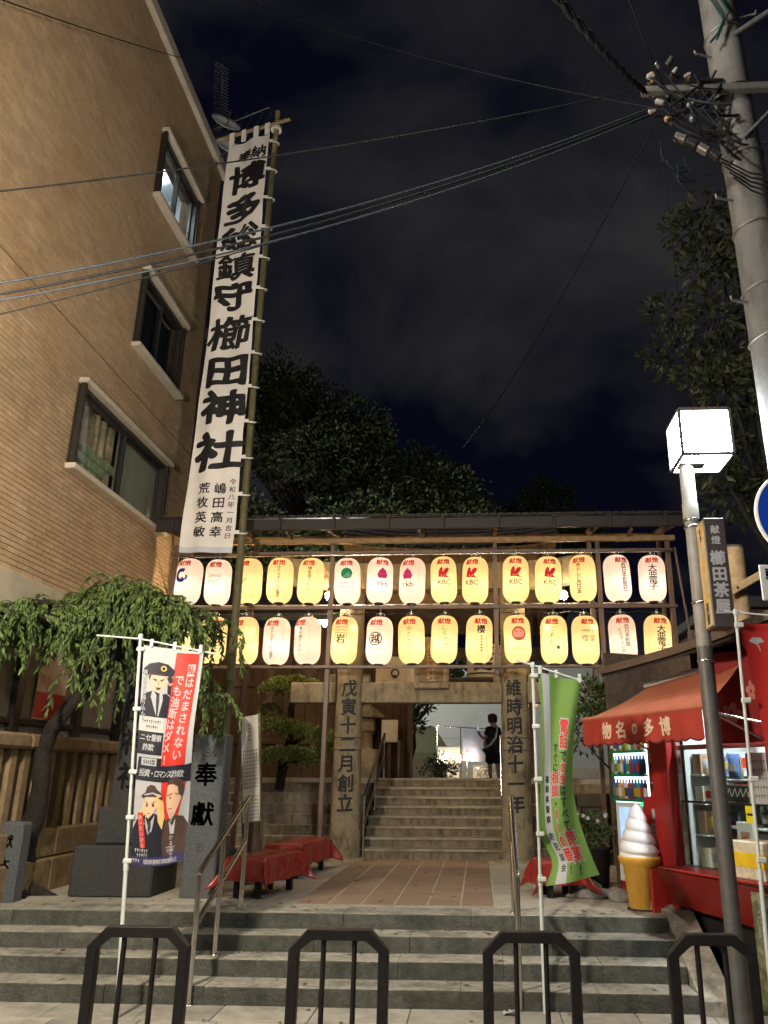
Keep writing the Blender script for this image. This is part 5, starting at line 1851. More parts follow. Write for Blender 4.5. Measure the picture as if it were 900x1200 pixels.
def street_lamp(loc, label, sign=False):
    t = thing('street_lamp', label, 'street lamp', loc, 'cube headed street lamps')
    x, y, _ = loc
    MB().lathe([(0.066, 0), (0.066, 0.04), (0.062, 0.05), (0.062, 2.75)], loc, 24).build('lower_pole', m_pole_grey, t)
    MB().lathe([(0.060, 2.75), (0.058, 3.84)], loc, 24).build('middle_pole', m_pole_pale, t)
    MB().lathe([(0.068, 3.84), (0.068, 3.98), (0.062, 3.99), (0.062, 4.33)], loc, 24).build('neck', m_pole_pale, t)
    MB().box(x - .065, x + .16, y - .07, y + .07, 4.331, 4.351, .003).build('mounting_plate', m_pole_grey, t)
    for z in (3.76, 3.82, 2.62, 3.1):
        MB().lathe([(0.061, z), (0.068, z + .004), (0.068, z + .02), (0.061, z + .024)], loc, 20, caps=False).build('steel_band', m_steel, t)
    # the glowing cube, a frame and six panes
    hx, z0, z1 = 0.215, 4.365, 4.78
    cx = x + 0.14
    fr = MB()
    e = 0.012
    for sx in (-1, 1):
        for sy in (-1, 1):
            fr.box(cx + sx * hx - e, cx + sx * hx + e, y + sy * hx - e, y + sy * hx + e, z0, z1)
    for z in (z0, z1):
        for s in (-1, 1):
            fr.box(cx - hx, cx + hx, y + s * hx - e, y + s * hx + e, z - e, z + e)
            fr.box(cx + s * hx - e, cx + s * hx + e, y - hx, y + hx, z - e, z + e)
    fr.build('lamp_frame', m_pole_grey, t)
    MB().box(cx - hx + .006, cx + hx - .006, y - hx + .006, y + hx - .006, z0 + .006, z1 - .02).build('diffuser', m_lampglass, t)
    MB().box(cx - hx, cx + hx, y - hx, y + hx, z1 - .018, z1 + .03, 0.01).build('lid', m_pole_grey, t)
    return t


lamp = street_lamp((1.85, 6.6, 0), 'lit white cube street lamp with a brown name box on its pole by the shop')
street_lamp((-4.2, -3.0, 0), 'added cube street lamp, unseen behind the viewer on the left, lighting building and banner')  # this lamp and the next are added out of view for front light
street_lamp((1.6, -2.6, 0), 'added cube street lamp, unseen behind the viewer on the right, lighting building and banner')

sb = thing('lamp_name_box', 'dark brown three sided name box with white characters strapped to the lamp pole', 'sign', (1.92, 6.44, 2.85))
bx0, bx1, by0, by1, bz0, bz1 = 1.86, 2.03, 6.30, 6.52, 2.86, 3.76
MB().box(bx0, bx1, by0, by1, bz0, bz1, 0.006).build('box', m_signbrown, sb)
k = Ink().glyph('献', 0, 3.66, .075, 0, 0, 1, BOLD).glyph('燈', 0, 3.57, .075, 0, 0, 1, BOLD).column('櫛田茶屋', 0, 3.42, .125, .132, 0, 0, 1.0, 0.035)
k.build('lettering', [m_white_print], lambda u, v, w: (1.945 + u, by0 - 0.002 - w, v), sb)
# photograph panel on the left face
m_photo = mat('sign_photo', (0.50, 0.33, 0.12), 0.4, 0.5, 7, stain=(0.45, 0.42, 0.36), sscale=5, samt=0.8)
MB().box(bx0 - 0.004, bx0 - 0.001, by0 + 0.01, by1 - 0.01, bz0 + 0.02, bz1 - 0.02).build('picture', m_photo, sb)
k = Ink().column('献燈', 0, 3.67, .05, .06, 0, 0, 1, 0.02).column('茶屋', 0, 3.03, .09, .09, 0, 0, 1, 0.02)
k.build('picture_lettering', [m_ink], lambda u, v, w: (bx0 - 0.006 - w, 6.41 - u, v), sb)
MB().tube([(1.84, 6.6, 3.68), (1.9, 6.5, 3.68)], 0.012, 6).tube([(1.84, 6.6, 2.95), (1.9, 6.5, 2.95)], 0.012, 6).build('bracket', m_steel, sb)

rl = thing('added_road_lamp', 'added unseen road lamp above the picture, put in to light wall, banner and steps', 'street lamp', (3.5, 3.0, 0))  # added out of view to light the wall, banner and step treads from above
MB().tube([(3.5, 3.0, 0), (3.5, 3.0, 6.5), (3.4, 3.05, 8.4), (3.0, 3.2, 9.2), (2.2, 3.5, 9.5), (0.1, 4.2, 9.35)], [.09, .075, .06, .055, .05, .04], 14).build('pole', m_pole_pale, rl)
MB().lathe([(.16, .13), (.10, .2), (.05, .28), (0, .3)], (0.0, 4.2, 9.0), 20).build('hood', m_pole_pale, rl)
MB().lathe([(0, -.18), (.09, -.156), (.156, -.09), (.18, 0), (.156, .09), (.12, .13)], (0.0, 4.2, 9.0), 24).build('globe', mat('added_road_globe', (1, 1, 1), 0.5, 0, emit=(1.0, .90, .78), es=ROAD_FILL_L), rl)

gl = thing('added_globe_lamp', 'added unseen globe lamp past the left edge, put in to brighten the lower wall', 'street lamp', (-3.3, 3.3, 0))  # added out of view so the brick wall is brighter towards its foot
MB().lathe([(.09, 0), (.09, .3), (.05, .35), (.045, 4.35)], (-3.3, 3.3, 0), 16).build('pole', m_pole_grey, gl)
MB().lathe([(0, -.18), (.09, -.156), (.156, -.09), (.18, 0), (.156, .09), (.09, .156), (0, .18)], (-3.3, 3.3, 4.55), 24).build('globe', mat('added_low_globe', (1, 1, 1), 0.5, 0, emit=(1.0, .86, .68), es=GLOBE_FILL_L), gl)
MB().lathe([(.10, .15), (.11, .18), (.05, .23), (0, .24)], (-3.3, 3.3, 4.55), 16).build('hood', m_pole_grey, gl)

# ================================================================== ROAD SIGNS AT THE RIGHT EDGE
m_blue = mat('sign_blue', (0.006, 0.07, 0.62), 0.35, 0.03, 4, spec=0.5)
m_signwhite = mat('sign_white', (0.78, 0.80, 0.80), 0.4, 0.03, 4)
rs = thing('round_road_sign', 'round blue road sign with a white rim at the right edge', 'road sign', (2.10, 5.0, 3.3))
Ms = Matrix.Translation((2.10, 5.0, 3.36)) @ Matrix.Rotation(R(6), 4, 'Z') @ Matrix.Rotation(R(90), 4, 'X')
MB(Ms).lathe([(0.30, -0.008), (0.30, 0.008)], n=48, sm=False).build('disc', m_blue, rs)
MB(Ms).lathe([(0.282, 0.0095), (0.30, 0.0095), (0.302, 0.0), (0.30, -0.012)], n=48, caps=False).build('rim', m_signwhite, rs)
k = Ink().poly([(-.215, 0), (-.08, .13), (-.08, .045), (.2, .045), (.2, -.045), (-.08, -.045), (-.08, -.13)], 0)
k.build('arrow', [m_signwhite], lambda u, v, w: tuple(Ms @ Vector((u, v, 0.0105))), rs)
ss = thing('plate_road_sign', 'small white road sign plate with black writing under the round blue sign', 'road sign', (2.055, 5.0, 2.8))
Mp = Matrix.Translation((2.055, 5.0, 2.905)) @ Matrix.Rotation(R(6), 4, 'Z') @ Matrix.Rotation(R(90), 4, 'X')
MB(Mp).box(-.275, .275, -.115, .115, -.006, .006, 0.02).build('plate', m_signwhite, ss)
k = Ink().row('軽車両', 0, .05, .10, 0, 0, 1.6, BOLD, .165).row('を除く', 0, -.055, .09, 0, 0, 1.6, BOLD, .15)
k.build('lettering', [m_ink], lambda u, v, w: tuple(Mp @ Vector((u, v, 0.0085))), ss)
rpole = thing('road_sign_pole', 'white steel pole carrying the blue road sign just past the right edge', 'sign pole', (2.13, 5.07, 0))
MB().tube([(2.13, 5.07, 0), (2.13, 5.07, 3.75)], 0.03, 14).build('tube', m_signwhite, rpole)
MB().lathe([(.0, 3.75), (.031, 3.75), (.03, 3.77), (0, 3.785)], (2.13, 5.07, 0), 12).build('cap', m_steel, rpole)

# ================================================================== THE SHOP
A0 = Vector((1.75, 8.72, 0.0))
SM = Matrix.Translation(A0) @ Matrix.Rotation(R(-65), 4, 'Z')      # local x along the front, y into the shop
m_shopred = mat('shop_red_paint', (0.27, 0.016, 0.013), 0.38, 0.12, 6, 0.03, 40, spec=0.5)
m_awning = mat('awning_canvas', (0.36, 0.11, 0.06), 0.8, 0.12, 5, 0.15, 60, stain=(0.19, 0.06, 0.035), sscale=2, samt=0.4)
m_valance = mat('valance_red', (0.30, 0.034, 0.022), 0.75, 0.08, 4, 0.1, 90)
m_noren = mat('dark_red_curtain', (0.20, 0.014, 0.014), 0.8, 0.1, 5)
m_inside = mat('shop_interior', (0.60, 0.60, 0.58), 0.8, 0.12, 4)
sp = thing('souvenir_shop', 'small red fronted souvenir shop with a glass front and curved dark roof', 'shop', tuple(A0))
B = lambda: MB(SM)
B().box(0.5, 3.6, 2.2, 2.3, 0, 3.4).build('back_wall', m_inside, sp)
B().box(-1.3, -1.24, 0.4, 2.3, 0.3, 3.2).box(-1.24, 0.44, 1.15, 1.2, 0.3, 3.2).box(0.44, 0.50, 0.3, 2.3, 0.3, 3.2).build('wall', m_darkwood, sp)
B().box(0.5, 3.6, 0.1, 2.2, 2.70, 2.76).build('ceiling', m_inside, sp)
B().box(0.52, 3.6, 0.0, 2.2, 0.0, 0.55).build('floor_plinth', m_black, sp)
# roof: dark curved slab with a copper edge and a lifted corner
def rz(x): return 2.735 + 0.045 * x + 0.045 * max(0, x - 1) ** 1.5 + 0.05 * max(0, .25 - x) ** 1.5


ro, ed = MB(SM), MB(SM)
xs = [-0.13 + 3.6 * i / 30 for i in range(31)]
for a, b in zip(xs[:-1], xs[1:]):
    b2 = a + (b - a) * 0.985
    for (y0, y1, s0, s1) in ((-0.42, 0.7, 0.0, 0.30), (0.7, 2.6, 0.30, 1.0)):
        ro.add([(a, y0, rz(a) + s0), (b2, y0, rz(b2) + s0), (b2, y1, rz(b2) + s1), (a, y1, rz(a) + s1), (a, y0, rz(a) + s0 + .07), (b2, y0, rz(b2) + s0 + .07), (b2, y1, rz(b2) + s1 + .07), (a, y1, rz(a) + s1 + .07)],
               [(0, 3, 2, 1), (4, 5, 6, 7), (0, 1, 5, 4), (1, 2, 6, 5), (2, 3, 7, 6), (3, 0, 4, 7)])
    ed.add([(a, -.455, rz(a) + .03), (b, -.455, rz(b) + .03), (b, -.424, rz(b) + .03), (a, -.424, rz(a) + .03), (a, -.455, rz(a) + .105), (b, -.455, rz(b) + .105), (b, -.424, rz(b) + .10), (a, -.424, rz(a) + .10)],
           [(0, 3, 2, 1), (4, 5, 6, 7), (0, 1, 5, 4), (1, 2, 6, 5), (2, 3, 7, 6), (3, 0, 4, 7)])
ro.build('roof', mat('blackened_timber', (0.022, 0.018, 0.015), 0.7, 0.3, 10, 0.2, 50), sp)
ed.build('roof_edge', mat('copper_edge', (0.12, 0.085, 0.06), 0.5, 0.2, 9, metal=0.4), sp)
# awning
aw = MB(SM)
ax0, ax1 = -0.08, 1.75
def awf(u, v):
    xx = ax0 + (ax1 - ax0) * u
    xb_ = 0.12 + (1.52 - 0.12) * u
    return (xx + (xb_ - xx) * v, -0.70 + 0.68 * v, 2.29 + (2.63 + .10 * u - 2.29) * v - 0.03 * math.sin(v * math.pi) + 0.006 * math.sin(u * 40) * (1 - v))
aw.sheet(awf, [i / 40 for i in range(41)], [i / 10 for i in range(11)])
ao = aw.build('awning', m_awning, sp)
MB(SM).tube([(ax0 - .02, -0.70, 2.29), (ax1 + .02, -0.70, 2.29)], 0.022, 10).build('front_bar', m_awning, ao)
MB(SM).tube([(0.10, -0.04, 2.645), (1.54, -0.04, 2.745)], 0.022, 8).build('roller', m_white_plastic, ao)
va = MB(SM)
NV = 104
def vaf(u, v):
    sc = 0.022 * (1 - abs(math.sin(u * math.pi * 13)))
    zz_ = 2.285 - v * (0.245 + 0.022 - sc)
    return (ax0 + (ax1 - ax0) * u, -0.715 + 0.02 * math.sin(u * 19) * v + 0.012 * math.sin(u * 47) * v, zz_)
va.sheet(vaf, [i / NV for i in range(NV + 1)], [0, .25, .5, .75, 1.0])
vo = va.build('valance', m_valance, ao)
tr_ = MB(SM)
tr_.sheet(lambda u, v: (vaf(u, 1)[0], vaf(u, 1)[1] - .003, vaf(u, 1)[2] + 0.014 * v), [i / NV for i in range(NV + 1)], [0, 1])
tr_.build('valance_trim', mat('valance_trim', (0.08, 0.01, 0.01), 0.7, 0), ao)
k = Ink()
for i, ch in enumerate('物名の多博'):
    k.glyph(ch, 0.36 + i * 0.222, 2.16, .165 if ch != 'の' else .125, 0, 0, 1.0, .03)
k.build('lettering', [mat('awning_lettering', (0.62, 0.45, 0.33), 0.7, 0)], lambda u, v, w: tuple(SM @ Vector((u, -0.715 + 0.02 * math.sin((u - ax0) / (ax1 - ax0) * 19) * (2.285 - v) / .25 + 0.012 * math.sin((u - ax0) / (ax1 - ax0) * 47) * (2.285 - v) / .25 - 0.004, v))), ao, None, 0.03)
MB(SM).tube([(0.1, 0.0, 1.98), (-0.02, -0.68, 2.28)], 0.011, 6).tube([(1.78, -0.02, 2.0), (1.74, -0.68, 2.28)], 0.011, 6).tube([(1.76, -0.70, 2.26), (2.9, -0.12, 1.95)], 0.012, 6).build('strut', m_steel, ao)
SM0 = SM
SM = SM0 @ Matrix.Translation((.47, 0, 0))
# posts and frames of the glass front
for x in (0.0, 0.62 + 0.6, 2.3):
    B().box(x - .02, x + .02, -.02, .04, .9, 2.10, 0.003).build('mullion', m_steel, sp)
B().box(-.02, 2.6, -.02, .04, 1.985, 2.03, 0.003).build('head_rail', m_steel, sp)
B().box(.022, 2.6, -.012, .012, 1.502, 1.522).build('middle_rail', m_black_metal, sp)
B().box(-.02, 2.6, -.05, .08, .90, .945, 0.004).build('bottom_rail', m_black_metal, sp)
for x0, x1 in ((0.022, 1.198), (1.242, 2.278)):
    for z0, z1 in ((.95, 1.50), (1.525, 1.98)):
        B().box(x0, x1, -.003, .003, z0, z1).build('pane', m_glass, sp)
# red end post between vending machine and glass
B().box(-0.30, -0.03, -.10, .25, .55, 2.25, 0.01).build('red_post', m_shopred, sp)
# dark red cloth hanging under the awning to the right
def nf(u, v): return (u, -0.10 + 0.03 * math.sin(u * 13), v)
B().sheet(nf, [0.62 + 0.03 * i for i in range(62)], [2.02 + 0.1 * i for i in range(9)]).build('hanging_cloth', m_noren, sp)
k = Ink()
for i in range(7):
    cx = .95 + .26 * i
    for j in range(5):
        t = R(72 * j + 20 * i)
        k.ell(cx + .055 * math.cos(t), 2.28 + .17 * (i % 2) + .055 * math.sin(t), .04, .032, 0, 0, 10, t)
k.build('cloth_print', [mat('cloth_print', (0.42, 0.16, 0.13), 0.8, 0)], lambda u, v, w: tuple(SM @ Vector((u, -0.10 + 0.03 * math.sin(u * 13) - 0.004 - w, v))), sp, None, 0.04)
# red counter front under the glass
cf_ = MB(SM).add([(-0.14, -.10, .60), (1.9, -.10, .52), (1.9, -.05, .52), (-0.14, -.05, .60), (.04, -.36, .925), (1.9, -.36, .90), (1.9, -.31, .90), (.04, -.31, .925)],
                 [(0, 3, 2, 1), (4, 5, 6, 7), (0, 1, 5, 4), (1, 2, 6, 5), (2, 3, 7, 6), (3, 0, 4, 7)])
cf_.build('counter_front', m_shopred, sp, None, True)
B().box(.04, 1.9, -.355, -.05, .926, .945, .004).build('counter_top', m_shopred, sp)
B().box(-.18, -.142, -.30, .0, .525, .90, .004).build('counter_end', m_shopred, sp)
# tube lamps in the shop
for x in (0.9, 1.9):
    tl_ = thing('shop_tube_lamp', 'lit fluorescent tube under the souvenir shop ceiling, %s' % ('nearer the vending machine' if x < 1 else 'deeper along the glass front'), 'tube lamp', tuple(SM @ Vector((x, .13, 2.6))), 'tube lamps in the shop')
    B().tube([(x - .5, .13, 2.52), (x + .5, .13, 2.52)], 0.018, 8).build('tube', mat('shop_tube', (1, 1, 1), 0.5, 0, emit=(0.9, 0.97, 1.0), es=240.0), tl_)
    B().box(x - .55, x + .55, .08, .18, 2.545, 2.70, .005).build('fitting', m_white_plastic, tl_)

# goods behind the glass
sh_ = thing('display_shelf', 'pale display shelf with three boards behind the shop glass', 'shelf', tuple(SM @ Vector((1.2, .6, .55))))
for z in (.95, 1.30, 1.72):
    B().box(0.26, 2.5, .25, .75, z - .02, z, .003).build('board', m_white_plastic, sh_)
for x in (.28, 1.25, 2.45):
    B().box(x - .015, x + .015, .70, .74, .55, 2.3).build('upright', m_steel, sh_)
B().box(.26, 2.5, .755, .77, .95, 2.4).build('back_panel', m_inside, sh_)
gcol = {'clear_bag': (0.55, 0.60, 0.62), 'brown_pouch': (0.34, 0.22, 0.14), 'blue_pouch': (0.10, 0.17, 0.35), 'cream_box': (0.60, 0.55, 0.42), 'dark_bottle': (0.05, 0.06, 0.05), 'olive_pouch': (0.22, 0.20, 0.10)}
gm = {q: mat(q, c, 0.4, 0.25, 25) for q, c in gcol.items()}


def goods(name, label, x, y, z, w, h, d, m, kind, grp=None):
    p = SM @ Vector((x, y, z))
    t = thing(name, label, name.replace('_', ' ').split()[-1], tuple(p), grp)
    M = SM @ Matrix.Translation((x, y, z)) @ Matrix.Rotation(R(rnd.uniform(-12, 12)), 4, 'Z')
    if kind == 'pouch':
        mb = MB(M)
        def pf_(s, q):
            th = d * 0.5 * math.sin(q * math.pi * 0.92 + .12) ** 0.6 * (1 - abs(2 * s - 1) ** 2.5)
            return ((s - .5) * w * (1 + .04 * math.sin(q * 9)), -th + .003 * math.sin(s * 30 + q * 17), q * h)
        mb.sheet(pf_, [i / 10 for i in range(11)], [i / 10 for i in range(11)])
        mb.sheet(lambda s, q: (pf_(1 - s, q)[0], -pf_(1 - s, q)[1] + .004, q * h), [i / 10 for i in range(11)], [i / 10 for i in range(11)])
        mb.build('pouch', m, t)
        MB(M).box(-w * .32, w * .32, -d * .56, -d * .50, h * .3, h * .6, .002).build('label', rnd.choice((m_white_print, gm['cream_box'], m_red_print)), t)
    elif kind == 'bottle':
        MB(M).lathe([(w * .45, 0), (w * .5, .01), (w * .5, h * .6), (w * .2, h * .78), (w * .17, h * .93)], n=14).build('bottle', m, t)
        MB(M).lathe([(w * .2, h * .93), (w * .2, h)], n=12).build('lid', m_red_print, t)
        MB(M).lathe([(w * .51, h * .15), (w * .51, h * .5)], n=14, caps=False).build('label', m_white_print, t)
    else:
        MB(M).box(-w / 2, w / 2, -d / 2, d / 2, 0, h, .004).build('carton', m, t)
        MB(M).box(-w * .4, w * .4, -d / 2 - .002, -d / 2 - .0005, h * .25, h * .8).build('label', rnd.choice((m_white_print, m_gold, m_red_print)), t)
        MB(M).box(-w * .1, w * .1, -d / 2 - .004, -d / 2 - .0025, h * .35, h * .7).build('seal', m_red_print, t)
    return t


goods('souvenir_pouch', 'clear hanging bag at the top left of the shop window', .37, .16, 1.62, .2, .34, .06, gm['clear_bag'], 'pouch')
goods('souvenir_pouch', 'olive pouch hanging below the clear bag in the shop window', .36, .14, 1.33, .16, .26, .06, gm['olive_pouch'], 'pouch')
goods('souvenir_pouch', 'blue pouch high behind the lamp pole in the shop window', .56, .2, 1.72, .14, .22, .06, gm['blue_pouch'], 'pouch')
goods('souvenir_pouch', 'tan pouch just left of the lamp pole in the shop window', .36, .18, .95, .18, .42, .06, gm['brown_pouch'], 'pouch')
goods('souvenir_carton', 'cream carton on the low shelf by the red post', .40, .42, .95, .2, .26, .12, gm['cream_box'], 'box')
goods('souvenir_carton', 'pale carton on the low shelf beside the cream carton', .65, .42, .95, .2, .3, .12, m_white_plastic, 'box')
goods('sauce_bottle', 'dark sauce bottle on the middle shelf near the lamp pole', .45, .45, 1.30, .07, .24, .07, gm['dark_bottle'], 'bottle')
goods('sauce_bottle', 'dark sauce bottle on the middle shelf right of the lamp pole', .62, .45, 1.30, .07, .22, .07, gm['dark_bottle'], 'bottle')
for i in range(9):
    goods('souvenir_carton', 'small printed carton on the %s shelf, %s from the red post' % (('top', 'middle', 'low')[i % 3], ('far', 'farther', 'farthest')[i // 3]), .88 + .19 * i, .48, (1.72, 1.30, .95)[i % 3], .16, .2 + .05 * (i % 2), .12, rnd.choice((gm['cream_box'], m_white_plastic, gm['brown_pouch'], gm['clear_bag'], m_red_print)), 'box')
for i in range(8):
    goods('souvenir_pouch', '%s packed pouch from the red post on the top shelf behind the glass' % ('first', 'second', 'third', 'fourth', 'fifth', 'sixth', 'seventh', 'eighth')[i], .36 + .25 * i, .40, 1.722, .15, .2, .07, rnd.choice(list(gm.values())), 'pouch', 'pouches on the top shelf')
pfr = thing('framed_photo', 'framed photo standing in the shop window right of the lamp pole', 'picture frame', tuple(SM @ Vector((.92, .1, 1.1))))
B().box(.64, .84, .08, .10, 1.02, 1.36, .005).build('frame', m_white_plastic, pfr)
B().box(.69, .80, .074, .079, 1.10, 1.28).build('photo', gm['brown_pouch'], pfr)
B().box(.715, .775, .070, .0735, 1.13, 1.24).build('figure_print', m_red_print, pfr)
bs = thing('black_sign', 'black board with white brush writing behind the shop glass', 'sign', tuple(SM @ Vector((1.0, .06, 1.53))))
B().box(.55, .90, .05, .065, 1.53, 1.67, .004).build('board', m_black, bs)
k = Ink()
for i in range(4): k.line([(.60 + .07 * i, 1.58), (.64 + .07 * i, 1.64), (.66 + .07 * i, 1.57)], .012, 0, 0)
k.build('strokes', [m_white_print], lambda u, v, w: tuple(SM @ Vector((u, .048, v))), bs)
tp = thing('striped_tape', 'yellow and black striped tape hanging inside the glass by the black sign', 'tape', tuple(SM @ Vector((1.13, .04, 1.53))))
for i in range(5):
    MB(SM).obox((0.90 + .012 * i, .035, 1.55 + .04 * i), (.05, .006, .042), None, .001, 0).build('stripe', m_gold if i % 2 else m_black, tp)
yt = thing('price_tag', 'bright yellow price tag on the glass under the black sign', 'price tag', tuple(SM @ Vector((1.27, -.01, 1.4))))
B().box(.88, .98, -.012, -.006, 1.36, 1.50).build('card', mat('tag_yellow', (0.70, 0.62, 0.02), 0.5, 0), yt)
B().box(.895, .965, -.0135, -.0125, 1.42, 1.44).build('print_line', m_ink, yt)
yb_ = thing('yellow_carton', 'cream carton with a yellow band on the counter at the right', 'carton', tuple(SM @ Vector((1.42, -.15, .95))))
B().box(.95, 1.31, -.28, -.04, .946, 1.24, .01).build('carton', gm['cream_box'], yb_)
B().box(.947, 1.313, -.284, -.036, 1.04, 1.15).build('band', mat('band_yellow', (0.72, 0.48, 0.02), 0.5, 0.1, 8), yb_)
np_ = thing('window_notice', 'large white notice sheet taped inside the glass at the right edge', 'notice', tuple(SM @ Vector((1.6, .0, 1.6))))
B().box(.95, 1.5, -.014, -.008, 1.52, 1.94).build('sheet', m_white_print, np_)
k = Ink()
for i in range(5): k.faint(1.22, 1.86 - .07 * i, .4, .03, 0, 0, 12, i)
k.build('print', [m_lgrey], lambda u, v, w: tuple(SM @ Vector((u, -.0155, v))), np_)
pp = thing('pavement_poster', 'dark green printed poster below the counter at the right edge', 'poster', tuple(SM @ Vector((1.75, -.37, .3))))
B().box(1.25, 1.8, -.39, -.375, .06, .88, .003).build('sheet', mat('poster_green', (0.10, 0.11, 0.05), 0.5, 0.6, 7, stain=(0.45, 0.42, 0.3), sscale=6, samt=0.8), pp)
k = Ink().column('名物', 1.36, .72, .12, .13, 0, 0, 1, BOLD)
k.build('lettering', [m_white_print], lambda u, v, w: tuple(SM @ Vector((u, -.393, v))), pp)
B().box(1.43, 1.77, -.397, -.392, .12, .42).build('picture', mat('poster_leaf', (0.16, 0.26, 0.03), 0.5, 0.5, 9), pp)

SM = SM0
MB(SM).box(.505, .52, .05, 2.2, .56, 2.695).build('inner_lining', m_white_plastic, sp)
ws = thing('side_shelf', 'white stepped side shelf of boxed sweets just inside the left end of the shop glass', 'shelf', tuple(SM @ Vector((.6, .6, .55))))
for z in (.93, 1.22, 1.50, 1.76):
    MB(SM).box(.521, .70, .10, 1.3, z - .018, z, .003).build('board', m_white_plastic, ws)
for r_, z in enumerate((.93, 1.22, 1.50, 1.76)):
    for c_ in range(5):
        hh = (.17, .21, .15, .19)[(r_ + c_) % 4]
        y_ = .20 + .22 * c_
        t = thing('sweets_box', '%s box of sweets from the glass on the %s board of the side shelf' % (('first', 'second', 'third', 'fourth', 'fifth')[c_], ('lowest', 'second lowest', 'second highest', 'highest')[r_]), 'box', tuple(SM @ Vector((.61, y_, z))), 'boxes of sweets on the side shelf')
        MB(SM).box(.55, .67, y_ - .085, y_ + .085, z, z + hh, .004).build('carton', (gm['cream_box'], gm['clear_bag'], m_white_plastic, gm['brown_pouch'], m_red_print, gm['blue_pouch'])[(r_ * 3 + c_ * 2) % 6], t)
        MB(SM).box(.671, .6735, y_ - .06, y_ + .06, z + hh * .3, z + hh * .75).build('label', (m_white_print, m_gold, m_red_print)[(r_ + c_) % 3], t)
# ------------------------------------------------------------------ vending machine
VM = SM @ Matrix.Translation((-1.15, .33, .525))
vm_ = thing('vending_machine', 'lit drinks vending machine with two rows of bottles under the red awning', 'vending machine', tuple(VM.translation))
VB = lambda: MB(VM)
m_vmlit = mat('vending_backlight', (0.8, 0.85, 1), 0.5, 0, emit=(0.82, 0.90, 1.0), es=2.6)
VB().box(0, .86, .02, .62, 0.0, 1.86, .015).build('cabinet', m_shopred, vm_)
VB().box(.03, .715, -.005, .019, .10, 1.83, .008).build('door_panel', m_white_plastic, vm_)
VB().box(.72, .855, -.008, .019, .05, 1.84, .008).build('control_panel', m_shopred, vm_)
VB().box(.06, .63, .0, .012, 1.0, 1.80).build('window_recess', m_vmlit, vm_) if False else None
VB().box(.05, .70, -.010, -.0055, .93, 1.74).build('lit_panel', m_vmlit, vm_)
dm = [mat('drink_' + n, c, 0.35, 0.05, 20) for n, c in (('red', (.50, .02, .02)), ('blue', (.03, .10, .45)), ('white', (.75, .75, .75)), ('gold', (.60, .38, .05)), ('green', (.05, .30, .08)), ('brown', (.18, .08, .04)), ('pink', (.62, .22, .30)))]
for z, hgt, nn in ((1.49, .20, 11), (1.235, .205, 11), (.97, .215, 11)):
    VB().box(.05, .70, -.06, -.0105, z - .022, z - .004, .002).build('shelf', m_white_plastic, vm_)
    VB().box(.055, .695, -.064, -.0605, z - .026, z + .004).build('price_strip', mat('price_green', (0.02, 0.25, 0.08), 0.5, 0.3, 60), vm_)
    for i in range(nn):
        x = .083 + i * .0585
        m1 = rnd.choice(dm)
        d_ = VB().lathe([(.022, 0), (.0255, .006), (.0255, hgt * .70), (.012, hgt * .86), (.012, hgt)], (x, -.036, z - .003), 10).build('bottle', m1, vm_)
        VB().lathe([(.026, hgt * .15), (.026, hgt * .58)], (x, -.036, z - .003), 10, caps=False).build('label', rnd.choice(dm), d_)
VB().box(.045, .705, -.075, -.070, .93, 1.75).build('front_glass', m_glass, vm_)
VB().box(.10, .42, -.009, -.0055, .55, .88).build('advert', mat('advert_blue', (0.25, 0.42, 0.70), 0.4, 0.4, 6, emit=(0.35, 0.5, 0.8), es=0.9), vm_)
VB().box(.18, .56, -.03, -.0055, .18, .38, .01).build('delivery_flap', m_black, vm_)
VB().box(.47, .62, -.009, -.0055, .60, .98).build('button_plate', m_grey_print, vm_)
VB().box(.52, .58, -.012, -.0095, .90, .94).build('lit_button', mat('button_green', (0, .3, .1), .4, 0, emit=(0.05, 0.8, 0.3), es=1.5), vm_)
VB().box(.745, .82, -.03, -.0085, .90, 1.15, .008).build('coin_slot', m_steel, vm_)
VB().box(.735, .835, -.0105, -.0085, 1.3, 1.5).build('sticker', m_black, vm_)
VB().box(.75, .82, -.0130, -.0110, 1.36, 1.46).build('sticker_face', m_skin_print, vm_)

# red cabinet with stickers beside it
RM = SM @ Matrix.Translation((-0.06, .02, .525)) @ Matrix.Rotation(R(8), 4, 'Z')
rc = thing('red_cabinet', 'narrow red cabinet with a scalloped side and white stickers behind the ice cream cone', 'cabinet', tuple(RM.translation))
RB_ = lambda: MB(RM)
poly = [(-.02, 0), (-.02, .62), (-.06, .70), (-.03, .80), (-.07, .88), (-.05, .98), (.0, 1.02), (.05, 1.01), (.08, 1.06), (.17, 1.10), (.25, 1.06), (.27, 1.0), (.27, 0)]
RB_().prism(poly, -.03, .25, 'y').build('case', m_shopred, rc, None, True)
RB_().box(.06, .14, -.034, -.0305, .80, .90).build('sticker', m_white_print, rc)
RB_().box(.04, .15, -.034, -.0305, .55, .76).build('sticker', m_white_print, rc)
k = Ink().faint(.095, .72, .07, .02, 0, 0, 5, 1).faint(.095, .67, .07, .02, 0, 0, 5, 2).faint(.095, .62, .07, .02, 0, 0, 5, 3)
k.build('sticker_print', [m_ink], lambda u, v, w: tuple(RM @ Vector((u, -.0355, v))), rc)
M = RM @ Matrix.Translation((.16, -.03, .30)) @ Matrix.Rotation(R(90), 4, 'X')
MB(M).lathe([(.03, 0), (.03, .012), (.012, .02), (0, .02)], n=16).build('lock', m_black, rc)
RB_().box(-.0, .03, -.0335, -.0305, .58, .66).build('sticker', mat('sticker_wood', (.5, .3, .14), .6, .1), rc)

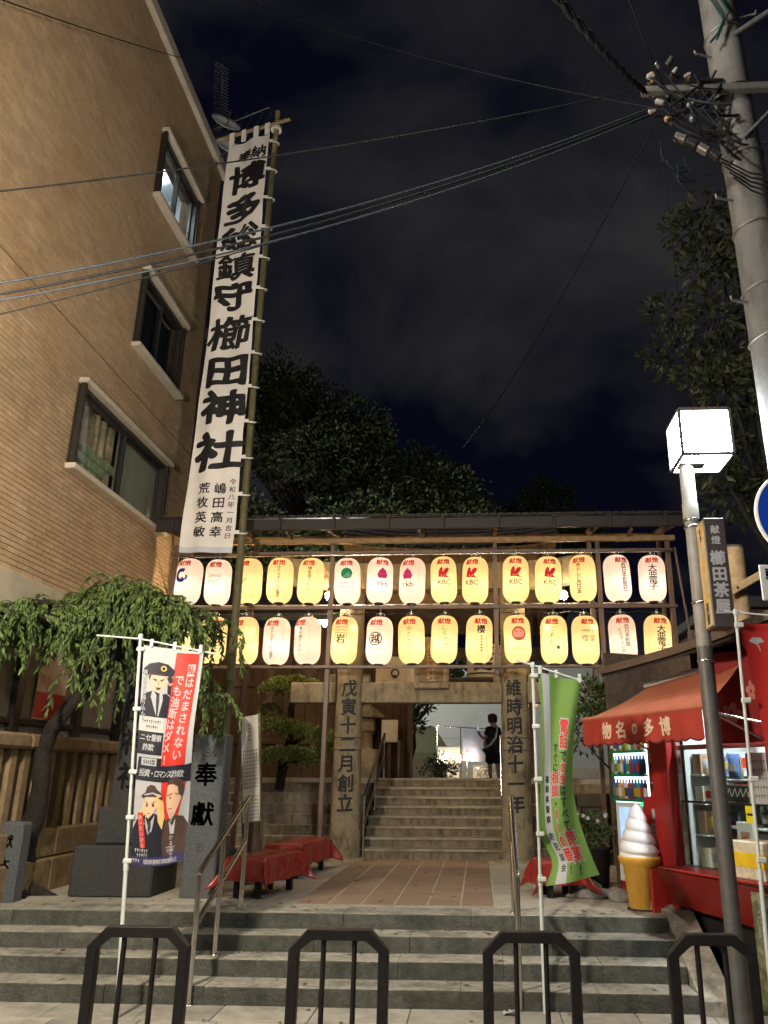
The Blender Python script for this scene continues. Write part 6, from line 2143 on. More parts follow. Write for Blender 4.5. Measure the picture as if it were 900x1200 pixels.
# ------------------------------------------------------------------ ice cream cone
ic = thing('ice_cream_cone', 'giant white soft ice cream in a yellow wafer cone standing before the shop', 'ice cream statue', (1.54, 8.52, .525))
icc = (1.555, 8.52, .525)
m_wafer = mat('wafer_yellow', (0.62, 0.34, 0.055), 0.5, 0.12, 12, 0.05, 40)
m_cream_ = mat('soft_white', (0.72, 0.74, 0.78), 0.4, 0.04, 8, coat=0.2)
prof = [(0.125, 0.0), (0.13, 0.01), (0.138, 0.10), (0.146, 0.105), (0.15, 0.20), (0.158, 0.205), (0.163, 0.30), (0.172, 0.305), (0.178, 0.385), (0.205, 0.40), (0.222, 0.455), (0.222, 0.47), (0.205, 0.475), (0.15, 0.47)]
MB().lathe([(r * .92, z) for r, z in prof], icc, 36).build('wafer_cone', m_wafer, ic)
wr = MB()
for i in range(12):
    t = 2 * math.pi * i / 12
    wr.tube([(icc[0] + r_ * .925 * math.cos(t), icc[1] + r_ * .925 * math.sin(t), .525 + z_) for r_, z_ in ((.128, .01), (.152, .2), (.176, .38))], 0.004, 5)
wr.build('wafer_rib', m_wafer, ic)


def swirl(r, z, t):
    q = z / .52
    tw = (z * 9.6 + t / (2 * math.pi)) % 1.0
    return max(0.0, r * (0.86 + 0.17 * math.sin(tw * math.pi) ** 0.6))


sp_ = []
for i in range(70):
    q = i / 69
    r = 0.20 * (1 - q) ** 0.62 if q > .12 else 0.20 * (0.92 + .02 * q / .12)
    sp_.append((min(r, .192) * (1 if q < .97 else .6), 0.465 + .50 * q))
cm = MB()
cm.lathe([(r, z - .465) for r, z in sp_], (icc[0], icc[1], .525 + .465), 48, rfun=swirl)
cm.build('soft_cream', m_cream_, ic)
MB().lathe([(0.15, -.003), (0.15, .012), (.13, .014)], icc, 24).build('base_disc', m_black, ic)

# rocks, flower pot
def rock(loc, s, label):
    bm = bmesh.new()
    bmesh.ops.create_icosphere(bm, subdivisions=3, radius=1)
    sd = rnd.uniform(0, 50)
    for v in bm.verts:
        n = noise.noise(v.co * 1.3 + Vector((sd, 0, 0))) * .35 + noise.noise(v.co * 4 + Vector((0, sd, 0))) * .08
        v.co = v.co * (1 + n)
        v.co = Vector((v.co.x * s[0], v.co.y * s[1], max(v.co.z, -.5) * s[2]))
    me = bpy.data.meshes.new('garden_rock')
    bm.to_mesh(me)
    bm.free()
    for p in me.polygons: p.use_smooth = True
    me.materials.append(mat('garden_rock', (0.19, 0.18, 0.16), 0.9, 0.35, 9, 0.6, 40))
    o = bpy.data.objects.new('garden_rock', me)
    COL.objects.link(o)
    o.location = loc
    tag(o, label, 'rock', 'rocks on the terrace edge')


rock((1.16, 9.25, .56), (.24, .13, .075), 'flat grey rock lying right of the green flag foot')
rock((1.42, 9.0, .56), (.12, .1, .085), 'small round rock between the flat rock and the ice cream cone')
rock((1.18, 9.75, .57), (.16, .12, .09), 'dark rock behind the flat rock near the planter')
rock((1.78, 8.42, .55), (.2, .09, .05), 'low rock wedged under the end of the red counter')
pt = thing('plant_pot', 'dark planter of leafy flowers in the shade left of the vending machine', 'plant pot', (1.28, 10.1, .525))
MB().lathe([(.17, 0), (.2, .02), (.23, .40), (.25, .41), (.25, .45), (.215, .45), (.21, .40)], (1.28, 10.1, .525), 24).build('pot', m_bark, pt)

# ================================================================== FOLIAGE
def leaf_quad(mb, p, d, up, ln, wd, fold=0.25):
    d = d.normalized()
    s = d.cross(up)
    if s.length < 1e-4: s = d.orthogonal()
    s.normalize()
    n = s.cross(d)
    a = p
    b = p + d * ln * .45 + s * wd * .5 + n * wd * fold * .5
    c = p + d * ln
    e = p + d * ln * .45 - s * wd * .5 + n * wd * fold * .5
    mb.add([a, b, c, e], [(0, 1, 2), (0, 2, 3)])


def rv(r=rnd):
    while True:
        v = Vector((r.uniform(-1, 1), r.uniform(-1, 1), r.uniform(-1, 1)))
        if 0.05 < v.length < 1: return v


lf_pot = leafmat('pot_leaf', (0.05, 0.09, 0.03))
mb = MB()
for i in range(420):
    p = Vector((1.28, 10.1, 1.12)) + Vector((rv().x * .30, rv().y * .28, rv().z * .24))
    leaf_quad(mb, p, rv() + Vector((0, -.2, .2)), rv(), rnd.uniform(.05, .09), .035)
tag(mb.build('foliage', lf_pot, pt))
mb = MB()
for i in range(9):
    p = Vector((1.25 + rnd.uniform(-.22, .2), 9.86, 1.22 + rnd.uniform(-.12, .1)))
    for j in range(5):
        t = j * 1.257
        leaf_quad(mb, p, Vector((math.cos(t), -.3, math.sin(t))), Vector((0, 1, 0)), .028, .02)
mb.build('blossom', m_white_print, pt)

# --- weeping tree at the left
wt = thing('weeping_tree', 'small weeping tree with a bent dark trunk and drooping green leaves before the brick building', 'tree', (-4.86, 9.0, .5))
trk = [(-4.93, 8.98, .42), (-4.88, 8.97, .62), (-4.86, 8.94, .85), (-4.88, 8.9, 1.05), (-4.76, 8.86, 1.35), (-4.74, 8.84, 1.65), (-4.77, 8.82, 1.95), (-4.70, 8.80, 2.2), (-4.52, 8.8, 2.45), (-4.28, 8.8, 2.72), (-4.1, 8.8, 3.05), (-4.05, 8.82, 3.4)]
tr = MB()
P2 = []
R2 = []
for i in range(len(trk) - 1):
    a, b = Vector(trk[i]), Vector(trk[i + 1])
    r0 = [.22, .155, .125, .14, .105, .088, .092, .082, .075, .068, .055, .04]
    for q in range(4):
        s = q / 4
        p = a.lerp(b, s)
        n = noise.noise_vector(p * 6) * .018
        P2.append(p + n)
        R2.append((r0[i] + (r0[i + 1] - r0[i]) * s) * (1 + .14 * noise.noise(p * 9)))
P2.append(Vector(trk[-1]))
R2.append(.045)
tr.tube(P2, R2, 16)
for a in range(6):
    t = a * 1.05
    tr.tube([(-4.9, 8.97, .62), (-4.9 + .28 * math.cos(t), 8.97 + .2 * math.sin(t), .53), (-4.9 + .5 * math.cos(t), 8.97 + .34 * math.sin(t), .49)], [.10, .06, .02], 8)
tr.build('trunk', m_bark, wt)
limbs = MB()
tips = []
base = Vector((-4.2, 8.8, 2.85))
for i in range(40):
    q = i / 40
    tx = -5.75 + 2.85 * ((i * 0.618) % 1.0)
    ty = 8.15 + 1.5 * ((i * 0.377) % 1.0)
    zt = 3.98 - 0.42 * max(0, (tx + 3.9)) ** 1.7 - 0.30 * max(0, -4.45 - tx) - .18 * ((i * .71) % 1)
    if tx < -4.8:        # the left of the crown leans out over the steps, clear of the wall
        ty = 8.4 - 1.35 * (-4.8 - tx) + .3 * ((i * 0.377) % 1.0)
        tx = -4.8 - (-4.8 - tx) * .25
    zt = 1.75 + (zt - 1.75) * min(1, ty / 8.8)
    tip = Vector((tx, ty, zt - .12))
    mid = base.lerp(tip, .5) + Vector((0, 0, .34))
    pp_ = [base, base.lerp(mid, .6) + Vector((0, 0, .08)), mid, mid.lerp(tip, .6) + Vector((0, 0, .07)), tip]
    limbs.tube(pp_, [.04, .03, .022, .014, .006], 6)
    for s in (.25, .45, .6, .75, .9, 1.0):
        k_ = s * 4
        j = min(3, int(k_))
        tips.append((pp_[j].lerp(pp_[j + 1], k_ - j), s))
limbs.build('limb', m_bark, wt)
lf_w = leafmat('weeping_leaf', (0.10, 0.16, 0.052), .65, .35)
tw = MB()
lv = MB()


def strand(p0, ln, drift):
    p = Vector(p0)
    d = Vector((drift.x, drift.y, .25)).normalized()
    st = .035
    n = int(ln / st)
    pts = [p.copy()]
    for i in range(n):
        d = (d + Vector((rnd.uniform(-.08, .08), rnd.uniform(-.08, .08), -.22))).normalized()
        p = p + d * st
        pts.append(p.copy())
        for s in (0, 1):
            side = Vector((rnd.uniform(-1, 1), rnd.uniform(-1, 1), rnd.uniform(-1.0, .2)))
            leaf_quad(lv, p, d * .7 + side * .75 + Vector((0, 0, -.35)), Vector((rnd.uniform(-.5, .5), -1, rnd.uniform(0, .8))), rnd.uniform(.06, .115), rnd.uniform(.02, .032))
    tw.tube(pts[::3] + [pts[-1]], .004, 4, caps=False)


for (p, s) in tips:
    for q in range(2 if s < .5 else 3):
        ln = rnd.uniform(.2, .62) * (1.0 if p.x < -3.4 else .9)
        if p.y < 7.9 and rnd.random() < .5: ln += .2
        if p.x > -3.2: ln = rnd.uniform(.35, .95)
        strand(p + Vector((rnd.uniform(-.08, .08), rnd.uniform(-.08, .08), 0)), ln, Vector((rnd.uniform(-1, 1), rnd.uniform(-1, 1), 0)))
# longer hanging curtains seen in the photograph
for (x0, x1, z0, n, l0, l1) in ((-4.4, -3.9, 3.0, 18, .4, .8), (-3.35, -2.8, 2.7, 24, .45, .8), (-4.1, -3.3, 3.35, 20, .3, .6)):
    for i in range(n):
        strand((rnd.uniform(x0, x1), rnd.uniform(8.0, 9.2), z0 + rnd.uniform(-.2, .15)), rnd.uniform(l0, l1), Vector((rnd.uniform(-1, 1), rnd.uniform(-1, 1), 0)))
tag(tw.build('twig', m_bark, wt), kind='stuff')
tag(lv.build('crown', lf_w, wt), kind='stuff')

# --- clipped garden pine/holly with layered pads
nk = thing('cloud_pruned_tree', 'clipped garden tree with three layered leaf pads left of the torii pillar', 'tree', (-3.2, 13.8, 1.6))
MB().tube([(-3.35, 13.9, 1.5), (-3.3, 13.85, 2.0), (-3.18, 13.85, 2.4), (-3.22, 13.8, 2.8), (-3.1, 13.75, 3.15)], [.08, .07, .06, .05, .03], 10).tube([(-3.25, 13.85, 2.2), (-2.9, 13.75, 2.35), (-2.6, 13.7, 2.35)], [.04, .03, .02], 8).tube([(-3.32, 13.88, 1.8), (-3.15, 13.7, 1.92), (-2.95, 13.6, 1.95)], [.04, .03, .02], 8).build('trunk', m_bark, nk)
lf_n = leafmat('clipped_leaf', (0.15, 0.185, 0.06), .5, .12, .4)
for i, (cx, cy, cz, a, b, h, tilt, n) in enumerate(((-3.18, 13.6, 3.15, .54, .36, .24, 0, 4200), (-3.27, 13.55, 2.50, .38, .32, .18, -.1, 2600), (-2.80, 13.55, 2.38, .50, .32, .18, -.22, 3400), (-3.12, 13.45, 2.02, .55, .34, .20, -.03, 4000), (-2.55, 13.6, 2.05, .3, .3, .3, 0, 700), (-3.6, 13.9, 2.75, .2, .2, .2, 0, 400))):
    mb = MB()
    for q in range(n):
        t, f = rnd.uniform(0, 2 * math.pi), math.sqrt(rnd.random())
        x, y = a * f * math.cos(t), b * f * math.sin(t)
        top = h * math.sqrt(max(0, 1 - f ** 2.4)) * (1 + .25 * noise.noise(Vector((x * 6, y * 6, i))))
        z = top - abs(rnd.gauss(0, .05)) - (.0 if rnd.random() < .8 else rnd.uniform(0, .12))
        p = Vector((cx + x, cy + y, cz + z + tilt * x - h * .3))
        dirv = Vector((x / a * .8, y / b * .8 - .15, .6)) + rv() * .8
        leaf_quad(mb, p, dirv, rv(), rnd.uniform(.04, .07), rnd.uniform(.024, .036))
    tag(mb.build('leaf_pad', lf_n, nk))

# --- big trees against the sky
def bigtree(name, label, base, blobs, trunk_r, leafm, lsize, per, seed, limb_to=None):
    rr = random.Random(seed)
    t = thing(name, label, 'tree', base)
    tb = MB()
    b = Vector(base)
    cz = sum(q[2] for q in blobs) / len(blobs)
    cx = sum(q[0] for q in blobs) / len(blobs)
    fork = Vector((b.x * .6 + cx * .4, b.y, b.z + (cz - b.z) * .55))
    tb.tube([b, b.lerp(fork, .3), b.lerp(fork, .7) + Vector((.1, 0, 0)), fork], [trunk_r * 1.3, trunk_r, trunk_r * .85, trunk_r * .7], 12)
    for q in blobs:
        c = Vector(q[:3])
        m = fork.lerp(c, .5) + Vector((0, 0, -.1 * (c - fork).length * .3))
        tb.tube([fork, m, c], [trunk_r * .32, trunk_r * .18, trunk_r * .05], 6)
    tb.build('trunk', m_bark, t)
    lb = MB()
    for q in blobs:
        c, r = Vector(q[:3]), q[3]
        for i in range(int(per * r * r)):
            v = rv(rr)
            v.normalize()
            f = (rr.random() ** .35)
            p = c + Vector((v.x * r * f * 1.1, v.y * r * f, v.z * r * f * .8))
            p += noise.noise_vector(p * (1.6 / r)) * r * .35
            leaf_quad(lb, p, v + rv(rr) * .9, rv(rr), lsize * rr.uniform(.7, 1.3), lsize * .5)
    tag(lb.build('crown', leafm, t), kind='stuff')
    return t


lf_c = leafmat('camphor_leaf', (0.05, 0.066, 0.03), .6, .15)
blobs = []
rr = random.Random(4)
prof_t = [(-10.4, 17.8), (-9.0, 17.6), (-7.6, 17.2), (-6.4, 16.6), (-5.0, 15.7), (-3.55, 14.6), (-2.4, 13.8), (-1.3, 12.9), (-.3, 12.0), (.65, 11.0)]
for i in range(120):
    q = rr.random() * (len(prof_t) - 1)
    j = int(q)
    x = prof_t[j][0] + (prof_t[j + 1][0] - prof_t[j][0]) * (q - j)
    zt = prof_t[j][1] + (prof_t[j + 1][1] - prof_t[j][1]) * (q - j)
    r = rr.uniform(.85, 1.5)
    z = zt - r * .8 - (rr.random() ** 1.1) * (zt - 10.0) * (0 if i % 3 == 0 else 1)
    blobs.append((x - r * .3 * (x > -1), 29 + rr.uniform(-2, 2.5), z, r))
bigtree('camphor_tree', 'big dark evergreen tree rising behind the lantern rack beside the white banner', (-4.5, 30, 1.6), blobs, .55, lf_c, .185, 760, 3)
bl2 = [(1.7 + .52 * i, 34 + rr.uniform(-1, 1), 12.6 + 1.2 * math.sin(i * .6 + .2) + rr.uniform(-.3, .3), rr.uniform(.6, 1.0)) for i in range(8)] + [(1.8 + .55 * i, 34, 11.4, .9) for i in range(7)]
bigtree('distant_tree', 'low dark tree crown far behind the middle of the lantern rack roof', (3.2, 34, 1.6), bl2, .4, lf_c, .2, 700, 5)
lf_r = leafmat('street_tree_leaf', (0.034, 0.044, 0.02), .5, .2)
rtb = [(3.55, 10.25, .42), (4.0, 10.6, .5), (3.25, 9.15, .38), (3.7, 9.5, .42), (4.2, 9.3, .5), (3.2, 8.25, .42), (3.7, 8.5, .45), (4.15, 8.2, .5), (3.9, 7.4, .5), (3.5, 7.7, .35), (3.7, 6.6, .45), (4.3, 6.8, .6), (3.5, 6.0, .35), (4.0, 5.8, .5), (4.6, 9.9, .6), (4.8, 8.6, .7), (4.7, 7.5, .7), (4.6, 6.0, .6)]
bigtree('street_tree', 'sparse dark green tree behind the utility pole and lamp at the right', (4.8, 11.6, 0.5), [(x, 11.3 + rr.uniform(-.5, .5), z, r) for x, z, r in rtb], .2, lf_r, .15, 1050, 9)
lf_s = leafmat('pine_leaf', (0.06, 0.085, 0.032), .5, .15)
sb2 = [(1.5, 10.9, 2.75, .3), (1.85, 10.9, 2.72, .35), (2.2, 11.0, 2.75, .35), (1.3, 11.2, 2.3, .3), (1.55, 11.2, 2.75, .25), (1.65, 10.9, 2.45, .2), (2.0, 10.9, 2.45, .25), (2.5, 11, 2.6, .3)]
bigtree('garden_shrub', 'small garden shrub showing between the green flag and the red awning', (2.0, 11.2, .5), sb2, .07, lf_s, .09, 2600, 13)

# a timber post and a lit plank above the shop roof
lg = thing('timber_post', 'round timber post standing behind the name box of the street lamp', 'post', (2.97, 9.05, 0.5))
MB().tube([(2.96, 9.05, .5), (2.96, 9.05, 3.3), (2.97, 9.05, 4.25)], .125, 16).build('shaft', m_wood, lg)
MB().tube([(2.97, 9.05, 4.25), (2.97, 9.05, 4.28)], .118, 16).build('end_grain', m_darkwood, lg)
pk = thing('slanting_plank', 'pale timber plank slanting up to the right past the round timber post', 'plank', (3.0, 8.85, 3.7))
MB().obox((3.12, 8.84, 3.86), (.72, .07, .085), Matrix.Rotation(R(-29), 3, 'Y'), .01).build('board', m_wood, pk)
MB().tube([(2.9, 8.8, 3.74), (2.9, 8.95, 3.74)], .015, 6).tube([(3.2, 8.8, 3.9), (3.2, 8.93, 3.9)], .015, 6).build('bolt', m_steel, pk)
# ================================================================== UTILITY POLE AND CABLES
m_conc = mat('pole_concrete', (0.115, 0.113, 0.108), 0.8, 0.15, 5, 0.3, 45, stain=(0.06, 0.056, 0.05), sscale=3, samt=0.8, streak=.25)
m_cable = mat('black_cable', (0.009, 0.009, 0.010), 0.7, 0, spec=.12)
m_cable_b = mat('blue_grey_cable', (0.020, 0.027, 0.034), 0.7, 0, spec=.15)
m_porc = mat('porcelain', (0.20, 0.195, 0.185), 0.25, 0.05, 20, spec=0.5)
m_ins_y = mat('insulator_amber', (0.22, 0.15, 0.05), 0.4, 0.1, 20)
up = thing('utility_pole', 'tall concrete utility pole with a tangle of insulators and wires at the upper right', 'utility pole', (2.66, 6.3, 0))
ptop = Vector((2.555, 6.3, 10.3))
pbot = Vector((2.70, 6.3, 0.0))
MB().tube([pbot.lerp(ptop, i / 8) for i in range(9)], [.205 - .035 * i / 8 for i in range(9)], 28).build('shaft', m_conc, up)
def pc(z): return pbot.lerp(ptop, z / 10.3)
for z in (8.15, 7.35, 6.55, 5.9, 5.4, 8.9):
    c = pc(z)
    r = .205 - .035 * z / 10.3 + .004
    MB().tube([(c.x + r * math.cos(2 * math.pi * q / 24), c.y + r * math.sin(2 * math.pi * q / 24), z + .03 * math.cos(2 * math.pi * q / 24)) for q in range(25)], .013, 6).build('band', m_alu, up)
for i, z in enumerate((5.2, 5.75, 6.3, 6.85, 7.5, 8.6, 9.1)):
    c = pc(z)
    s = -1 if i % 2 else 1
    MB().tube([c + Vector((s * .15, -.05, 0)), c + Vector((s * .33, -.09, .01))], .012, 6).tube([c + Vector((s * .33, -.09, .01)), c + Vector((s * .335, -.09, .05))], .012, 6).build('step_bolt', m_alu, up)
arm = MB().obox((2.42, 6.08, 8.02), (1.55, .075, .075), None, .006)
arm.build('crossarm', m_alu, up)
MB().tube([(2.56, 6.12, 7.45), (3.05, 6.08, 7.98)], .02, 6).build('arm_brace', m_alu, up)
MB().tube([(2.6, 6.15, 8.75), (3.6, 5.9, 9.3)], .03, 8).build('arm_brace', m_alu, up)
MB().obox((2.30, 6.05, 8.07), (.22, .09, .012), None).build('arm_slot_plate', m_black, up)
ri = random.Random(21)
for i in range(18):
    x, y, z = 1.72 + ri.uniform(0, .42), 6.1 + ri.uniform(-.1, .15), 7.95 + ri.uniform(-.38, .42)
    M = Matrix.Translation((x, y, z)) @ Matrix.Rotation(ri.uniform(0, 3), 4, 'X') @ Matrix.Rotation(ri.uniform(0, 3), 4, 'Y')
    s = ri.uniform(.5, .95)
    MB(M).lathe([(.012 * s, -.06 * s), (.03 * s, -.05 * s), (.046 * s, -.03 * s), (.026 * s, -.015 * s), (.042 * s, .005 * s), (.026 * s, .02 * s), (.036 * s, .04 * s), (.012 * s, .06 * s)], n=14).build('insulator', (m_porc, m_alu, m_porc, m_ins_y, m_black)[i % 5], up)
for i in range(5):
    x, z = 1.95 + .10 * i, 7.42 - .07 * i
    MB().obox((x, 6.05, z), (.11, .07, .07), Matrix.Rotation(R(25 + 8 * i), 3, 'Y'), .01).build('junction_box', m_black if i % 2 else m_alu, up)
for i in range(26):
    a = Vector((1.7 + ri.uniform(0, .5), 6.05 + ri.uniform(-.1, .1), 7.8 + ri.uniform(-.3, .4)))
    b = Vector((2.35 + ri.uniform(-.15, .2), 6.1 + ri.uniform(-.1, .05), 7.6 + ri.uniform(-.4, .7)))
    m = a.lerp(b, .5) + Vector((0, ri.uniform(-.12, .12), -ri.uniform(.08, .38)))
    pts = [a * (1 - t) ** 2 + m * 2 * t * (1 - t) + b * t * t for t in [q / 10 for q in range(11)]]
    MB().tube(pts, ri.choice((.008, .011, .014)), 5).build('jumper_wire', (m_cable, m_cable, m_cable_b)[i % 3], up)
for i in range(6):
    c = Vector((1.95 + .09 * ri.uniform(-1, 3), 6.05, 7.25 + ri.uniform(-.25, .1)))
    r = ri.uniform(.08, .22)
    t0 = ri.uniform(2.6, 3.6)
    MB().tube([(c.x + r * math.cos(t0 + q * .33), c.y + .02 * q, c.z + r * .8 * math.sin(t0 + q * .33)) for q in range(9)], .007, 5).build('jumper_wire', m_cable_b, up)
MB().tube([(2.33, 6.08, 9.9), (2.36, 6.06, 9.3), (2.52, 6.07, 8.9), (2.44, 6.06, 8.7), (2.36, 6.07, 8.6)], .012, 6).tube([(2.40, 6.06, 9.5), (2.58, 6.08, 9.0), (2.42, 6.06, 8.62)], .012, 6).build('jumper_wire', mat('green_wire', (.006, .04, .032), .5, 0), up)
for i in range(5):
    MB().tube([(2.25 + .03 * i, 6.0, 7.15 - .06 * i), (2.55, 6.06, 7.0 - .05 * i), (3.4, 5.9, 6.7 - .12 * i)], .009, 5).build('service_wire', m_cable, up)


def cable(label, a, b, sag, r, m=None, twist=0, grp='overhead cables'):
    a, b = Vector(a), Vector(b)
    t = [q / 40 for q in range(41)]
    pts = [a.lerp(b, s) + Vector((0, 0, -sag * 4 * s * (1 - s))) for s in t]
    mb = MB()
    if twist:
        for k_ in range(2):
            mb.tube([p + Vector((0, r * 1.2 * math.cos(i * 1.3 + k_ * 3.14), r * 1.2 * math.sin(i * 1.3 + k_ * 3.14))) for i, p in enumerate(pts)], r, 6)
    else:
        mb.tube(pts, r, 6)
    o = mb.build('overhead_cable', m or m_cable, None, a)
    return tag(o, label, 'cable', grp)


cl_ = (1.82, 6.35, 8.1)
cable('upper cable of the bundle sweeping from the left edge over the banner to the pole', (-5.2, 4.7, 4.84), cl_, 0.33, .009, m_cable_b)
cable('middle cable of the bundle sweeping from the left edge over the banner to the pole', (-5.2, 4.7, 4.72), (1.83, 6.33, 8.05), 0.33, .010)
cable('lower blue grey cable of the bundle sweeping over the banner to the pole', (-5.2, 4.7, 4.68), (1.84, 6.33, 8.02), 0.36, .008, m_cable_b)
cable('thin lowest cable rising from the left edge across the banner to join the bundle', (-5.2, 4.7, 4.40), (1.80, 6.35, 8.0), 0.22, .006)
cable('thin cable crossing high over the top of the white banner', (-5.2, 4.7, 5.75), (1.62, 6.4, 8.36), 0.15, .007)
cable('thin high cable running over the top of the brick wall at the upper left', (-5.22, 5.5, 9.2), (-5.15, 10.6, 13.85), 0.05, .008)
cable('thick twisted cable coming down from the top centre to the pole', (.05, 2.2, 5.0), (1.80, 6.35, 8.25), 0.10, .016, None, 1)
cable('thin slanting cable from the top edge right of the twisted cable', (.45, 2.2, 5.2), (1.95, 6.35, 8.35), 0.1, .006)
cable('long thin guy wire falling from the pole to the trees behind the rack roof', (1.82, 6.4, 7.9), (-.27, 15.0, 8.1), 0.25, .009)
cable('thin wire hanging down from the pole in front of the street tree', (1.87, 6.4, 7.75), (2.36, 8.0, 5.95), 0.12, .006)
cable('faint thin cable crossing the dark sky left of the pole', (-6.6, 9.0, 15.2), (2.0, 6.5, 8.2), 0.5, .006)

# ================================================================== COURTYARD BEYOND THE STEPS
m_wallplank = mat('brown_wall_plank', (0.075, 0.046, 0.029), 0.8, 0.3, 8, 0.3, 40, island=.2)
m_store = mat('storehouse_plaster', (0.52, 0.55, 0.52), 0.85, 0.06, 2, 0.05, 20, stain=(0.42, 0.44, 0.42), sscale=0.6, samt=0.4)
sw_ = thing('storehouse', 'plain pale grey storehouse wall across the courtyard beyond the torii', 'building', (0, 30, 1.68))
MB().box(-7, 7, 30, 34, 1.40, 5.6).build('wall', m_store, sw_)
MB().box(-7.2, 7.2, 29.6, 34.4, 5.61, 5.95, .02).build('roof', m_roofdark, sw_)
for z in (3.0, 4.35):
    MB().box(-7, 7, 29.985, 29.999, z, z + .02).build('panel_seam', mat('seam_grey', (.40, .43, .41), .8, 0), sw_)
MB().box(-7, 7, 29.97, 30.0, 1.40, 1.98, .003).build('plinth', m_cream, sw_)

lf_d = leafmat('court_leaf', (0.05, 0.075, 0.03), .5, .2)
bigtree('courtyard_tree', 'dark leafy tree at the left of the opening beyond the torii', (-2.0, 21.5, 1.42), [(-2.1, 21, 4.3, .55), (-1.6, 21, 3.9, .55), (-1.2, 21, 4.25, .6), (-1.5, 21, 3.5, .4), (-1.75, 21, 3.0, .35), (-1.0, 21, 3.9, .35), (-.5, 21, 4.4, .4), (-2.0, 21, 3.5, .4), (-.75, 21, 4.35, .4), (-1.9, 21, 4.9, .6), (-1.2, 21, 4.9, .6)], .12, lf_d, .13, 1500, 15)
bigtree('courtyard_shrub', 'low rounded dark shrub at the top of the upper steps', (-.85, 19.5, 1.42), [(-1.1, 19.5, 1.85, .28), (-.75, 19.5, 1.85, .28), (-.95, 19.5, 2.0, .24)], .05, lf_d, .08, 3200, 17)

CTM = Matrix.Translation((0, 2.6, 1.42)) @ Matrix.Diagonal((1.1, 1.0, 1.276, 1)) @ Matrix.Translation((0, 0, -1.68))
tn = thing('green_tent', 'dark green market tent with pale side sheets in the lit courtyard', 'tent', (-1.76, 27.1, 1.68))
m_tent = mat('tent_green', (0.060, 0.064, 0.032), .7, .1, 4)
m_tentside = mat('tent_side_sheet', (0.66, 0.58, 0.48), .8, .08, 4, trans=.3)
MB(CTM).add([(-2.9, 23.4, 2.45), (-.85, 23.4, 2.45), (-.85, 25.6, 2.45), (-2.9, 25.6, 2.45), (-1.9, 24.5, 3.12), (-1.35, 24.5, 3.12)], [(0, 1, 5, 4), (1, 2, 5), (2, 3, 4, 5), (3, 0, 4)]).build('canopy', m_tent, tn)
MB(CTM).box(-2.9, -.85, 23.385, 23.4, 2.22, 2.45).box(-.865, -.85, 23.4, 25.6, 2.22, 2.45).build('skirt', m_tent, tn)
MB(CTM).sheet(lambda u, v: (u, 24.9 + .03 * math.sin(u * 12), v), [-2.9 + .06 * i for i in range(36)], [1.68, 2.3]).build('side_sheet', m_tentside, tn)
for x in (-2.88, -.87):
    for y in (23.42, 25.58):
        MB(CTM).tube([(x, y, 1.68), (x, y, 2.44)], .02, 8).build('tent_leg', m_alu, tn)

ps = thing('printed_screen', 'wide printed cloth screen in blue and rust tones on a tube frame', 'screen', (-.33, 24.6, 1.68))
m_scr = mat('screen_print', (0.33, 0.37, 0.52), .6, .35, 3.0, stain=(0.40, 0.17, 0.10), sscale=1.9, samt=.8, trans=.3)
MB(CTM).sheet(lambda u, v: (u, 22 + .05 * math.sin(u * 9 + v * 2) * (3 - v), v - .04 * u), [-.45 + .04 * i for i in range(24)], [2.22 + .07 * i for i in range(11)]).build('cloth', m_scr, ps)
MB(CTM).tube([(-1.14, 22.03, 1.68), (-1.14, 22.03, 3.02), (.55, 22.03, 2.94), (.55, 22.03, 1.68)], .016, 8).tube([(-.5, 22.03, 1.68), (-.5, 22.03, 2.98)], .014, 8).build('frame', m_steel, ps)
MB(CTM).box(-1.12, -.52, 22.0, 22.01, 2.18, 2.55).build('clear_sheet', mat('clear_sheet', (.42, .42, .40), .3, .1, 4, trans=.4), ps)
for i, x in enumerate((-.95, -.32)):
    t = thing('courtyard_bulb', 'bright bare bulb on a short pole under the printed screen, %s' % ('left one of the two' if i == 0 else 'right one of the two'), 'light bulb', (x * 1.1, 24.3, 2.3), 'bulbs under the printed screen')
    MB(CTM).lathe([(0, -.07), (.05, -.05), (.06, 0), (.04, .05), (.02, .07)], (x, 21.7, 2.3), 16).build('bulb', mat('court_bulb', (1, .9, .75), .5, 0, emit=(1.0, .82, .58), es=150.0), t)
    MB(CTM).tube([(x, 21.72, 2.37), (x, 21.8, 2.46), (x, 21.9, 1.68)], .012, 6).build('pole', m_steel, t)
    MB(CTM).lathe([(.03, .06), (.03, .1)], (x, 21.7, 2.3), 10).build('socket', m_socket, t)
for i, (x, w, h) in enumerate(((-.72, .34, .5), (-.02, .3, .42), (.75, .5, .55))):
    t = thing('white_crate', ('white covered crate left of the right hand bulb', 'white covered crate beside the wire fence panel', 'white covered crate behind the standing person')[i], 'crate', (x * 1.1, 25.2, 1.68), 'white crates in the courtyard')
    MB(CTM).box(x - w / 2, x + w / 2, 22.4, 22.8, 1.68, 1.68 + h, .02).build('box', m_tentside, t)
    MB(CTM).box(x - w / 2 - .015, x + w / 2 + .015, 22.385, 22.815, 1.68 + h + .001, 1.72 + h, .01).build('lid', m_tentside, t)
    MB(CTM).tube([(x - .06, 22.38, 1.68 + h * .6), (x + .06, 22.38, 1.68 + h * .6)], .012, 6).build('handle', m_steel, t)
wf_ = thing('wire_fence_panel', 'small diamond wire fence panel by the white crates', 'fence', (.28, 24.8, 1.68))
mb = MB(CTM)
for i in range(9):
    a = -.12 + .09 * i
    mb.tube([(a, 22.2, 1.70), (a + .34, 22.2, 2.06)], .005, 4).tube([(a + .34, 22.2, 1.70), (a, 22.2, 2.06)], .005, 4)
mb.build('mesh', m_steel, wf_)
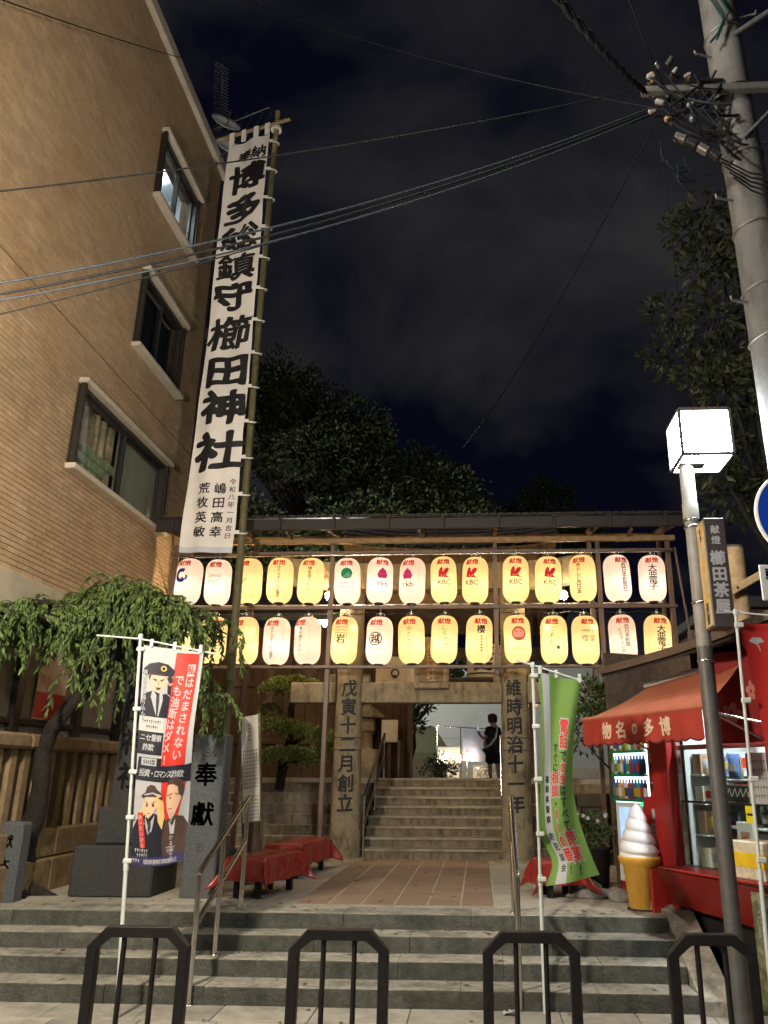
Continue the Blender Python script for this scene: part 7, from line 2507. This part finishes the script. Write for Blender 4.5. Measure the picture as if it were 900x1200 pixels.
MB(CTM).tube([(-.14, 22.2, 1.68), (-.14, 22.2, 2.08), (.98, 22.2, 2.08), (.98, 22.2, 1.68)], .012, 6).build('frame', m_steel, wf_)

cl3 = thing('added_court_lamp', 'added unseen lamp left of the courtyard, put in to brighten the storehouse wall', 'street lamp', (-4.6, 23.5, 1.42))  # added lamp, unseen, brightening the storehouse wall
MB().tube([(-4.6, 23.5, 1.42), (-4.6, 23.5, 6.0)], .05, 12).build('pole', m_pole_grey, cl3)
MB().lathe([(0, -.2), (.1, -.173), (.173, -.1), (.2, 0), (.173, .1), (.1, .173), (0, .2)], (-4.6, 23.5, 6.2), 20).build('globe', mat('added_court_globe', (1, 1, 1), .5, 0, emit=(1.0, .98, .90), es=900.0), cl3)
MB().lathe([(.11, .17), (.12, .21), (0, .26)], (-4.6, 23.5, 6.2), 16).build('hood', m_pole_grey, cl3)
hl = thing('side_hall', 'dark timber side hall behind the clipped garden tree left of the torii', 'building', (-4.6, 16.2, 1.6))
for i in range(22):
    MB().box(-7.4 + .22 * i, -7.4 + .22 * i + .212, 16.0, 16.06, 1.5, 4.6, .004).build('wall_plank', m_wallplank, hl)
MB().box(-7.4, -2.55, 16.065, 18, 1.5, 4.6).build('wall', m_darkwood, hl)
MB().add([(-7.8, 15.3, 4.62), (-2.3, 15.3, 4.62), (-2.3, 17, 5.6), (-7.8, 17, 5.6), (-7.8, 15.3, 4.76), (-2.3, 15.3, 4.76), (-2.3, 17, 5.76), (-7.8, 17, 5.76)], [(0, 3, 2, 1), (4, 5, 6, 7), (0, 1, 5, 4), (1, 2, 6, 5), (2, 3, 7, 6), (3, 0, 4, 7)]).build('roof', m_roofdark, hl)
for x in (-6.2, -5.0, -3.8, -2.7):
    MB().box(x - .07, x + .07, 15.92, 15.998, 1.5, 4.6, .005).build('post', m_darkwood, hl)
for z in (2.3, 3.4):
    MB().box(-7.4, -2.55, 15.95, 15.997, z, z + .1, .004).build('rail', m_darkwood, hl)
# stone lantern, notice and side things left of the opening
tl2 = thing('stone_lantern', 'pale stone lantern standing behind the left torii pillar', 'stone lantern', (-2.22, 16.0, 1.68))
c = (-2.2, 16.0, 1.62)
MB().box(-2.46, -1.94, 15.75, 16.25, 1.62, 2.20, .02).build('base', m_torii, tl2)
MB().lathe([(.16, .58), (.13, .62), (.12, .86), (.17, .92)], c, 20).build('column', m_torii, tl2)
MB().box(-2.36, -2.04, 15.84, 16.16, 2.54, 2.80, .02).build('fire_box', m_torii, tl2)
MB().lathe([(.34, 1.18), (.35, 1.22), (.2, 1.34), (.08, 1.42), (.1, 1.5), (0, 1.56)], c, 6, sm=False).build('cap', m_torii, tl2)
ns = thing('framed_notice', 'small framed white notice on the timber post beyond the left handrail', 'notice', (-1.74, 15.95, 2.3))
MB().box(-1.90, -1.58, 15.93, 15.96, 2.34, 2.76, .004).build('frame', m_cream, ns)
MB().box(-1.87, -1.61, 15.925, 15.929, 2.37, 2.73).build('sheet', mat('notice_paper', (.55, .50, .42), .7, .1, 9), ns)
MB().box(-1.77, -1.71, 15.961, 16.0, 1.68, 2.6).build('stake', m_darkwood, ns)
for i, (x, y, z) in enumerate(((-2.68, 16.3, 3.1), (-1.62, 16.6, 3.25), (1.03, 16.5, 3.2))):
    t = thing('hanging_paper_lamp', ('small glowing paper lamp left of the left torii pillar', 'small glowing paper lamp under the beam beside the left handrail', 'small glowing paper lamp right of the right torii pillar')[i], 'paper lamp', (x, y, z), 'small paper lamps behind the torii')
    MB().lathe([(.10, -.16), (.17, -.12), (.19, 0), (.17, .12), (.10, .16)], (x, y, z), 20).build('shade', papermat('lamp_paper', (1.0, .62, .34), .45) if 'lamp_paper' not in MATS else MATS['lamp_paper'], t)
    MB().lathe([(.10, .16), (.10, .19)], (x, y, z), 16).lathe([(.10, -.19), (.10, -.16)], (x, y, z), 16).build('ring', m_cap, t)
    MB().tube([(x, y, z + .19), (x, y, 3.96)], .006, 5).build('cord', m_cable, t)

# ================================================================== THE PERSON WITH A PHONE
PX, PY, PZ = 0.33, 19.7, 1.42
pe = thing('person', 'person in black top and shorts with a white shoulder strap, holding up a phone', 'person', (PX, PY, PZ))
m_skin = mat('skin', (0.46, 0.27, 0.18), .55, .06, 20)
m_blackcloth = mat('black_clothing', (0.014, 0.014, 0.016), .85, .2, 12)
m_hair = mat('dark_hair', (0.03, 0.02, 0.015), .5, .2, 60)
S = 1.66 / 1.66


RZP = Matrix.Rotation(R(-45), 3, 'Z')
def skin_obj(name, verts, edges, radii, m, parent, sub=2, root=0):
    me = bpy.data.meshes.new(name)
    o0 = ORG[parent.name]
    me.from_pydata([tuple(RZP @ Vector(v) + Vector((PX, PY, PZ)) - o0) for v in verts], edges, [])
    o = bpy.data.objects.new(name, me)
    COL.objects.link(o)
    o.parent = parent
    ORG[o.name] = o0
    me.materials.append(m)
    md = o.modifiers.new('skin', 'SKIN')
    md.use_smooth_shade = True
    sv = me.skin_vertices[0].data if me.skin_vertices else None
    if sv is None:
        bm = bmesh.new(); bm.from_mesh(me); bm.verts.layers.skin.verify(); bm.to_mesh(me); bm.free()
        sv = me.skin_vertices[0].data
    for i, r in enumerate(radii):
        sv[i].radius = (r, r) if not isinstance(r, tuple) else r
        sv[i].use_root = (i == root)
    s = o.modifiers.new('sub', 'SUBSURF')
    s.levels = s.render_levels = sub
    return o


# facing -x; left/right of the body along y.  0 pelvis
V_ = [(0, 0, .90), (0.0, 0, 1.08), (.01, 0, 1.25), (.015, 0, 1.36), (0.0, 0, 1.44), (-.015, 0, 1.50), (-.02, 0, 1.56), (-.025, 0, 1.63),
      (0, -.17, 1.35), (-.06, -.20, 1.12), (-.28, -.14, 1.21), (-.34, -.12, 1.27),
      (.02, .17, 1.35), (.05, .21, 1.09), (-.01, .21, .86), (-.02, .20, .79),
      (0, -.09, .84), (-.03, -.095, .48), (.02, -.095, .09), (-.02, -.095, .035), (-.13, -.095, .03),
      (0.02, .09, .84), (.06, .095, .48), (.10, .095, .09), (.06, .095, .035), (-.05, .095, .03),
      (.03, 0, 1.575), (-.105, 0, 1.575)]
E_ = [(0, 1), (1, 2), (2, 3), (3, 4), (4, 5), (5, 6), (6, 7), (3, 8), (8, 9), (9, 10), (10, 11), (3, 12), (12, 13), (13, 14), (14, 15),
      (0, 16), (16, 17), (17, 18), (18, 19), (19, 20), (0, 21), (21, 22), (22, 23), (23, 24), (24, 25)]
V_ = V_[:26]
r_ = [.13, .115, .125, .10, .05, .052, .092, .075, .055, .042, .032, .03, .055, .042, .032, .03, .085, .055, .038, .036, .03, .085, .055, .038, .036, .03]
n0 = len(V_)
# fingers: raised hand holds the phone, lowered hand hangs slightly curled
for hb, sgn, fw in ((11, -1, Vector((-.03, 0, .055))), (15, 1, Vector((-.012, 0, -.055)))):
    h = Vector(V_[hb])
    for q in range(5):
        off = Vector((0, (q - 1.5) * .017, 0)) if q < 4 else Vector((-.01, -.035 * sgn, -.012 if sgn > 0 else 0))
        ln = (.9, 1.0, .95, .8, .6)[q]
        a = h + off + fw * (.55 if q < 4 else .2)
        b = a + fw * .6 * ln
        c_ = b + (fw * .45 + Vector((-.018, 0, 0))) * ln
        i0 = len(V_)
        V_ += [tuple(a), tuple(b), tuple(c_)]
        E_ += [(hb, i0), (i0, i0 + 1), (i0 + 1, i0 + 2)]
        r_ += [.0105, .009, .008]
body = skin_obj('body', V_, E_, r_, m_skin, pe)
skin_obj('top', [(0, 0, .74), (0, 0, 1.0), (.01, 0, 1.25), (.015, 0, 1.37), (0.005, 0, 1.425), (0, -.16, 1.355), (-.03, -.195, 1.2), (.02, .16, 1.355), (.04, .20, 1.18)],
         [(0, 1), (1, 2), (2, 3), (3, 4), (3, 5), (5, 6), (3, 7), (7, 8)], [.185, .18, .175, .135, .066, .078, .07, .078, .07], m_blackcloth, pe)
skin_obj('shorts', [(0, 0, .93), (0, -.095, .82), (-.02, -.10, .55), (.02, .095, .82), (.05, .10, .55)], [(0, 1), (1, 2), (0, 3), (3, 4)], [.17, .125, .11, .125, .11], m_blackcloth, pe)
W0 = Vector((PX, PY, PZ))
# head details: nose, ear, eyes, mouth; hair in a short bob
hd = W0 + RZP @ Vector((-.025, 0, 1.585))
fc = MB()
fc.obox(hd + RZP @ Vector((-.100, 0, -.005)), (.035, .026, .04), RZP @ Matrix.Rotation(R(18), 3, 'Y'), .01)
for s in (-1, 1):
    fc.lathe([(0, -.03), (.014, -.02), (.017, 0), (.013, .02), (0, .03)], tuple(hd + RZP @ Vector((.0, s * .088, 0))), 8)
fc.build('nose', m_skin, pe)
ey = MB()
for s in (-1, 1):
    ey.lathe([(0, -.008), (.008, 0), (0, .008)], tuple(hd + RZP @ Vector((-.086, s * .034, .022))), 8)
ey.build('eye', m_ink, pe)
MB().obox(hd + RZP @ Vector((-.088, 0, -.05)), (.012, .05, .01), RZP, .003).build('mouth', mat('lips', (.36, .12, .10), .5, 0), pe)
hb_ = MB()
def hair(r, z, t):
    front = max(0, -math.cos(t + R(45)))
    return r * (1 - .30 * front ** 2 * (z < .085))
hb_.lathe([(.100, -.075), (.118, -.03), (.124, .03), (.116, .085), (.085, .125), (.045, .142), (0, .147)], tuple(hd + RZP @ Vector((.018, 0, .0))), 24, rfun=hair)
hb_.build('hair', m_hair, pe)
stp = MB()
stp.tube([W0 + RZP @ Vector(q_) for q_ in ((0, .07, 1.475), (.10, .04, 1.43), (.165, -.03, 1.30), (.19, -.10, 1.16), (.12, -.20, 1.0), (-.06, -.21, .93), (-.19, -.10, 1.02), (-.19, .0, 1.2), (-.13, .05, 1.38), (-.04, .075, 1.465), (0, .07, 1.475))], .03, 8)
stp.build('strap', m_white_print, pe)
sh2 = MB()
for y, x in ((-.095, -.05), (.095, .03)):
    sh2.obox(W0 + RZP @ Vector((x, y, .03)), (.25, .095, .06), RZP, .025)
sh2.build('shoe', m_black, pe)
wa = MB().tube([W0 + RZP @ Vector((-.01 + .045 * math.cos(q * .63), .21 + .045 * math.sin(q * .63), .87)) for q in range(11)], .01, 6)
wa.build('wristband', m_black, pe)
ph = thing('smartphone', 'dark smartphone held up in the hand of the standing person', 'phone', tuple(W0 + RZP @ Vector((-.37, -.12, 1.33))))
MB().obox(W0 + RZP @ Vector((-.385, -.12, 1.365)), (.012, .078, .16), RZP @ Matrix.Rotation(R(-12), 3, 'Y'), .004).build('case', m_black, ph)
MB().obox(W0 + RZP @ Vector((-.3775, -.12, 1.367)), (.002, .068, .145), RZP @ Matrix.Rotation(R(-12), 3, 'Y')).build('screen', mat('phone_screen', (.05, .06, .08), .2, 0, emit=(.5, .6, .8), es=.6), ph)

# strip of dark houses and wall behind the shop side so that the right is closed
bk = thing('neighbour_building', 'dark neighbouring building standing in shadow behind the shop', 'building', (6.5, 12, 0))
MB().box(4.2, 10, 13.4, 18, 0.3, 4.4).build('wall', m_darkwood, bk)
MB().box(4.0, 10.2, 13.2, 18.2, 4.41, 4.6, .02).build('roof', m_roofdark, bk)
m_wallstone = mat('dark_wall_stone', (.10, .085, .06), .9, .3, 10, .5, 40, island=.2)
fw_ = thing('garden_wall', 'dark coursed stone garden wall in shade between the right torii pillar and the shop', 'wall', (2.4, 12.6, .5))
for i in range(5):
    x0 = 1.05
    while x0 < 4.2:
        x1 = x0 + rnd.uniform(.35, .6)
        MB().box(x0 + .004, x1 - .004, 12.5, 12.8, .5 + .2 * i, .695 + .2 * i, .02).build('wall_stone', m_wallstone, fw_)
        x0 = x1
lt_ = thing('litter', 'crumpled white paper scrap lying at the foot of the steps by the right handrail', 'litter', (.2, 7.0, 0))
MB().sheet(lambda u, v: (.16 + u, 6.96 + v, .012 + .012 * abs(math.sin(u * 40 + v * 22))), [i * .012 for i in range(9)], [i * .012 for i in range(7)], 0, False).build('scrap', m_white_print, lt_)
MB().sheet(lambda u, v: (.20 + u, 6.95 + v, .03 + .01 * abs(math.sin(u * 55 + v * 31))), [i * .012 for i in range(5)], [i * .012 for i in range(5)], 0, False).build('fold', m_white_print, lt_)
